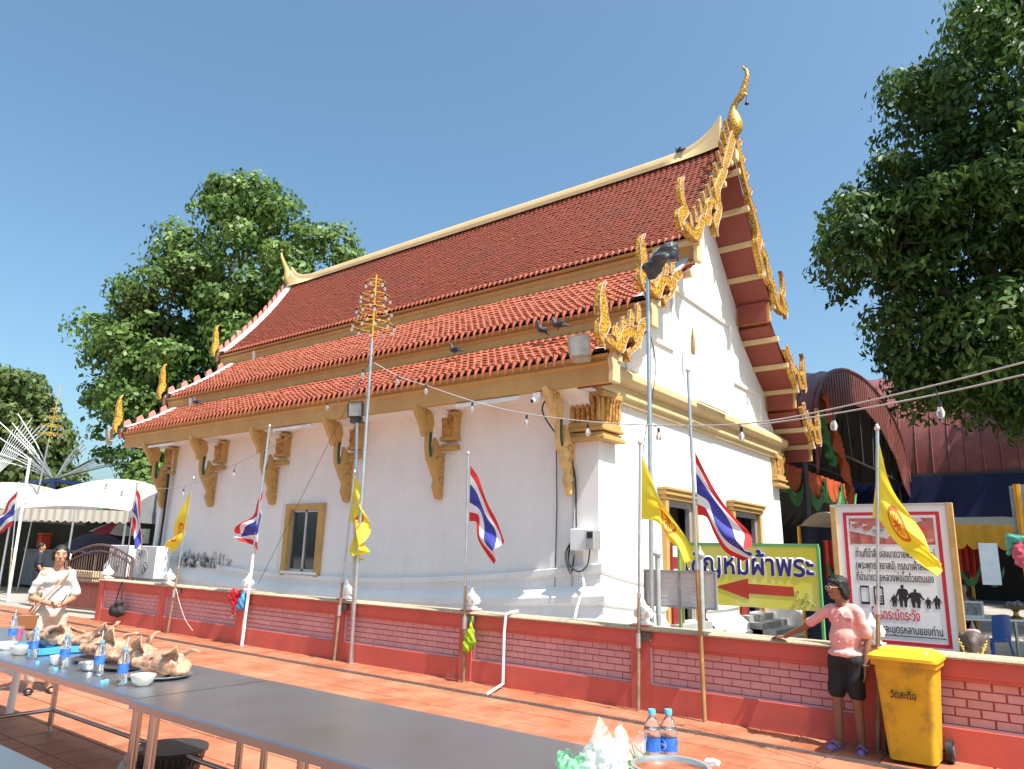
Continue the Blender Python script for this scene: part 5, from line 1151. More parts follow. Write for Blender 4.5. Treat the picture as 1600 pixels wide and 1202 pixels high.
for i, ((x, y), lab) in enumerate(zip(((-5.26,2.50),(-5.24,2.465),(-5.98,2.47),(-6.38,2.50)), ('left of the two loose caps beside the near bottle','right of the two loose caps beside the near bottle','loose cap in front of the white cup bottle','loose cap between the cup and the blue basket'))):
    tag(MB().lathe([(0,.0165),(.013,.0165),(.0155,.013),(.0155,0)], (x,y,TZ+.001), 14).build('bottle_cap', M_CAP, None, smooth=True), 'light blue '+lab, 'bottle cap', 'loose bottle caps')
# ---------------------------------------------------------------- pig heads
def skin_mat():
    m = bpy.data.materials.new('boiled pork skin'); m.use_nodes = True; N, L, p = nodes_of(m)
    g = N.new('ShaderNodeNewGeometry'); n = N.new('ShaderNodeTexNoise'); n.inputs['Scale'].default_value = 14; n.inputs['Detail'].default_value = 7; n.inputs['Roughness'].default_value = .65; L.new(g.outputs['Position'], n.inputs['Vector'])
    r = N.new('ShaderNodeValToRGB'); e = r.color_ramp.elements; e[0].position = .32; e[0].color = (.22,.09,.05,1); e[1].position = .6; e[1].color = (.50,.31,.20,1)
    L.new(n.outputs[0], r.inputs[0]); L.new(r.outputs[0], p.inputs['Base Color']); p.inputs['Roughness'].default_value = .26; p.inputs['Subsurface Weight'].default_value = .08; p.inputs['Subsurface Radius'].default_value = (.02,.008,.004)
    b = N.new('ShaderNodeBump'); b.inputs['Strength'].default_value = .4; b.inputs['Distance'].default_value = .006; L.new(n.outputs[0], b.inputs['Height']); L.new(b.outputs[0], p.inputs['Normal']); return m
M_PORK = skin_mat()
def pig_head(lab, p, rz, s=1., tilt=0., ears=((1,.5),(1,.5)), seed=0):
    """snout towards local +x"""
    t = thing('pig_head', lab, 'pig head', (p[0], p[1], p[2]), 'boiled pig heads on the table', rz)
    Q = Matrix.Rotation(tilt, 3, 'X'); rs = np.random.default_rng(seed)
    def P(x, y, z): return Q @ V(x*s, y*s, z*s*.88)+V(0, 0, abs(math.sin(tilt))*.05*s)
    sh = [(P(-.06,0,.10), (.13*s,.115*s,.095*s)), (P(.0,0,.105),.09*s,P(.14,0,.085),.062*s), (P(.14,0,.085),.06*s,P(.25,0,.078),.043*s), (P(.262,0,.083),(.016*s,.047*s,.042*s)),
          (P(-.06,0,.055),.068*s,P(.18,0,.04),.034*s), (P(-.1,.08,.07),(.09*s,.05*s,.07*s)), (P(-.1,-.08,.07),(.09*s,.05*s,.07*s)), (P(-.17,0,.06),(.075*s,.105*s,.06*s)), (P(-.2,.03,.03),(.06*s,.09*s,.035*s))]
    for k in range(5):   # skin folds across brow, cheek and snout
        x = -.02+.05*k; sh.append((P(x,-.07+.006*k,.115-.006*k), .013*s, P(x+.03,.07-.006*k,.118-.008*k), .013*s) if k > 1 else (P(x,-.085,.09), .016*s, P(x+.06,-.07,.05), .012*s)); sh.append((P(x,.085-.006*k,.09), .014*s, P(x+.05,.068-.006*k,.05), .011*s))
    def disp(co): return s*(.0035*np.sin(co[:,0]*61+seed)*np.sin(co[:,1]*53+co[:,2]*47)+crease(co, 22., .004, seed))
    o = put(remeshed(sh, .0085*s, 2, disp), 'head', M_PORK, None); o.parent = t
    for sg, (lift, back) in zip((-1, 1), ears):   # cupped floppy ears
        b0 = P(-.09, sg*.075, .155); d = V(-.8*back, sg*.45, .7*lift).normalized(); sd = d.cross(V(-sg*.3, 0, 1)).normalized(); nn = d.cross(sd); b = MB()
        def ear(u, v):
            q = v*2-1; w_ = .062*math.sin(math.pi*min(.12+.88*u, 1)**.8)*(1-.25*u)+.012
            return b0+d*.155*s*u*(1-.12*q*q)+sd*w_*q*s+nn*s*(-.03*q*q+.045*u*u*(1.2-lift)+.012*math.sin(5*u+seed))*(-sg)
        b.grid(ear, 12, 10); e = b.build('ear', M_PORK, None, smooth=True, ang=180); e.parent = t; m = e.modifiers.new('s', 'SOLIDIFY'); m.thickness = .009*s; m.offset = 0
    dk = mat('dark nostril', (.05,.02,.015,1), .5)
    for sg in (-1, 1):
        c = P(.277,sg*.018,.088); e = MB().ball(c, .008*s, 8, 5).build('nostril', dk, None); e.parent = t
        c = P(.06,sg*.074,.128); e = MB().tube([c+V(-.02*s,0,0), c, c+V(.018*s,0,-.004)], .004*s, 5).build('closed_eye', dk, None); e.parent = t
    e = MB().tube([P(-.01,-.085,.052), P(.1,-.064,.056), P(.2,-.046,.062), P(.262,0,.05), P(.2,.046,.062), P(.1,.064,.056), P(-.01,.085,.052)], .004*s, 5).build('mouth_line', dk, None); e.parent = t
def dish(name, lab, cat, p, prof, m, n=24, group=None):
    return tag(MB().lathe(prof, p, n).build(name, m, None, smooth=True), lab, cat, group)
HZ = TZ+.022
TRAY = lambda r: [(0,.006),(r*.86,.006),(r*.93,.016),(r,.022),(r,.026),(r*.92,.02),(r*.85,.011),(0,.011)]
G3 = 'metal trays under the pig heads'
dish('round_tray', 'round steel tray under the rightmost pig head', 'tray', (-5.22,2.84,TZ), TRAY(.215), M_ALU, 32, G3)
dish('round_tray', 'dark steel tray under the second pig head from the right', 'tray', (-5.72,2.88,TZ), TRAY(.20), mat('dark steel', (.16,.16,.17,1), .35, .8), 32, G3)
dish('round_tray', 'dark tray under the third pig head from the right', 'tray', (-6.22,2.88,TZ), TRAY(.20), MATS['dark steel'], 32, G3)
pig_head('pig head on the round steel tray at the right end of the row', (-5.22,2.85,HZ), R(205), .86, .1, ((.45,1.0),(.7,.9)), 1)
pig_head('second pig head from the right, with one ear folded over', (-5.72,2.90,HZ), R(214), .84, -.1, ((1.2,.3),(1.0,.2)), 2)
pig_head('third pig head from the right, behind the steel bowl', (-6.22,2.92,HZ), R(208), .84, .12, ((.8,.6),(1.1,.3)), 3)
pig_head('pig head with a tall pointed ear in the middle of the row', (-6.72,3.04,HZ), R(216), .88, .05, ((1.0,.3),(1.4,.7)), 4)
pig_head('leftmost pig head lying on the light blue tray', (-7.05,2.84,HZ+.02), R(204), .9, .15, ((.1,.9),(.15,.8)), 5)
def ret_tray():
    t = thing('blue_tray', 'light blue plastic tray under the leftmost pig head', 'tray', (-6.9,2.8,TZ)); b = MB(); x0, x1, y0, y1 = -7.25, -6.75, 2.64, 3.02
    b.box((x0+.02,y0+.02,TZ+.002),(x1-.02,y1-.02,TZ+.01)); b.build('base', mat('blue plastic tray', (.05,.30,.62,1), .35), t)
    for lo, hi in (((x0,y0,TZ+.011),(x1,y0+.02,TZ+.06)),((x0,y1-.02,TZ+.011),(x1,y1,TZ+.06)),((x0,y0+.021,TZ+.011),(x0+.02,y1-.021,TZ+.06)),((x1-.02,y0+.021,TZ+.011),(x1,y1-.021,TZ+.06))): MB().box(lo, hi).build('side', MATS['blue plastic tray'], t, bevel=.004)
ret_tray()
BOWL = lambda r, h: [(r*.5,0),(r*.55,.004),(r*.8,h*.35),(r*.96,h*.75),(r,h),(r*.95,h),(r*.9,h*.75),(r*.74,h*.38),(r*.4,.014),(0,.012)]
G4 = 'small bowls on the pig head table'
def sauce_bowl(lab, p, r, h, m, sauce=None):
    t = thing('bowl', lab, 'bowl', (p[0], p[1], TZ), G4); MB().lathe(BOWL(r, h), (p[0],p[1],TZ+.001), 24).build('bowl', m, t, smooth=True)
    if sauce: MB().lathe([(0,h*.42),(r*.74,h*.42)], (p[0],p[1],TZ), 20).build('sauce', sauce, t, fix=False)
M_SAUCE = mat('orange sauce', (.55,.16,.03,1), .2, var=.2, scale=30); M_FROST = mat('frosted plastic bowl', (.75,.74,.7,1), .3, transl=.5, var=.05)
sauce_bowl('translucent bowl of orange sauce in front of the round tray', (-4.98,2.60), .078, .07, M_FROST, M_SAUCE)
sauce_bowl('steel bowl standing between two bottles', (-5.80,2.62), .075, .06, M_ALU)
sauce_bowl('white cup beside the third bottle', (-6.22,2.58), .06, .065, M_WHITEPAINT)
sauce_bowl('translucent bowl of sauce near the left end', (-6.95,2.58), .078, .07, M_FROST, M_SAUCE)
sauce_bowl('white bowl at the left edge of the picture', (-7.35,2.62), .075, .06, M_WHITEPAINT)
def left_end():
    t = thing('blue_basket', 'blue patterned plastic basket of eggs and pale food', 'basket', (-7.35,2.98,TZ)); c = (-7.33,2.98,TZ)
    MB().lathe([(.10,0),(.125,.1),(.13,.11),(.12,.11),(.095,.006),(0,.006)], c, 24).build('basket', mat('blue patterned plastic', (.06,.12,.38,1), .4, var=.8, scale=26), t, smooth=True)
    for k in range(9):
        a = k*2.4; r = .02+.011*k; me = MB().ball((c[0]+r*math.cos(a),c[1]+r*math.sin(a),c[2]+.115+.02*(k < 4)), (.036,.03,.026), 10, 7).build('egg', mat('peach egg', (.62,.34,.2,1), .5, var=.1), t, smooth=True)
    t = thing('pink_drink', 'bright pink drink in a plastic cup at the left edge', 'cup', (-7.92,2.9,TZ)); MB().lathe([(0,.004),(.03,0),(.045,.13),(.043,.13),(.029,.006)], (-7.92,2.9,TZ), 18).build('cup', M_PET, t, smooth=True); MB().lathe([(0,.006),(.028,.006),(.04,.11),(0,.11)], (-7.92,2.9,TZ), 16).build('drink', mat('pink syrup', (.6,.02,.2,1), .2), t, smooth=True)
left_end()
# ---------------------------------------------------------------- right end of the middle table
def right_end():
    c = V((-1.331,2.779,0.934)); c.z = TZ; t = thing('steel_pot', 'steel pot with brown sauce stains at the bottom edge', 'pot', c)
    MB().lathe([(.125,0),(.135,.01),(.138,.122),(.150,.13),(.150,.136),(.135,.135),(.131,.122),(.127,.012),(0,.01)], c, 40).build('pot', M_ALU, t, smooth=True)
    MB().lathe([(0,.05),(.1300,.05)], c, 30).build('sauce', mat('brown gravy', (.28,.075,.02,1), .25, var=.5, scale=12), t, fix=False)
    MB().lathe([(.1285,.05),(.1290,.05),(.1312,.118),(.1300,.118)], c, 30).build('sauce_smear', MATS['brown gravy'], t, fix=False, smooth=True)
    mc = bpy.data.materials.new('clear plastic film'); mc.use_nodes = True; N, L, p = nodes_of(mc); p.inputs['Base Color'].default_value = (.85,.87,.86,1); p.inputs['Roughness'].default_value = .1; p.inputs['Alpha'].default_value = .22
    mw = mat('milky plastic film', (.8,.82,.8,1), .3, transl=.45, var=.06, scale=20, alpha=.72)
    c = V((-1.739,2.907,0.83)); c.z = TZ
    t = thing('plastic_bags', 'open milky and green plastic bags at the right end of the table', 'bag', c)
    def film(nm, mt, o, r, h, lean, seed, top=1.):
        """an open crumpled bag: folded wall with a ragged mouth"""
        rs = np.random.default_rng(seed); n, k = 64, 18; ph = rs.uniform(0, 6, 6); co = []
        for i in range(n):
            a = 2*math.pi*i/n; jag = 1+.16*math.sin(2*a+ph[0])+.10*math.sin(5*a+ph[1])+.04*math.sin(9*a+ph[2])
            for j in range(k+1):
                v = j/k; rr = r*(.75+.45*math.sin(v*2.2+.3))*(1-.55*v*top)+.10*r*math.sin(7*a+ph[3]+v*3)*(.3+v)+.06*r*math.sin(13*a+ph[4]-v*5)
                co.append((o[0]+rr*math.cos(a)+lean[0]*v*v, o[1]+rr*math.sin(a)+lean[1]*v*v, o[2]+.004+h*v*(jag if v > .4 else 1+(jag-1)*v/.4)))
        co = np.array(co); nrm = co-np.array([o[0], o[1], 0])-[0, 0, 1]*co[:, 2:3]*np.array([0, 0, 1]); nrm[:, 2] = 0; nrm /= np.maximum(np.linalg.norm(nrm, axis=1), 1e-4)[:, None]
        co = co+nrm*crease(co, 45., .012, seed)[:, None]; b = MB(); b.v = [tuple(x) for x in co]; w_ = k+1
        for i in range(n):
            for j in range(k): i2 = (i+1) % n; b.f.append((i*w_+j, i2*w_+j, i2*w_+j+1, i*w_+j+1)); b.m.append(0)
        return b.build(nm, mt, t, smooth=True, ang=25, fix=False)
    film('milky_bag', mw, c, .085, .11, (.03,.0), 1, .6); film('green_bag', mat('mint plastic film', (.35,.72,.45,1), .3, transl=.5, var=.2, scale=12, alpha=.75), c+V(-.07,-.05,0), .07, .07, (-.02,0), 2, .4)
    film('clear_bag', mc, c+V(.03,.06,0), .085, .17, (.0,.02), 3, .9); film('clear_bag', mc, c+V(.07,.1,0), .08, .13, (.03,.03), 4, .5); film('milky_bag', mw, c+V(.1,-.03,0), .06, .07, (.02,0), 6, .5)
    g = MB(); gl = mat('salad leaf', (.12,.22,.04,1), .5, transl=.3, var=.6, scale=30)
    for k in range(46):
        q = c+V(random.gauss(.19,.03), random.gauss(.06,.03), random.uniform(.02,.09)); d = V(random.gauss(0,1), random.gauss(0,1), random.gauss(.2,.5)).normalized()*.028; n = d.orthogonal().normalized()*.007
        g.quad(q, q+d*.5+n, q+d, q+d*.5-n)
    for k in range(4): q = c+V(.16+.02*k,.06,.03); g.tube([q, q+V(random.gauss(-.01,.02),0,.05), q+V(random.gauss(-.02,.02),0,.1)], .002, 4)
    stuff(g.build('green_herbs', gl, t, fix=False))
    c = V((-1.415,3.367,0.82)); me = remeshed([(c+V(-.02,0,.0),.022,c+V(.02,.02,-.005),.02)], .006, 1, lambda co: crease(co, 50., .012, 9))
    tag(put(me, 'crumpled_wrapper', mw, None), 'crumpled white plastic wrapper beside the steel pot', 'wrapper')
right_end()
# things under the tables
def under():
    c = V((-5.625,3.224,0.12)); c.z = 0; t = thing('black_basket', 'black slotted plastic basket on the floor under the table', 'basket', c); m = mat('black basket plastic', (.03,.03,.033,1), .4); R0, R1, H = .2, .25, .22
    MB().lathe([(R1-.008,H-.03),(R1+.012,H-.025),(R1+.014,H),(R1-.01,H)], c, 32).build('rim', m, t, smooth=True); MB().lathe([(0,.004),(R0,.004),(R0+.005,.03),(R0-.006,.03),(0,.012)], c, 32).build('base', m, t, smooth=True)
    for k in range(36):
        a = k*math.pi/18; MB().bar(c+V(R0*math.cos(a),R0*math.sin(a),.02), c+V((R1-.003)*math.cos(a),(R1-.003)*math.sin(a),H-.02), .018, .006, (math.cos(a),math.sin(a),0)).build('slat', m, t)
    MB().lathe([(R0+.018,.1),(R0+.024,.1),(R0+.028,.12),(R0+.022,.12)], c, 32).build('hoop', m, t)
    put(remeshed([(c+V(-.25,-.15,.1),.07,c+V(-.1,-.2,.16),.08),(c+V(-.2,-.1,.05),.06,c+V(-.3,-.2,.04),.05)], .02, 1, lambda co: .015*np.sin(co[:,0]*40)*np.sin(co[:,1]*37+co[:,2]*31)), 'clear_bag', MATS['milky plastic film'], None)
    o = bpy.data.objects['clear_bag']; 
under()
for o in bpy.data.objects:
    if o.name.startswith('clear_bag') and o.parent is None: tag(o, 'cloudy plastic bag on the floor beside the black basket', 'bag')
t = thing('white_pipe_stand', 'white painted pipe stand behind the left table leg', 'pipe stand', (-8.6,3.6,0))
q = V((-8.731,3.239,0)); MB().tube([(q.x,q.y,0),(q.x+.05,q.y,.7)], .035, 10).build('upright', M_WHITEPAINT, t, smooth=True); MB().tube([(q.x+.02,q.y,.38),(q.x-1.2,q.y+.1,.38)], .028, 10).build('crossbar', M_WHITEPAINT, t, smooth=True)
MB().tube([(q.x-1.2,q.y+.1,0),(q.x-1.2,q.y+.1,.7)], .035, 10).build('upright', M_WHITEPAINT, t, smooth=True)
# ================================================================ people
M_SKIN = mat('tan skin', (.42,.22,.135,1), .5, var=.08, scale=12); M_HAIR = mat('black hair', (.012,.010,.010,1), .6, var=.3, scale=40)
M_LIP = mat('lip', (.35,.10,.08,1), .5); M_EYEW = mat('eye white', (.7,.68,.65,1), .3); M_EYED = mat('eye dark', (.02,.012,.01,1), .2)
class Fig:
    def __init__(s, base, fwd, head_fwd=None, scale=1.):
        s.b = V(base); s.f = V(*fwd, 0).normalized(); s.l = V(-s.f.y, s.f.x, 0)           # s.l: the figure's left
        h = V(*(head_fwd or fwd), 0).normalized(); s.hf, s.hl = h, V(-h.y, h.x, 0); s.k = scale
    def P(s, l, f, z): return s.b+(s.l*l+s.f*f+V(0,0,z))*s.k
    def H(s, c, l, f, z): return c+(s.hl*l+s.hf*f+V(0,0,z))*s.k
    def rot(s, head=False):
        f, l = (s.hf, s.hl) if head else (s.f, s.l); return Matrix((l, f, V(0,0,1))).transposed()
def head_shapes(F, c, pitch=0):
    k = F.k; Rm = F.rot(True); H = lambda l, f, z: F.H(c, l, f, z)
    return [(c+V(0,0,.02*k), (.072*k,.09*k,.092*k), Rm), (H(0,.018,-.045), (.058*k,.066*k,.072*k), Rm), (H(0,.055,-.085), (.032*k,.028*k,.026*k), Rm),
            (H(0,.088,.012), .008*k, H(0,.108,-.022), .013*k), (H(-.012,.096,-.026), .009*k, H(.012,.096,-.026), .009*k), (H(-.018,.084,-.056), .011*k, H(.018,.084,-.056), .011*k),
            (H(-.03,.072,.03), .016*k, H(.03,.072,.03), .016*k), (H(-.04,.062,-.012), (.022*k,.022*k,.02*k)), (H(.04,.062,-.012), (.022*k,.022*k,.02*k)),
            (H(-.075,-.005,-.01), (.01*k,.02*k,.03*k), Rm), (H(.075,-.005,-.01), (.01*k,.02*k,.03*k), Rm)]
def hand_shapes(F, wrist, d, palm_n, curl=.3, k=None, side=1):
    """palm and five fingers leaving along d; palm_n is the way the palm faces"""
    k = k or F.k; d = V(d).normalized(); n = V(palm_n); n = (n-d*n.dot(d)).normalized(); w_ = d.cross(n)*side; S = []
    pc = V(wrist)+d*.05*k
    for j in range(4): S.append((V(wrist)+w_*(.012-.008*j)*k, .016*k, V(wrist)+d*.085*k+w_*(.03-.02*j)*k, .0125*k))
    for j, L in enumerate((.066,.075,.07,.055)):
        a = V(wrist)+d*.085*k+w_*(.03-.02*j)*k; m = a+(d*math.cos(curl)+n*math.sin(curl))*L*.5*k; e = m+(d*math.cos(curl*2.4)+n*math.sin(curl*2.4))*L*.5*k
        S += [(a, .0095*k, m, .0088*k), (m, .0088*k, e, .0072*k)]
    a = V(wrist)+d*.025*k+w_*.03*k; m = a+(d*.75+w_*.6+n*.3).normalized()*.04*k; e = m+(d*.9+w_*.15+n*.45).normalized()*.032*k
    S += [(a, .013*k, m, .0105*k), (m, .0105*k, e, .008*k)]
    return S
def face_bits(F, c, t):
    H = lambda l, f, z: F.H(c, l, f, z); k = F.k
    for s in (-1, 1):
        e = MB().ball(H(s*.031,.0745,.006), (.009*k,.009*k,.0055*k), 10, 6).build('eye', M_EYEW, t, smooth=True); MB().ball(H(s*.031,.0815,.006), .0062*k, 8, 6).build('iris', M_EYED, e)
        MB().tube([H(s*.046,.073,.03), H(s*.032,.084,.034), H(s*.014,.088,.029)], .0045*k, 5).build('eyebrow', M_HAIR, t)
    MB().tube([H(-.02,.087,-.055), H(0,.0965,-.0535), H(.02,.087,-.055)], [.002*k,.0055*k,.002*k], 6).build('mouth', M_LIP, t)
def wrinkle(a, f, q=0.): return lambda co: a*np.sin(co[:,2]*f+co[:,0]*f*.6+q)*np.sin(co[:,1]*f*.8+co[:,0]*f*.5)+a*.5*np.sin(co[:,2]*f*2.1+q)
def woman_left():
    F = Fig(((-9.728,3.875,-0)[0],(-9.728,3.875,-0)[1],0), (.96,-.28), (.93,-.36), 1.0); P = F.P; t = thing('person', 'woman in white T-shirt with a brown shoulder bag standing behind the table', 'person', F.b)
    hc = P(0,.03,1.545); pel = P(0,0,.9)
    lsh, rsh = P(.15,0,1.32), P(-.15,0,1.32); lel, rel = P(.205,-.0,1.06), P(-.22,-.02,1.06); lw, rw = P(.07,.23,1.0), P(-.0,.25,.985)
    body = [(pel, (.13,.09,.11), F.rot()), (P(0,0,1.05), (.115,.08,.16), F.rot()), (P(0,0,1.22), (.12,.08,.13), F.rot()), (rsh, .040, lsh, .040), (P(0,.0,1.36), .058, P(0,.015,1.45), .05),
            (lsh,.042,lel,.039),(lel,.039,lw,.026),(rsh,.042,rel,.039),(rel,.039,rw,.026),
            (P(.09,0,.86),.08,P(.1,.03,.48),.06),(P(.1,.03,.48),.058,P(.1,-.01,.09),.036),(P(-.09,0,.86),.08,P(-.1,.02,.48),.06),(P(-.1,.02,.48),.058,P(-.1,-.02,.09),.036),
            (P(.1,-.03,.045),.036,P(.115,.13,.03),.028),(P(-.1,-.04,.045),.036,P(-.115,.12,.03),.028)]
    body += head_shapes(F, hc)+hand_shapes(F, lw, P(-.06,.30,.985)-lw, (0,0,1), .5, .95, -1)+hand_shapes(F, rw, P(.06,.32,.975)-rw, (0,0,1), .4, .95, 1)
    b = put(remeshed(body, .0075, 3), 'body', M_SKIN, t); face_bits(F, hc, t)
    M_TEE = mat('white cotton T-shirt', (.52,.51,.49,1), .85, var=.06, scale=6, bump=.3, bscale=18)
    tee = [(P(0,0,1.26), (.155,.112,.13), F.rot()), (P(0,.0,1.1), (.153,.118,.19), F.rot()), (P(0,0,.95), (.165,.122,.09), F.rot()), (P(-.13,0,1.34), .052, P(.13,0,1.34), .052), (lsh,.056,P(.205,0,1.13),.066),(rsh,.056,P(-.215,-.01,1.13),.066)]
    put(remeshed(tee, .0095, 4, lambda co: crease(co, 8., .024, 2)), 't_shirt', M_TEE, t)
    M_TRO = mat('beige trousers', (.52,.45,.37,1), .8, var=.08, scale=5, bump=.2, bscale=20)
    tro = [(P(0,0,.88), (.17,.125,.12), F.rot()), (P(.09,0,.84),.105,P(.1,.03,.48),.083),(P(.1,.03,.48),.083,P(.1,-.01,.16),.07),(P(-.09,0,.84),.105,P(-.1,.02,.48),.083),(P(-.1,.02,.48),.083,P(-.1,-.02,.16),.07)]
    put(remeshed(tro, .011, 4, lambda co: crease(co, 8., .016, 3)), 'trousers', M_TRO, t)
    H = lambda l, f, z: F.H(hc, l, f, z)
    hair = [(H(0,-.018,.042), (.081,.096,.09), F.rot(True)), (H(0,-.06,-.03), (.072,.052,.085), F.rot(True)), (H(-.066,.03,.045), .026, H(-.076,-.015,-.045), .022), (H(.066,.03,.045), .026, H(.076,-.015,-.045), .022), (H(-.04,.05,.075), .022, H(.04,.05,.075), .022), (H(0,.03,.09), .025, H(0,0,.1), .03), (H(0,-.11,-.03), (.035,.03,.04), F.rot(True))]
    put(remeshed(hair, .009, 3, lambda co: .002*np.sin(co[:,2]*160)), 'hair', M_HAIR, t)
    put(remeshed([(H(.085,-.05,-.0), (.03,.03,.03)), (H(.09,-.04,-.035), (.022,.022,.022))], .009, 1), 'hair_bow', mat('white fabric bow', (.75,.73,.7,1), .7), t)
    MB().tube(smoothed([P(.03,.13,1.37), P(.015,.135,1.33), P(0,.138,1.27), P(-.012,.135,1.33), P(-.03,.13,1.37)], 4), .003, 5).build('necklace', mat('silver chain', (.3,.28,.26,1), .3, .8), t)
    MB().tube(smoothed([rw+V(0,0,.034), rw+F.l*.034, rw-V(0,0,.034), rw-F.l*.034, rw+V(0,0,.034)], 4), .007, 6).build('bracelet', mat('white bracelet', (.7,.68,.65,1), .4), t)
    for s in (-1, 1): put(remeshed([(P(s*.1,-.05,.022),.04,P(s*.115,.12,.018),.04)], .011, 2), 'sandal', mat('black sandal', (.02,.018,.018,1), .5), t); MB().tube(smoothed([P(s*.112-.045,.07,.03), P(s*.112,.09,.075), P(s*.112+.045,.07,.03)], 4), .014, 6).build('sandal_strap', MATS['black sandal'], t)
    bagm = mat('brown leather', (.17,.065,.025,1), .45, var=.2, scale=9)
    bt = thing('shoulder_bag', 'brown leather shoulder bag at the hip of the woman in white', 'bag', P(-.25,-.0,.74)); c = P(-.24,.02,.82)
    put(remeshed([(c+V(0,0,-.06), (.16,.055,.10), F.rot()), (c+V(0,0,.02), (.15,.05,.05), F.rot())], .012, 3), 'pouch', bagm, bt)
    MB().prism([(a, q) for a, q in ((-.15,.05),(.15,.05),(.14,-.06),(.07,-.1),(-.07,-.1),(-.14,-.06))], 'Y', -.004, .004).build('flap', mat('lighter leather flap', (.2,.08,.03,1), .4), bt, bevel=.003).matrix_basis = Matrix.Translation(c+F.f*.068) @ F.rot().to_4x4() 
    MB().tube(smoothed([P(-.2,.05,.9), P(-.12,.135,1.05), P(.0,.15,1.2), P(.1,.12,1.36), P(.1,-.02,1.405), P(.03,-.13,1.3), P(-.1,-.14,1.1), P(-.22,-.05,.9)], 5), .011, 6).build('strap', mat('pink tan strap', (.5,.28,.2,1), .6), bt)
    tag(MB().tube([P(.05,.30,1.0), P(.10,.31,1.11)], .006, 6).build('dark_stick', M_BLACK, None), 'thin dark stick held by the woman in white', 'stick')
woman_left()
def woman_right():
    F = Fig((-1.90,7.80,0), (-.16,-.98), (-.74,-.67), .95); P = F.P; k = F.k; t = thing('person', 'woman in a pink short-sleeved shirt and black shorts leaning on the wall', 'person', F.b)
    hc = P(-.02,.03,1.53)
    lsh, rsh = P(.15,0,1.31), P(-.15,0,1.31); rw = V(-2.52,8.0,.945); rel = rsh.lerp(rw, .5)+V(0,-.03,-.03); lel, lw = P(.215,-.03,1.04), P(.20,.03,.80)
    body = [(P(0,0,.9), (.13*k,.09*k,.11*k), F.rot()), (P(0,0,1.05), (.11*k,.08*k,.16*k), F.rot()), (P(0,0,1.22), (.115*k,.08*k,.13*k), F.rot()), (rsh, .038, lsh, .038), (P(0,.0,1.36), .053, P(-.01,.015,1.45), .047),
            (lsh,.036,lel,.034),(lel,.034,lw,.024),(rsh,.034,rel,.032),(rel,.034,rw,.024),
            (P(.085,0,.86),.085,P(.09,.02,.48),.054),(P(.09,.02,.48),.05,P(.09,-.02,.09),.034),(P(-.085,0,.86),.085,P(-.1,.03,.48),.054),(P(-.1,.03,.48),.05,P(-.11,.02,.09),.034),
            (P(.09,-.03,.042),.033,P(.13,.12,.026),.026),(P(-.11,.0,.042),.033,P(-.15,.14,.026),.026)]
    body += head_shapes(F, hc)+hand_shapes(F, rw, (-1,.25,-.12), (0,0,-1), .12, .95, 1)+hand_shapes(F, lw, (.0,-.05,-1), F.l*-1, .25, .95, 1)
    put(remeshed(body, .0075, 3), 'body', mat('darker tan skin', (.25,.115,.065,1), .5, var=.1, scale=12), t); face_bits(F, hc, t)
    msh = mat('pink shirt cotton', (.74,.36,.33,1), .8, var=.06, scale=8, bump=.3, bscale=20)
    sh = [(P(0,0,1.25), (.155*k,.115*k,.125*k), F.rot()), (P(0,0,1.06), (.16*k,.122*k,.2*k), F.rot()), (P(0,0,.9), (.185*k,.138*k,.075*k), F.rot()), (P(-.13,0,1.33), .05, P(.13,0,1.33), .05), (lsh,.055,P(.205,-.02,1.12),.065),(rsh,.064,rsh.lerp(rel,.72),.068)]
    o = put(remeshed(sh, .009, 4, lambda co: crease(co, 8., .017, 5)), 'shirt', msh, t)
    for s in (-1, 1): MB().quad(P(s*.01,.118,1.33), P(s*.09,.05,1.385), P(s*.085,.07,1.34), P(s*.055,.128,1.27)).build('collar', msh, o, fix=False)
    for i in range(4): MB().ball(P(.0,.137,1.22-.1*i), .007, 6, 4).build('button', mat('pale button', (.7,.5,.45,1), .4), o)
    MB().box((-.05,-.002,-.05),(.05,.002,.05)).build('breast_pocket', msh, o).matrix_basis = Matrix.Translation(P(.085,.122,1.2)) @ F.rot().to_4x4()
    emb = MB()
    for i in range(9): q = P(.085+random.uniform(-.045,.045),.128,1.235+random.uniform(-.02,.02)); emb.tube([q, q+F.l*.012, q+F.l*.02+V(0,0,.006)], .002, 4)
    for i in range(5): q = P(-.085+random.uniform(-.03,.03),.128,1.235+random.uniform(-.01,.01)); emb.tube([q, q+F.l*.012], .002, 4)
    stuff(emb.build('embroidery', mat('wine red thread', (.3,.06,.08,1), .7), o))
    put(remeshed([(P(0,0,.86), (.165*k,.125*k,.11*k), F.rot()), (P(.085,0,.84),.10,P(.09,.015,.54),.082),(P(-.085,0,.84),.10,P(-.1,.02,.54),.082)], .011, 3, lambda co: crease(co, 8., .010, 7)), 'shorts', mat('black shorts', (.012,.012,.014,1), .75, var=.3), t)
    H = lambda l, f, z: F.H(hc, l, f, z)
    hair = [(H(0,-.02,.045), (.084*k,.096*k,.086*k), F.rot(True)), (H(0,-.055,-.02), (.082*k,.062*k,.085*k), F.rot(True)), (H(0,-.06,-.075), (.075*k,.045*k,.05*k), F.rot(True)), (H(.06,.03,.06), .03, H(.078,-.03,-.06), .022), (H(-.06,.03,.06), .03, H(-.078,-.03,-.06), .022), (H(-.03,.068,.075), .022, H(.04,.068,.07), .022)]
    put(remeshed(hair, .009, 3, lambda co: .004*np.sin(co[:,0]*150+co[:,1]*170)+.003*np.sin(co[:,0]*310-co[:,1]*260)), 'hair', M_HAIR, t)
    gm = mat('pale spectacle frame', (.65,.55,.45,1), .3)
    g = MB()
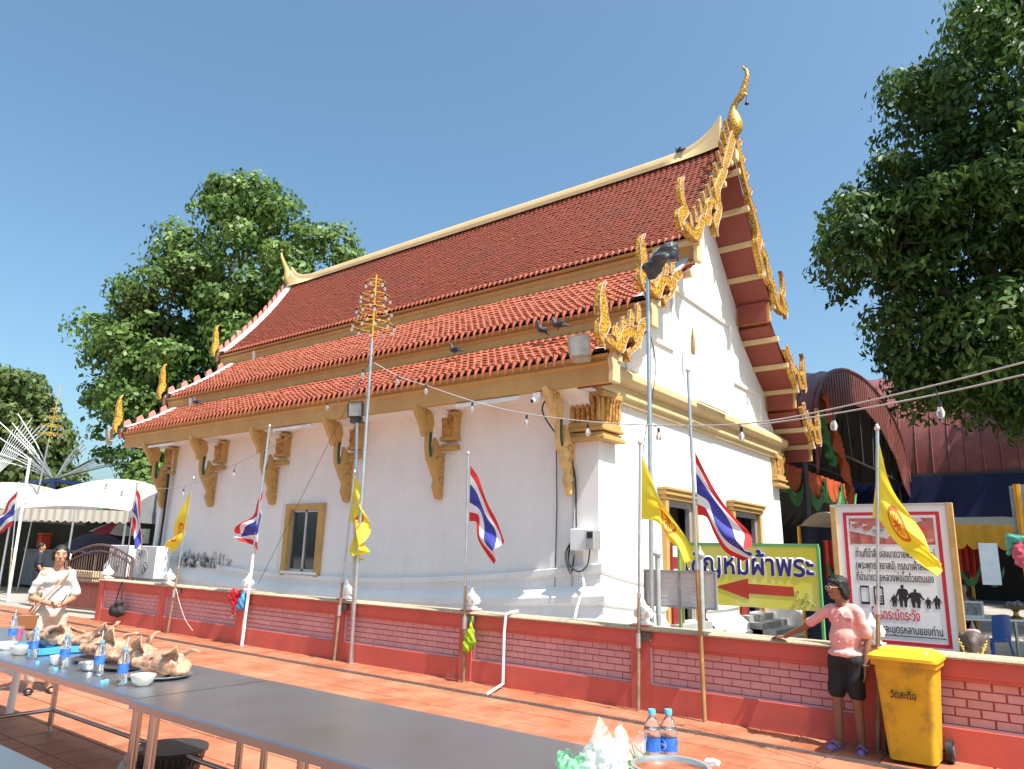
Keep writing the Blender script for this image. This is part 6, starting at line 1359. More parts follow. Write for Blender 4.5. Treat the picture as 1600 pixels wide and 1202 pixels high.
    for s in (-1, 1):
        g.tube([H(s*.033+.024*math.cos(a)*1.1,.098,.004+.018*math.sin(a)) for a in np.linspace(0, 2*math.pi, 13)], .003, 5, cap=False); g.tube([H(s*.058,.096,.01), H(s*.078,.04,.012), H(s*.08,-.005,.012)], .003, 5)
    g.tube([H(-.01,.1,.008), H(.01,.1,.008)], .003, 5); g.build('spectacles', gm, t)
    MB().tube(smoothed([lw+V(0,-.028,.01), lw+V(.03,0,.01), lw+V(0,.028,.01), lw+V(-.03,0,.01), lw+V(0,-.028,.01)], 4), .007, 6).build('watch', mat('silver watch', (.6,.6,.6,1), .3, .8), t)
    ms = mat('purple rubber sandal', (.20,.13,.32,1), .6)
    for l0, f0, l1, f1 in ((.09,-.05,.132,.14), (-.11,-.02,-.152,.16)):
        put(remeshed([(P(l0,f0,.016),.034,P(l1,f1,.014),.036)], .009, 2), 'sandal', ms, t); q = P(lerp(l0,l1,.6), lerp(f0,f1,.6), 0); MB().tube(smoothed([q+F.l*.045+V(0,0,.03), q+F.f*.03+V(0,0,.075), q-F.l*.045+V(0,0,.03)], 4), .013, 6).build('sandal_strap', ms, t)
woman_right()
# ================================================================ foliage
def leaf_mat(name, a, b, tl=.35):
    m = bpy.data.materials.new(name); m.use_nodes = True; N, L, p = nodes_of(m); g = N.new('ShaderNodeNewGeometry'); n = N.new('ShaderNodeTexNoise'); n.inputs['Scale'].default_value = .9; n.inputs['Detail'].default_value = 6; L.new(g.outputs['Position'], n.inputs['Vector'])
    r = N.new('ShaderNodeValToRGB'); e = r.color_ramp.elements; e[0].position = .35; e[0].color = a; e[1].position = .68; e[1].color = b; L.new(n.outputs[0], r.inputs[0])
    hs = N.new('ShaderNodeHueSaturation'); mr = N.new('ShaderNodeMapRange'); mr.inputs[3].default_value = .65; mr.inputs[4].default_value = 1.4; L.new(g.outputs['Random Per Island'], mr.inputs[0]); L.new(mr.outputs[0], hs.inputs['Value']); L.new(r.outputs[0], hs.inputs['Color'])
    L.new(hs.outputs[0], p.inputs['Base Color']); p.inputs['Roughness'].default_value = .5; p.inputs['Specular IOR Level'].default_value = .35
    tr = N.new('ShaderNodeBsdfTranslucent'); L.new(hs.outputs[0], tr.inputs[0]); ms = N.new('ShaderNodeMixShader'); ms.inputs[0].default_value = tl; L.new(p.outputs[0], ms.inputs[1]); L.new(tr.outputs[0], ms.inputs[2]); L.new(ms.outputs[0], N['Material Output'].inputs[0]); return m
M_BARK = mat('grey brown bark', (.10,.075,.055,1), .9, var=.3, scale=4, bump=.6, bscale=10)
def leaf_mesh(c, u, ln, wd, droop, rs):
    n = len(c); d = rs.normal(0, 1, (n, 3)); d -= u*(d*u).sum(1)[:, None]*.8; d[:, 2] -= droop; d /= np.linalg.norm(d, axis=1)[:, None]
    s = np.cross(d, u+rs.normal(0, .45, (n, 3))); s /= np.linalg.norm(s, axis=1)[:, None]; L = ln*rs.uniform(.6, 1.35, n)[:, None]; W = wd*rs.uniform(.7, 1.3, n)[:, None]
    nn = np.cross(s, d); b = c+d*L*.42+s*W+nn*W*.3; e = c+d*L; f = c+d*L*.42-s*W+nn*W*.3
    v = np.stack([c, b, e, f], 1).reshape(-1, 3)
    me = bpy.data.meshes.new('crown'); me.vertices.add(4*n); me.vertices.foreach_set('co', v.ravel()); me.loops.add(4*n); me.loops.foreach_set('vertex_index', np.arange(4*n)); me.polygons.add(n); me.polygons.foreach_set('loop_start', np.arange(n)*4); me.update(); me.validate(); return me
def leaves(centers, per, spread, ln, wd, droop, rs):
    n = len(centers)*per; u = rs.normal(0, 1, (n, 3)); u[:, 2] += .3; u /= np.linalg.norm(u, axis=1)[:, None]
    return leaf_mesh(np.repeat(centers, per, 0)+u*spread*rs.uniform(.5, 1.2, n)[:, None], u, ln, wd, droop, rs)
def tree(name, lab, foot, lobes, clumps, per, ln, wd, droop, lm, seed, trunk_r=.35, R0=(.55,1.25), fork=3., group=None):
    """lobes carry clumps, clumps carry leaves on their outer, mostly upper shells"""
    rs = np.random.default_rng(seed); t = thing(name, lab, 'tree', foot, group); foot = V(foot)
    vol = np.array([a[3]*a[4]*a[5] for a in lobes])**(2/3); vol /= vol.sum(); C_, U_ = [], []
    for lb, q in zip(lobes, vol):
        n = max(4, int(clumps*q)); u = rs.normal(0, 1, (n, 3)); u /= np.linalg.norm(u, axis=1)[:, None]; rr = rs.uniform(.3, 1, n)**.5
        cc = np.array(lb[:3])+u*np.array(lb[3:])*rr[:, None]
        for p in cc:
            r = rs.uniform(*R0); k = int(per*(r/R0[1])**1.6); w_ = rs.normal(0, 1, (k, 3)); w_[:, 2] += .55; w_ /= np.linalg.norm(w_, axis=1)[:, None]
            rad = r*rs.uniform(.35, 1.0, k)**.5*(1+.25*np.sin(w_[:, 0]*5+p[0])*np.sin(w_[:, 1]*5+p[1]))
            C_.append(p+w_*rad[:, None]*np.array([1.1, 1.1, .8])); U_.append(w_)
    me = leaf_mesh(np.concatenate(C_), np.concatenate(U_), ln, wd, droop, rs); me.materials.append(lm)
    o = bpy.data.objects.new('crown', me); COL.objects.link(o); adopt(o, t)
    top = foot+V(0,0,fork); b = MB().tube([foot, foot+V(.05,.02,fork*.5), top], [trunk_r*1.25, trunk_r, trunk_r*.85], 12); b.build('trunk', M_BARK, t, smooth=True)
    for lb in lobes:
        c = V(lb[:3]); m = top.lerp(c, .5)+V(rs.normal(0,.3), rs.normal(0,.3), .3); MB().tube(smoothed([top, m, c], 4), list(np.linspace(trunk_r*.55, trunk_r*.12, 9)), 8).build('limb', M_BARK, t, smooth=True)
        tw = MB()
        for k in range(9):
            u = V(*rs.normal(0, 1, 3)).normalized(); e = c+V(u.x*lb[3], u.y*lb[4], u.z*lb[5])*.85; tw.tube([c.lerp(m, .15), c.lerp(e, .5)+V(0,0,.2), e], [trunk_r*.14, trunk_r*.08, trunk_r*.025], 5)
        stuff(tw.build('twigs', M_BARK, t))
    return t
LM1 = leaf_mat('bodhi leaf', (.05,.11,.02,1), (.18,.27,.065,1)); LM2 = leaf_mat('mango leaf', (.025,.066,.013,1), (.11,.19,.033,1)); LM3 = leaf_mat('far leaf', (.06,.10,.025,1), (.15,.19,.055,1)); LM4 = leaf_mat('dry leaf', (.12,.13,.05,1), (.26,.23,.10,1))
FW_ = -CM.col[2].to_3d(); RT_ = CM.col[0].to_3d(); RTH = V(RT_.x, RT_.y, 0).normalized(); FWH = V(FW_.x, FW_.y, 0).normalized()
tree('bodhi_tree', 'large dense green tree rising behind the left end of the temple', (-30.5,17.5,0), [(-29.5,17.6,14.2,3.6,3.6,3.4),(-27.2,19.2,13.2,3.2,3.2,2.6),(-26.0,20.0,12.2,2.2,2.2,1.8),(-31.5,16.2,10.6,3.8,3.6,3.4),(-32.9,15.2,9.2,2.6,2.4,2.8),(-31.9,15.6,6.4,2.7,2.6,2.4),(-28.5,18.5,9.0,4.2,3.8,3.8),(-29.2,17.0,16.4,1.8,1.8,1.7),(-34.2,14.4,10.6,1.5,1.5,1.1),(-30.2,15.8,4.6,2.2,2.0,1.8)], 330, 330, .25, .1, .45, LM1, 3, .5, (.4,1.3), 4.)
tree('dry_tree', 'thin yellowish tree in front of the dense tree at left', (-31.6,15.0,0), [(-31.6,14.8,10.6,1.6,1.4,2.6),(-30.8,15.2,13.2,.9,.9,1.1)], 40, 110, .22, .085, .5, LM4, 5, .16, (.4,.8), 5.)
tree('roadside_tree', 'pale green tree at the far left edge behind the white tents', (-57,18,0), [(-58.5,17.0,9.0,5.0,4.5,4.6),(-56.0,18.4,6.6,3.4,3.2,3.6),(-62,15,8,4.5,4,4),(-54.6,19.4,4.6,2.4,2.4,2.6)], 260, 240, .42, .17, .3, LM3, 9, .5, (.8,1.7), 4.)
tree('mango_tree', 'huge dark green tree overhanging the hall roof at right', (2.6,26.5,0), [(-1.6,24.6,12.0,3.4,3.2,3.2),(.6,25.0,16.0,4.2,4.0,3.8),(-3.8,23.0,10.8,1.7,1.7,1.5),(-2.9,23.8,8.6,2.0,1.9,1.7),(-1.6,24.0,7.6,2.6,2.4,1.6),(2.2,26.0,9.6,4.2,3.8,3.6),(3.2,25.8,19.0,3.8,3.6,3.8),(1.8,25.0,20.2,2.6,2.6,2.4),(-.6,24.2,14.4,2.2,2.2,2.0),(4.8,27.5,13.5,4.6,4.2,4.4),(.2,25.2,6.6,2.4,2.2,1.2),(-2.1,23.9,6.9,1.7,1.7,1.0),(2.4,25.4,6.6,2.6,2.4,1.4),(-2.6,23.8,12.6,2.0,2.0,1.8),(4.6,26.0,7.0,2.6,2.4,1.8)], 700, 340, .28, .058, .7, LM2, 21, .55, (.4,1.15), 5.)
tree('hall_shade_tree', 'tall tree behind the mango tree shading the roof of the big hall', (7.5,45.,0), [(4.5,43.5,16.5,5.0,4.4,3.6),(7.5,45.5,19,5,5,4),(3.0,46.5,19.5,4.0,4.0,3.2),(9,41,15,4.5,4.2,3.4),(6.5,40.5,12.5,3.6,3.2,2.6),(2.2,42.5,13.2,2.6,2.6,1.6)], 330, 170, .5, .17, .5, LM2, 31, .6, (.8,1.7), 7.)  # added tree, mostly out of view, that darkens the hall roof
tree('shade_tree', 'leafy tree at the right, outside the picture, shading the market stall', (5.2,15.5,0), [(4.6,14.6,9.5,3.2,3.0,2.4),(3.2,16.8,10.5,2.8,2.8,2.2),(6.5,13.2,10.,3.0,2.6,2.4),(5.,18.,11,3.2,2.8,2.4),(3.4,13.0,8.4,2.0,1.9,1.4)], 260, 200, .3, .09, .5, LM2, 41, .35, (.6,1.3), 4.)  # out-of-frame tree added so the stall ground falls in shade
def hedge():
    rs = np.random.default_rng(77); cs = []
    for k in range(800):
        u = rs.uniform(0, 1); x, y = lerp(-95, -20, u), lerp(-6, 62, u); cs.append((x+rs.normal(0,1.5), y+rs.normal(0,1.5), abs(rs.normal(0,1.6))+.4+1.2*math.sin(u*40)**2))
    me = leaves(np.array(cs), 20, .6, .5, .2, .2, rs); me.materials.append(LM3); o = bpy.data.objects.new('distant_tree_line', me); COL.objects.link(o); stuff(o); o['label'] = 'distant line of low trees beyond the fair'
hedge()
# ================================================================ vaulted hall behind on the right
M_SHEET = mat('dark red roof sheet', (.165,.052,.045,1), .42, .1, var=.15, scale=.8, dirt=(.28,.11,.10,1), dscale=.6, dlo=.5, dhi=.7); M_HALLSHADE = mat('painted hall shade', (.035,.03,.03,1), .9); M_TRUSS = mat('grey truss steel', (.06,.06,.065,1), .5, .5)  # near-black on undersides and rear walls stands in for shade inside the halls
def vault(x0, x1, ya, yb, zs, zt, u): 
    a = math.pi*u; yc, hw = (ya+yb)/2, (yb-ya)/2; return yc-hw*math.cos(a), zs+(zt-zs)*math.sin(a)**.85
def hall():
    t = thing('vaulted_porch', 'dark red barrel-vaulted porch roof with ribbed arch behind the temple', 'porch', (-10,30,0))
    xa, xb, ya, yb, zs, zt = -16., -6.3, 24.0, 40.2, 5.6, 9.0; n = 28
    b = MB(); b.grid(lambda u, v: (lerp(xa, xb, u), *vault(xa, xb, ya, yb, zs, zt, v)), 2, n); b.grid(lambda u, v: (lerp(xa, xb-.1, u), *vault(xa, xb, ya+.08, yb-.08, zs, zt-.08, v)), 2, n, m=1); b.build('roof_sheet', [M_SHEET, M_HALLSHADE], t, smooth=True, fix=False)
    for i in range(20):
        x = lerp(xa, xb-.05, i/19); MB().tube([(x, *vault(0,0,ya-.02,yb+.02,zs,zt+.02,k/16)) for k in range(17)], .03, 4).build('standing_seam', M_SHEET, t)
    ZI = ([24,24.77,26.38,27.87,29.42,31.59,34.45,37.46,38.79,40.2],[4.4,5.53,6.53,7.17,7.59,7.76,7.41,6.36,5.3,4.8])
    m = 44
    for i in range(m):   # ribbed arch front, each ribbed sheet its own strip
        y0, y1 = lerp(ya, yb, i/m), lerp(ya, yb, (i+1)/m); yc, hw = (ya+yb)/2, (yb-ya)/2
        zo = lambda y: zs+(zt-zs)*max(0, 1-((y-yc)/hw)**2)**.425
        zi = lambda y: float(np.interp(y, ZI[0], ZI[1]))
        e = .02; b = MB(); yk = y0+.62*(y1-y0)
        b.prism([(y0,zo(y0)),(yk,zo(yk)),(yk,min(zi(yk),zo(yk)-.1)),(y0,min(zi(y0),zo(y0)-.1))], 'X', xb, xb+.05); b.prism([(yk,zo(yk)),(y1,zo(y1)),(y1,min(zi(y1),zo(y1)-.1)),(yk,min(zi(yk),zo(yk)-.1))], 'X', xb, xb+.015); b.build('ribbed_sheet', M_SHEET, t)
    MB().tube([(xb+.05, *vault(0,0,ya,yb,zs,zt+.03,k/24)) for k in range(25)], .07, 6).build('arch_trim', M_SHEET, t)
    MB().box((xa-.1,ya,0),(xa,yb,zt)).build('rear_wall', M_HALLSHADE, t); MB().box((xa,yb+.15,0),(xb,yb+.2,zs)).build('side_wall', M_HALLSHADE, t)
    for i in range(6):
        x = lerp(xa+.5, xb-.3, i/5); tr = MB()
        tr.tube([(x,ya+.2,zs),(x,yb-.2,zs)], .05, 6)
        for k in range(9): y = lerp(ya+.6, yb-.6, k/8); yy, zz = vault(0,0,ya,yb,zs,zt-.2,(k+.8)/9.6); tr.tube([(x,y,zs),(x,yy,zz)], .03, 5)
        tr.build('truss', M_TRUSS, t)
    for x in (xb-.4, xa+1):
        for y in (ya+.2, yb-.2): MB().tube([(x,y,0),(x,y,zs)], .09, 8).build('column', M_TRUSS, t)
    # orange and green swags
    t2 = thing('festive_drapery', 'orange and green cloth swags hanging inside the vaulted porch', 'drapery', (xb,ya,0)); mo = mat('orange satin', (.42,.075,.02,1), .6, var=.25, scale=3); mg = mat('green satin', (.04,.16,.04,1), .6, var=.25, scale=3)
    yl = [ya-1.5+i*2.6 for i in range(6)]; xs_ = xb-1.5
    for i in range(5):
        a, c = yl[i], yl[i+1]
        b = MB(); b.grid(lambda u, v: (xs_+.05*math.sin(u*22+v*3), lerp(a, c, u), 5.0-v*(1.1-.25*math.sin(math.pi*u))), 24, 6); b.build('orange_band', mo, t2, smooth=True, fix=False)
        b = MB(); b.grid(lambda u, v: (xs_+.09+.05*math.sin(v*12+u*3), lerp(a, c, u), 4.75-.75*math.sin(math.pi*u)-(.12+.34*math.sin(math.pi*u))*v), 20, 8); b.build('green_swag', mg, t2, smooth=True, fix=False)
        b = MB(); b.grid(lambda u, v: (xs_+.12+.05*math.sin(u*20), a+(u-.5)*(.2+.35*v), 4.9-.95*v), 8, 6); b.build('green_fall', mg, t2, smooth=True, fix=False)
    for nm, mt, P, w0 in (('hanging_orange_fall', mo, [(ya+1.0,7.1),(ya+1.7,6.3),(ya+2.6,5.4),(ya+3.4,4.5),(ya+3.7,3.7)], .45), ('hanging_green_fall', mg, [(ya+.3,6.4),(ya+.7,5.9),(ya+1.2,5.2),(ya+1.8,4.9)], .4)):
        P = smoothed(P, 8); n_ = len(P)-1; b = MB(); b.grid(lambda u, v: (xb+.12+.1*math.sin(v*16+u*26), P[round(u*n_)][0]+w0*(v-.5)*(1+.25*math.sin(u*30)), P[round(u*n_)][1]+w0*.7*(v-.5)), n_, 14); b.build(nm, mt, t2, smooth=True, fix=False)
    # the big vault on the right
    t3 = thing('vaulted_hall', 'large dark red barrel roof with standing seams under the tree at right', 'hall', (4,40,0)); xa, xb, ya, yb, zs, zt = -9.5, 20., 40.5, 53., 6.0, 12.2
    b = MB(); b.grid(lambda u, v: (lerp(xa, xb, u), *vault(xa, xb, ya, yb, zs, zt, v)), 2, 32); b.grid(lambda u, v: (lerp(xa, xb, u), *vault(xa, xb, ya+.1, yb-.1, zs, zt-.1, v)), 2, 32, m=1); b.build('roof_sheet', [M_SHEET, M_HALLSHADE], t3, smooth=True, fix=False)
    for i in range(42):
        x = xa+.1+i*.7; MB().tube([(x, *vault(0,0,ya-.02,yb,zs,zt+.02,k/32)) for k in range(18)], .035, 4).build('standing_seam', M_SHEET, t3)
    MB().prism([vault(0,0,ya,yb,zs,zt,k/16) for k in range(17)], 'X', xa, xa+.05).build('gable_sheet', M_SHEET, t3)
    MB().box((xa,ya-.12,zs-.2),(xb,ya+.02,zs+.02)).build('gutter', M_TRUSS, t3); MB().box((xa,ya+5,0),(xb,ya+5.1,zs)).build('rear_wall', M_HALLSHADE, t3)
    for i in range(5): MB().tube([(xa+.3+i*4,ya+.1,0),(xa+.3+i*4,ya+.1,zs)], .1, 8).build('column', M_TRUSS, t3)
    b = MB(); b.grid(lambda u, v: (lerp(xa+.1, 12, u), ya-.2-.25*v+.08*math.sin(u*60+v*4)*v, zs-.15-2.6*v+.12*math.sin(u*9)*v), 60, 8)
    tag(b.build('blue_tarpaulin', mat('navy tarpaulin', (.006,.011,.045,1), .35, var=.2, scale=1.5), None, smooth=True, fix=False), 'dark blue tarpaulin hanging from the eave of the big hall', 'tarpaulin')
hall()
# ================================================================ market stall under the yellow valance
def scallop(name, mt, parent, A, B, z0, z1, n, d=.05):
    b = MB(); k = 6; A, B = V(A), V(B); nn = V(-(B-A).y, (B-A).x, 0).normalized()
    b.grid(lambda u, v: A.lerp(B, u)+nn*.02*math.sin(u*n*6.28)+V(0,0,lerp(z0, z1+d*(1-abs(math.sin(math.pi*u*n))), v)), n*k, 3)
    return b.build(name, mt, parent, smooth=True, fix=False)
def stall():
    A, B = V(-3.3,14.2,0), V(-.55,16.35,0); d = (B-A).normalized(); nb = V(-d.y, d.x, 0)
    t = thing('yellow_stall_tent', 'market stall tent with a yellow scalloped valance behind the notice board', 'tent', A)
    my = mat('yellow valance cloth', (.62,.30,.02,1), .7, transl=.3, var=.15, scale=4); mg = mat('beige tent roof', (.34,.29,.22,1), .8, var=.1)
    b = MB(); b.grid(lambda u, v: A.lerp(B, u)+nb*2.2*v+V(0,0,2.42+.22*math.sin(math.pi*min(v*1.1, 1))-.05*math.sin(math.pi*u)), 12, 10); b.build('roof', mg, t, smooth=True, fix=False)
    scallop('valance', my, t, A-nb*.02, B-nb*.02, 2.42, 1.98, 13, .1)
    for p in (A+d*.05, B-d*.25, A+nb*2.1, B+nb*2.1): MB().tube([p, p+V(0,0,2.4)], .035, 8).build('post', my, t)
    b = MB(); b.grid(lambda u, v: A.lerp(B, u)+nb*(2.15+.05*math.sin(u*50))+V(0,0,2.4-2.3*v), 40, 4); b.build('back_cloth', mat('dark navy cloth', (.02,.025,.05,1), .8), t, smooth=True, fix=False)
    for k, (u0, u1, c) in enumerate(((.72,.84,(.42,.03,.02,1)),(.84,.97,(.40,.03,.02,1)),(.0,.1,(.4,.04,.02,1)))):
        b = MB(); b.grid(lambda u, v: A.lerp(B, lerp(u0, u1, u))+nb*(1.0+.05*math.sin(u*20))+V(0,0,2.1-(.5+.25*abs(2*u-1))*v), 14, 6); b.build('red_drape', mat('red drape cloth %d' % k, c, .7, var=.2, scale=6), t, smooth=True, fix=False)
        b = MB(); b.grid(lambda u, v: A.lerp(B, lerp(u0, u1, u))+nb*.9+V(0,0,1.72-.28*math.sin(math.pi*u)-.13*v), 14, 3); b.build('green_drape', mat('green drape cloth', (.03,.13,.03,1), .7), t, smooth=True, fix=False)
    w_ = A.lerp(B, .70); tag(MB().prism([(0,0),(.34,0),(.34,.72),(0,.72)], 'Y', 0, .004).build('white_sheet', mat('white paper sheet', (.75,.76,.78,1), .7), None), 'blank white sheet hanging under the yellow valance', 'sheet').matrix_basis = Matrix.Translation(w_+V(-.12,-.05,1.38)-nb*.1) @ Matrix.Rotation(math.atan2(d.y, d.x), 4, 'Z')
    # table with goods
    c = A.lerp(B, .86)+nb*1.0; tt = thing('goods_table', 'white-topped market table behind the blue chair', 'table', c); M4 = Matrix.Rotation(math.atan2(d.y, d.x), 4, 'Z')
    def part(nm, mb, mt, par): o = mb.build(nm, mt, None); o.parent = par; return o
    tt.rotation_euler = (0,0,math.atan2(d.y, d.x)); part('top', MB().box((-.75,-.3,.72),(.75,.3,.75)), M_WHITEPAINT, tt)
    for x in (-.7, .7):
        for y in (-.26, .26): part('leg', MB().bar((x,y,0),(x,y,.72),.04,.04), M_GREYFRAME, tt)
    fr = thing('picture_frame', 'white framed picture leaning on the market table', 'picture frame', c+V(-.2,-.1,.75)); fr.rotation_euler = tt.rotation_euler
    part('frame', MB().box((-.2,-.02,0),(.2,.02,.04)).box((-.2,-.02,.26),(.2,.02,.3)).box((-.2,-.02,.041),(-.16,.02,.259)).box((.16,-.02,.041),(.2,.02,.259)), mat('white frame paint', (.6,.6,.58,1), .6), fr); part('picture', MB().box((-.16,-.005,.041),(.16,.005,.259)), mat('grey photograph', (.22,.23,.24,1), .4, var=.6, scale=9), fr)
    gp = thing('gold_pedestal_tray', 'gold pedestal tray piled with flowers on the market table', 'tray', c+V(.45,.3,.75)); part('tray', MB().lathe([(.1,0),(.11,.02),(.05,.06),(.04,.12),(.07,.16),(.2,.2),(.21,.22),(.0,.2)], (0,0,0), 20), mat('gold lacquer', (.35,.22,.06,1), .35, .7), gp)
    b = MB()
    for k in range(40): b.ball((random.gauss(0,.08),random.gauss(0,.08),.24+abs(random.gauss(0,.03))), .025, 6, 4)
    stuff(part('flowers', b, mat('dull lilac flowers', (.3,.27,.32,1), .8, var=.4, scale=20), gp))
    # blue chair
    ch = thing('plastic_chair', 'blue plastic chair with its back to us beside the market table', 'chair', c-nb*.85-d*.5); ch.rotation_euler = (0,0,math.atan2(d.y, d.x)+.25); bl = mat('blue chair plastic', (.02,.08,.30,1), .35)
    part('seat', MB().box((-.2,-.2,.42),(.2,.2,.45)), bl, ch)
    b = MB(); b.grid(lambda u, v: (lerp(-.2,.2,u), -.2-.04*v+.05*math.sin(math.pi*u)*-1, .45+.42*v+.02*math.sin(math.pi*u)), 10, 6); bo = part('backrest', b, bl, ch); so = bo.modifiers.new('s', 'SOLIDIFY'); so.thickness = .015
    for x in (-1, 1):
        for y in (-1, 1): part('leg', MB().bar((x*.18,y*.18,.42),(x*.23,y*.23,0),.045,.03), bl, ch)
    for k, (off, lab) in enumerate(((.42,'pink plastic bin right of the blue chair'),(-.95,'pink plastic bin left of the blue chair, half hidden by the board'))):
        pb = thing('plastic_bin', lab, 'bin', c-nb*.75+d*off, 'pink plastic bins'); part('bin', MB().lathe([(.0,.01),(.19,0),(.24,.42),(.25,.44),(.235,.44),(.19,.02)], (0,0,0), 4), mat('pink bin plastic', (.45,.05,.12,1), .4), pb).rotation_euler = (0,0,.785+math.atan2(d.y, d.x))
    # vendor sitting in the shade
    p = c+nb*.65; F = Fig((p.x,p.y,0), (-d.x*.6-nb.x, -d.y*.6-nb.y), None, .95); P = F.P; pt = thing('person', 'vendor in dark clothes sitting in the shade behind the market table', 'person', F.b); hc = P(0,.05,1.32)
    sk = [(P(0,0,.62), (.15,.12,.1), F.rot()), (P(0,0,.85), (.15,.11,.2), F.rot()), (P(0,.0,1.05), (.155,.1,.12), F.rot()), (P(-.15,0,1.1),.055,P(.15,0,1.1),.055), (P(0,.01,1.14),.05,P(0,.03,1.24),.045), (P(.16,0,1.1),.05,P(.22,.02,.85),.04),(P(.22,.02,.85),.04,P(.1,.26,.8),.028),(P(-.16,0,1.1),.05,P(-.22,.02,.85),.04),(P(-.22,.02,.85),.04,P(-.08,.27,.8),.028),
          (P(.08,0,.6),.08,P(.1,.4,.55),.06),(P(.1,.4,.55),.055,P(.1,.38,.08),.04),(P(-.08,0,.6),.08,P(-.1,.4,.55),.06),(P(-.1,.4,.55),.055,P(-.1,.38,.08),.04),(P(.1,.36,.04),.035,P(.1,.5,.03),.03),(P(-.1,.36,.04),.035,P(-.1,.5,.03),.03)]+head_shapes(F, hc)+hand_shapes(F, P(.1,.26,.8), F.f, (0,0,-1), .3)+hand_shapes(F, P(-.08,.27,.8), F.f, (0,0,-1), .3, None, -1)
    put(remeshed(sk, .012, 3), 'body', M_SKIN, pt); put(remeshed([(P(0,0,.85), (.17,.13,.24), F.rot()), (P(-.14,0,1.1),.07,P(.14,0,1.1),.07), (P(.16,0,1.1),.065,P(.22,.02,.9),.06),(P(-.16,0,1.1),.065,P(-.22,.02,.9),.06)], .015, 3), 'shirt', mat('dark olive shirt', (.04,.04,.035,1), .8), pt)
    put(remeshed([(P(.08,0,.6),.09,P(.1,.4,.56),.075),(P(-.08,0,.6),.09,P(-.1,.4,.56),.075),(P(.1,.4,.5),.07,P(.1,.38,.15),.055),(P(-.1,.4,.5),.07,P(-.1,.38,.15),.055)], .015, 3), 'trousers', mat('dark trousers', (.02,.02,.03,1), .8), pt)
    put(remeshed([(F.H(hc,0,-.025,.04), (.085,.095,.09), F.rot(True)), (F.H(hc,0,-.07,-.04), (.075,.05,.1), F.rot(True))], .012, 3), 'hair', M_HAIR, pt)
    MB().lathe([(.0,.44),(.17,.44),(.18,.42),(.15,.0),(.13,.0)], P(0,-.02,0), 14).build('stool', M_BLACK, None); tag(bpy.data.objects['stool'], 'dark stool under the vendor in the shade', 'stool')
    # clothes and goods hanging left of the board
    q = A.lerp(B, .06)-nb*.2; rk = thing('goods_rack', 'rack of dark blue clothes and goods left of the notice board', 'rack', q)
    MB().tube([q+V(-.3,0,0), q+V(-.3,0,1.7), q+V(.4,.2,1.7), q+V(.4,.2,0)], .02, 6).build('frame', M_GREYFRAME, rk)
    for k in range(5): p = q+V(-.22+.14*k,.05*k,1.0); put(remeshed([(p+V(0,0,.55),.03,p+V(0,0,.25),.1),(p+V(0,0,.25),.1,p+V(0,0,-.35),.1)], .03, 2, lambda co: .02*np.sin(co[:,0]*40)), 'garment', mat('garment %d' % k, [(.02,.03,.09,1),(.03,.03,.04,1),(.08,.03,.03,1),(.02,.03,.1,1),(.05,.05,.05,1)][k], .8), rk)
    # poster and knotted bags at the right edge
    e = V((-0.52,11,1.905)); tag(MB().prism([(e.x-.1,2.0),(e.x+.5,2.0),(e.x+.5,2.75),(e.x-.1,2.68)], 'Y', 11.05, 11.07).build('grey_poster', mat('blue grey poster', (.2,.24,.27,1), .5, var=.5, scale=5), None), 'blue-grey poster cut off at the right edge', 'poster')
    kb = thing('knotted_bags', 'teal and pink plastic bags knotted on the post at the right edge', 'bag', (e.x-.12,11.0,1.6)); f = V(e.x-.08,11.0,2.0)
    put(remeshed([(f+V(-.08,0,.05),.05,f+V(.03,0,.02),.06),(f+V(-.08,0,.0),.04,f+V(-.1,0,-.14),.03)], .02, 1, wrinkle(.012, 50)), 'teal_bag', mat('teal plastic', (.1,.42,.33,1), .35, transl=.3), kb); put(remeshed([(f+V(.02,-.02,0),.03,f+V(.0,-.02,-.12),.08),(f+V(0,-.02,-.12),.08,f+V(.02,-.02,-.24),.07)], .02, 1, wrinkle(.012, 45)), 'pink_bag', mat('pink plastic', (.6,.1,.16,1), .35, transl=.3), kb)
    MB().tube([(e.x-.02,11.03,0),(e.x-.02,11.03,2.7)], .04, 8).build('yellow_post', my, None); tag(bpy.data.objects['yellow_post'], 'yellow tent post at the right edge behind the knotted bags', 'post')
stall()
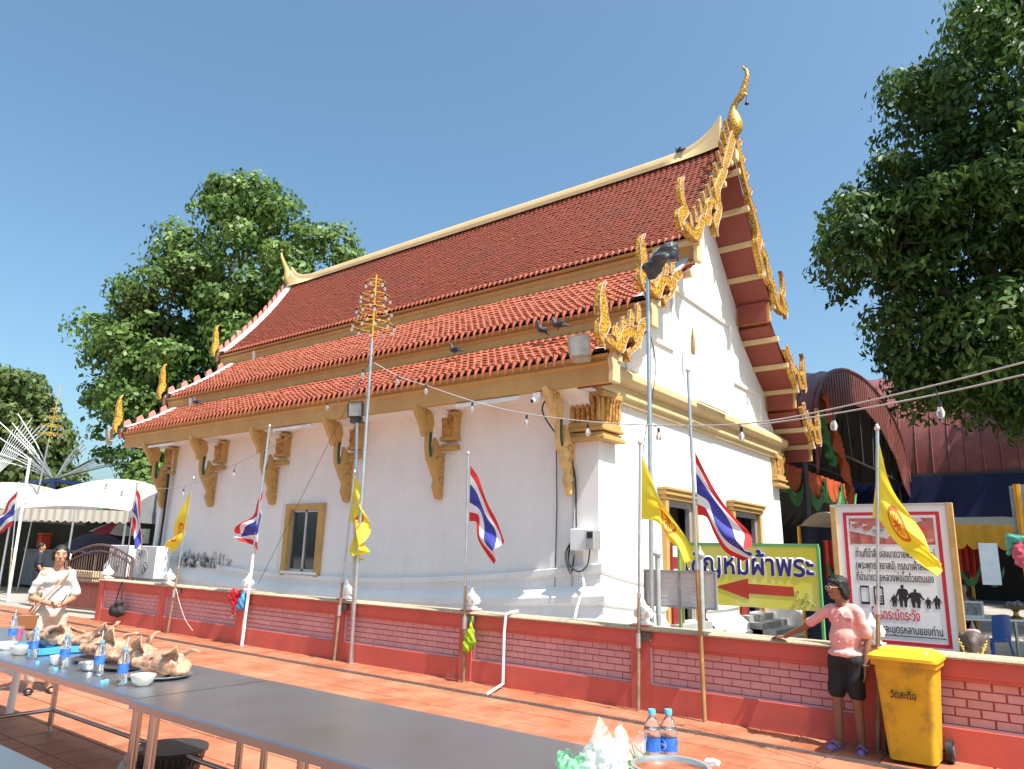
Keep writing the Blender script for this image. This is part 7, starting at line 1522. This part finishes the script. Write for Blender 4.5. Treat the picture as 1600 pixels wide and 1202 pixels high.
# ================================================================ left background: gate, air conditioners, tents, fair
def gate():
    a, b_ = V(-20.85,8.5,0), V(-18.2,8.86,0); t = thing('iron_gate', 'arched brown iron gate with rings and red slatted lower half', 'gate', a); d = (b_-a).normalized(); L = (b_-a).length; m = mat('brown gate paint', (.17,.10,.08,1), .45, .4, var=.2, scale=6)
    P = lambda u, z, o=0: tuple(a+d*L*u+V(d.y,-d.x,0)*o+V(0,0,z)); top = lambda u: 1.36+.30*math.sin(math.pi*u)
    MB().tube([P(k/20, top(k/20)) for k in range(21)], .028, 6).build('arch_rail', m, t, smooth=True); MB().tube([P(k/20, top(k/20)-.15) for k in range(21)], .02, 6).build('lower_arch_rail', m, t, smooth=True)
    for z in (.84, .74, .1): MB().tube([P(0,z), P(1,z)], .024, 6).build('rail', m, t)
    for u in (0, 1): MB().tube([P(u,0), P(u,top(u)+.03)], .035, 8).build('post', m, t)
    for k in range(1, 26): u = k/26; MB().tube([P(u,.84), P(u,top(u)-.15)], .011, 5).build('bar', m, t)
    for k in range(13): u = (k+.5)/13; c = V(P(u, top(u)-.075)); MB().tube([tuple(c+d*.055*math.cos(q)+V(0,0,.055*math.sin(q))) for q in np.linspace(0, 6.283, 13)], .009, 5, cap=False).build('ring', m, t)
    for k in range(18): u = (k+.5)/18; c = V(P(u, .79)); MB().tube([tuple(c+d*.04*math.cos(q)+V(0,0,.04*math.sin(q))) for q in np.linspace(0, 6.283, 11)], .008, 5, cap=False).build('ring', m, t)
    for k in range(40): u = (k+.5)/40; MB().tube([P(u,.1), P(u,.74)], .009, 5).build('lower_bar', m, t)
    sh = MB(); sh.quad(P(0,.12,-.03),P(1,.12,-.03),P(1,.73,-.03),P(0,.73,-.03)); sh.build('red_sheet', M_CORAL, t, fix=False)
gate()
def aircons():
    for i, (x0, lab) in enumerate(((-19.5,'white outdoor air conditioner with round fan, right one of the pair'),(-20.75,'white outdoor air conditioner behind the gate, left one of the pair'))):
        y = 9.55-.1*i; t = thing('air_conditioner', lab, 'air conditioner', (x0+.5,y,.85), 'outdoor air conditioners'); mw = mat('aircon white', (.62,.63,.64,1), .5, var=.05)
        MB().box((x0,y,.86),(x0+1.05,y+.38,1.66)).build('casing', mw, t, bevel=.015); c = (x0+.42,y-.004,1.27); g = MB()
        for r in np.linspace(.06,.30,9): g.tube([(c[0]+r*math.cos(q),c[1]-.01,c[2]+r*math.sin(q)) for q in np.linspace(0,6.283,25)], .005, 4, cap=False)
        for k in range(6): q = k*math.pi/6; g.tube([(c[0]-.3*math.cos(q),c[1]-.01,c[2]-.3*math.sin(q)),(c[0]+.3*math.cos(q),c[1]-.01,c[2]+.3*math.sin(q))], .005, 4)
        g.build('fan_grille', mw, t); MB().prism([(c[0]+.31*math.cos(q),c[2]+.31*math.sin(q)) for q in np.linspace(0,6.283,29)[:-1]], 'Y', y-.003, y-.001).build('fan_opening', mat('dark fan recess', (.12,.12,.12,1), .8), t)
        for k in range(3): q = k*2.1; MB().prism([(c[0],c[2]),(c[0]+.26*math.cos(q),c[2]+.26*math.sin(q)),(c[0]+.28*math.cos(q+.5),c[2]+.28*math.sin(q+.5)),(c[0]+.2*math.cos(q+.9),c[2]+.2*math.sin(q+.9))], 'Y', y-.006, y-.004).build('fan_blade', mat('grey fan blade', (.25,.25,.25,1), .6), t)
        for x in (x0+.1, x0+.95): MB().box((x-.03,y+.02,0),(x+.03,y+.36,.855)).build('stand', M_GREYFRAME, t)
    e = (-20.825,10.4,2.069); t = thing('breaker_box', 'small beige breaker box on the far left end of the long wall', 'breaker box', (e[0],10.4,1.9)); MB().box((e[0]-.14,10.32,1.72),(e[0]+.14,10.45,2.12)).build('cabinet', mat('beige cabinet', (.4,.38,.32,1), .6), t, bevel=.01); MB().tube(smoothed([(e[0]-.1,10.3,2.0),(e[0],10.26,1.8),(e[0]+.1,10.3,1.95)], 4), .01, 5).build('cable', M_BLACK, t)
    for k, dx in enumerate((0, .14, .26)): x = -20.15+dx; tag(MB().tube([(x,10.4,.6),(x+.02,10.42,2.4),(x+.03,10.4,4.3)], .028 if k else .045, 8).build('downpipe', M_GREYFRAME if k != 1 else M_BLACK, None, smooth=True), ['widest grey downpipe at the far left corner of the temple','black cable conduit between two grey downpipes at the far left corner','thin grey downpipe right of the black conduit at the far left corner'][k], 'pipe')
aircons()
def fair():
    mt = mat('white tent vinyl', (.50,.46,.40,1), .7, transl=.2, var=.05, scale=1.5, dirt=(.40,.35,.29,1), dscale=1.1, dlo=.55, dhi=.8); mgd = mat('grey tent end', (.3,.3,.31,1), .7)
    d = RTH; nb = FWH
    def tent(lab, o, wd, dp, z, h, lean):
        o = V(o); t = thing('white_tent', lab, 'tent', o, 'white fair tents')
        b = MB(); b.grid(lambda u, v: o+d*wd*u+nb*dp*v+V(0,0,z+h*(math.sin(math.pi*v)**.8)*(.75+.25*math.sin(math.pi*u))+.12*math.sin(math.pi*u*1)), 16, 14); b.build('roof', mt, t, smooth=True, fix=False)
        scallop('valance', mt, t, o-nb*.02, o+d*wd-nb*.02, z, z-.42, 14, .07)
        b = MB(); b.grid(lambda u, v: o+d*wd+nb*dp*u+V(0,0,lerp(z+h*(math.sin(math.pi*u)**.8)*.75, z-.35, v)), 14, 4); b.build('end_cloth', mgd, t, smooth=True, fix=False)
        for u in (0.02, .5, .98):
            for v in (0, 1): p = o+d*wd*u+nb*dp*v; MB().tube([p+V(0,0,0), p+V(0,0,z)], .035, 8).build('pole', M_STEELPOLE, t)
    tent('nearest white fair tent beside the temple corner', (-27.6,9.55,0), 3.6, 5.5, 2.75, 1.15, 0); tent('second white fair tent, farther left', (-31.2,7.2,0), 3.9, 5.5, 2.7, 1.0, 0); tent('leftmost white fair tent at the picture edge', (-34.8,4.6,0), 4.2, 5.5, 2.7, .95, 0)
    def dark_back():
        o = V(-36,9,0); b = MB(); b.grid(lambda u, v: o+d*15*u+nb*.15*math.sin(u*40)+V(0,0,2.6*v), 30, 2); x = b.build('tent_shade_backdrop', mat('painted tent shade', (.03,.035,.03,1), .9), None, fix=False); tag(x, 'black shade cloth closing the back of the white tents', 'shade cloth')  # added dark sheet that paints the shade behind the white tents
    dark_back()
    def umbrella(lab, c, r, h, cols, tilt=.1):
        c = V(c); t = thing('parasol', lab, 'umbrella', (c.x, c.y, 0), 'market parasols at left'); n = 8
        MB().tube([(c.x,c.y,0), tuple(c+V(0,0,h))], .025, 8).build('pole', M_STEELPOLE, t)
        for k in range(n):
            b = MB(); b.grid(lambda u, v: c+V(math.cos((k+u)*math.pi/4)*r*v, math.sin((k+u)*math.pi/4)*r*v+0, h*(math.cos(v*1.35))-.04*math.sin(math.pi*u)*v-tilt*v*math.cos((k+u)*math.pi/4)), 4, 8); b.build('panel', cols[k % len(cols)], t, smooth=True, fix=False)
    navy, teal, red, wh = mat('navy parasol', (.012,.018,.06,1), .6), mat('mint parasol', (.25,.5,.46,1), .7, transl=.3), mat('crimson parasol', (.4,.03,.06,1), .7, transl=.3), mat('white parasol', (.65,.65,.66,1), .7, transl=.3)
    umbrella('large navy parasol behind the gate', (-27.282,12,1.289), 1.25, .75, [navy]); umbrella('mint and white parasol right of the navy one', (-32.072,14.5,1.999), 1.5, .7, [teal, wh, mat('blue parasol', (.08,.16,.4,1), .7)]); umbrella('crimson and white parasol beside the temple corner', (-29.999,14,1.995), 1.1, .55, [red, wh]); umbrella('white and red parasol at the far left edge', (-38.377,13,1.966), 1.2, .45, [wh, mat('orange red parasol', (.5,.12,.06,1), .7)]); umbrella('dark blue parasol above the left market goods', (-42.012,15,2.682), 1.9, .5, [navy])
    tb = mat('red cooler plastic', (.5,.06,.035,1), .5); c = V((-32.301,12,1.327)); t = thing('red_cooler', 'red plastic cooler box on the grey counter at left', 'cooler', c); MB().box((c.x-.5,11.9,1.45),(c.x+.4,12.5,1.95)).build('box', tb, t, bevel=.03); MB().box((c.x-.53,11.88,1.953),(c.x+.43,12.52,2.03)).build('lid', mat('orange red lid', (.55,.1,.06,1), .5), t, bevel=.02)
    c = V((-30.772,11.6,0.816)); t = thing('grey_counter', 'blue-grey market counter behind the woman in white', 'counter', c); mcn = mat('blue grey panel', (.17,.19,.23,1), .6)
    for k in range(4): MB().box((c.x-1.6+.8*k+.01,11.6,.1),(c.x-.8+.8*k-.01,11.64,1.35)).build('front_panel', mcn, t, bevel=.006)
    MB().box((c.x-1.65,11.55,1.353),(c.x+1.65,12.6,1.42)).build('counter_top', mcn, t, bevel=.008); MB().box((c.x-1.6,12.5,.0),(c.x+1.6,12.55,1.35)).build('back_panel', mcn, t)
    c = V((-32.174,12.2,2.068)); t = thing('yellow_figure', 'small yellow plush toy standing on the red cooler', 'toy', c); put(remeshed([(c+V(0,0,-.08), (.1,.09,.12)), (c+V(0,0,.1), (.08,.08,.08)), (c+V(-.05,0,.17),.02,c+V(-.06,0,.22),.014),(c+V(.05,0,.17),.02,c+V(.06,0,.22),.014)], .02, 2), 'body', mat('yellow plush', (.6,.42,.02,1), .8), t)
    # cream wall block left of the gate, dark stall and shopper at the edge
    c = V((-22.062,8.483,0)); tag(MB().box((c.x-2.6,9.2,0),(-20.95,9.5,.95)).build('cream_wall', mat('cream wall paint', (.55,.42,.24,1), .7, var=.1), None, bevel=.01), 'low cream wall left of the iron gate', 'wall')
    t = thing('white_mast', 'thick white mast leaning right at the far left', 'mast', (-25.855,9,-0.163)); f, p = V((-24.619,8.6,-0.163)), V((-24.802,8.6,4.122)); f.z = 0; MB().tube([f, p], .04, 10).build('mast', M_WHITEPAINT, t, smooth=True)
    for z in (.6, 1.0, 1.4): q = f.lerp(p, z/p.z); MB().tube([q-V(.12,0,0), q+V(.12,0,0)], .012, 6).build('cleat', M_GREYFRAME, t)
    t = thing('person', 'white cloth draped seated worshipper seen through the gate', 'person', (-21.6,10.0,0)); F = Fig((-21.6,10.0,0), (.8,-.6), None, .9)
    c = V(-21.55,10.0,0); put(remeshed([(c+V(0,0,1.0), (.3,.26,.32)), (c+V(0,0,.55), (.36,.32,.5))], .04, 3), 'white_robe', M_FWHITE, t); put(remeshed(head_shapes(F, c+V(0,0,1.42))+[(c+V(0,0,1.2),.06,c+V(0,0,1.36),.05)], .015, 3), 'head', M_SKIN, t)
    put(remeshed([(c+V(0,0,1.46), (.085,.09,.08))], .02, 2), 'hair', M_HAIR, t)
    for o in ((.75,.25),): c2 = c+V(o[0],o[1],0); tag(put(remeshed([(c2+V(0,0,.95), (.26,.22,.3)), (c2+V(0,0,1.25),.12,c2+V(0,0,1.4),.05)], .04, 2), 'white_cloth_bundle', M_FWHITE, None), 'white cloth bundle seen through the iron gate', 'bundle'); tag(put(remeshed([(c2+V(-.35,-.1,1.0), (.13,.12,.14)), (c2+V(-.25,-.1,.9), (.12,.1,.1))], .03, 2, wrinkle(.015, 30)), 'orange_cloth', mat('saffron cloth', (.62,.13,.02,1), .7), None), 'saffron orange cloth seen through the iron gate', 'cloth')
    # shopper at the left edge
    F = Fig((-22.9,8.6,0), (.3,.95), None, 1.0); P = F.P; t = thing('person', 'shopper in dark clothes at the left edge beside the mast', 'person', F.b); hc = P(0,0,1.55)
    put(remeshed([(P(0,0,.95),(.15,.11,.14),F.rot()),(P(0,0,1.2),(.16,.11,.2),F.rot()),(P(-.16,0,1.34),.055,P(.16,0,1.34),.055),(P(0,0,1.36),.05,P(0,.01,1.45),.045),(P(.17,0,1.33),.05,P(.23,.0,1.05),.04),(P(.23,0,1.05),.04,P(.2,.12,.85),.028),(P(-.17,0,1.33),.05,P(-.23,.0,1.05),.04),(P(-.23,0,1.05),.04,P(-.2,.12,.85),.028),(P(.09,0,.9),.09,P(.09,0,.48),.06),(P(.09,0,.48),.055,P(.09,-.02,.08),.038),(P(-.09,0,.9),.09,P(-.09,0,.48),.06),(P(-.09,0,.48),.055,P(-.09,-.02,.08),.038),(P(.09,-.03,.04),.035,P(.1,.13,.03),.03),(P(-.09,-.03,.04),.035,P(-.1,.13,.03),.03)]+head_shapes(F,hc)+hand_shapes(F,P(.2,.12,.85),(0,0,-1),F.l*-1,.3)+hand_shapes(F,P(-.2,.12,.85),(0,0,-1),F.l,.3,None,-1), .012, 3), 'body', M_SKIN, t)
    put(remeshed([(P(0,0,1.15),(.18,.13,.28),F.rot()),(P(-.15,0,1.33),.07,P(.15,0,1.33),.07),(P(.17,0,1.33),.068,P(.22,0,1.12),.065),(P(-.17,0,1.33),.068,P(-.22,0,1.12),.065)], .015, 3), 'shirt', mat('dark navy shirt', (.02,.025,.04,1), .8), t); put(remeshed([(P(0,0,.92),(.17,.125,.12),F.rot()),(P(.09,0,.88),.1,P(.09,0,.15),.065),(P(-.09,0,.88),.1,P(-.09,0,.15),.065)], .015, 3), 'trousers', MATS['dark trousers'], t); put(remeshed([(F.H(hc,0,-.02,.04),(.085,.095,.09),F.rot(True))], .012, 2), 'hair', M_HAIR, t)
    # fairground fan of light tubes
    c = V((-53.044,20,5.762)); c0 = c.copy(); 
    s = 1.45; k = c/1.0
    base = V(0,0,1.7)+(V((-37.661,14.2,4.584))-V(0,0,1.7)); t = thing('light_tube_ride', 'fairground ride with fans of thin white light tubes above the tents', 'fairground ride', (base.x, base.y, 0)); MB().tube([(base.x,base.y,0), base], .12, 8).build('mast', mat('blue mast paint', (.05,.09,.25,1), .5), t)
    MB().tube([base-RTH*1.6-V(0,0,.3), base-V(0,0,.12), base+RTH*1.6-V(0,0,.25)], .09, 6).build('blue_beam', MATS['blue mast paint'], t)
    for a0, a1, n, l0, l1 in ((128,166,13,2.6,4.6),(48,66,6,1.6,2.2),(12,28,10,3.0,5.0)):
        for i in range(n):
            a = R(lerp(a0, a1, (i+random.random())/n)); L = random.uniform(l0, l1); e = base+RTH*math.cos(a)*L+V(0,0,math.sin(a)*L)+FWH*random.uniform(-.4,.4); MB().tube([base+RTH*math.cos(a)*.1, base.lerp(e, .5)+V(0,0,.1), e], .022, 5).build('light_tube', M_WHITEPAINT if random.random() < .7 else M_BLACK, t)
    b2 = V((-45.937,14,4.494)); t = thing('light_tube_ride', 'second fan of thin light tubes cut off at the left edge', 'fairground ride', (b2.x, b2.y, 0)); MB().tube([(b2.x,b2.y,0), b2], .12, 8).build('mast', MATS['blue mast paint'], t)
    for i in range(9): a = R(lerp(48, 72, i/8)); L = random.uniform(3.2, 4.4); MB().tube([b2, b2+RTH*math.cos(a)*L+V(0,0,math.sin(a)*L)], .022, 5).build('light_tube', M_WHITEPAINT, t)
fair()
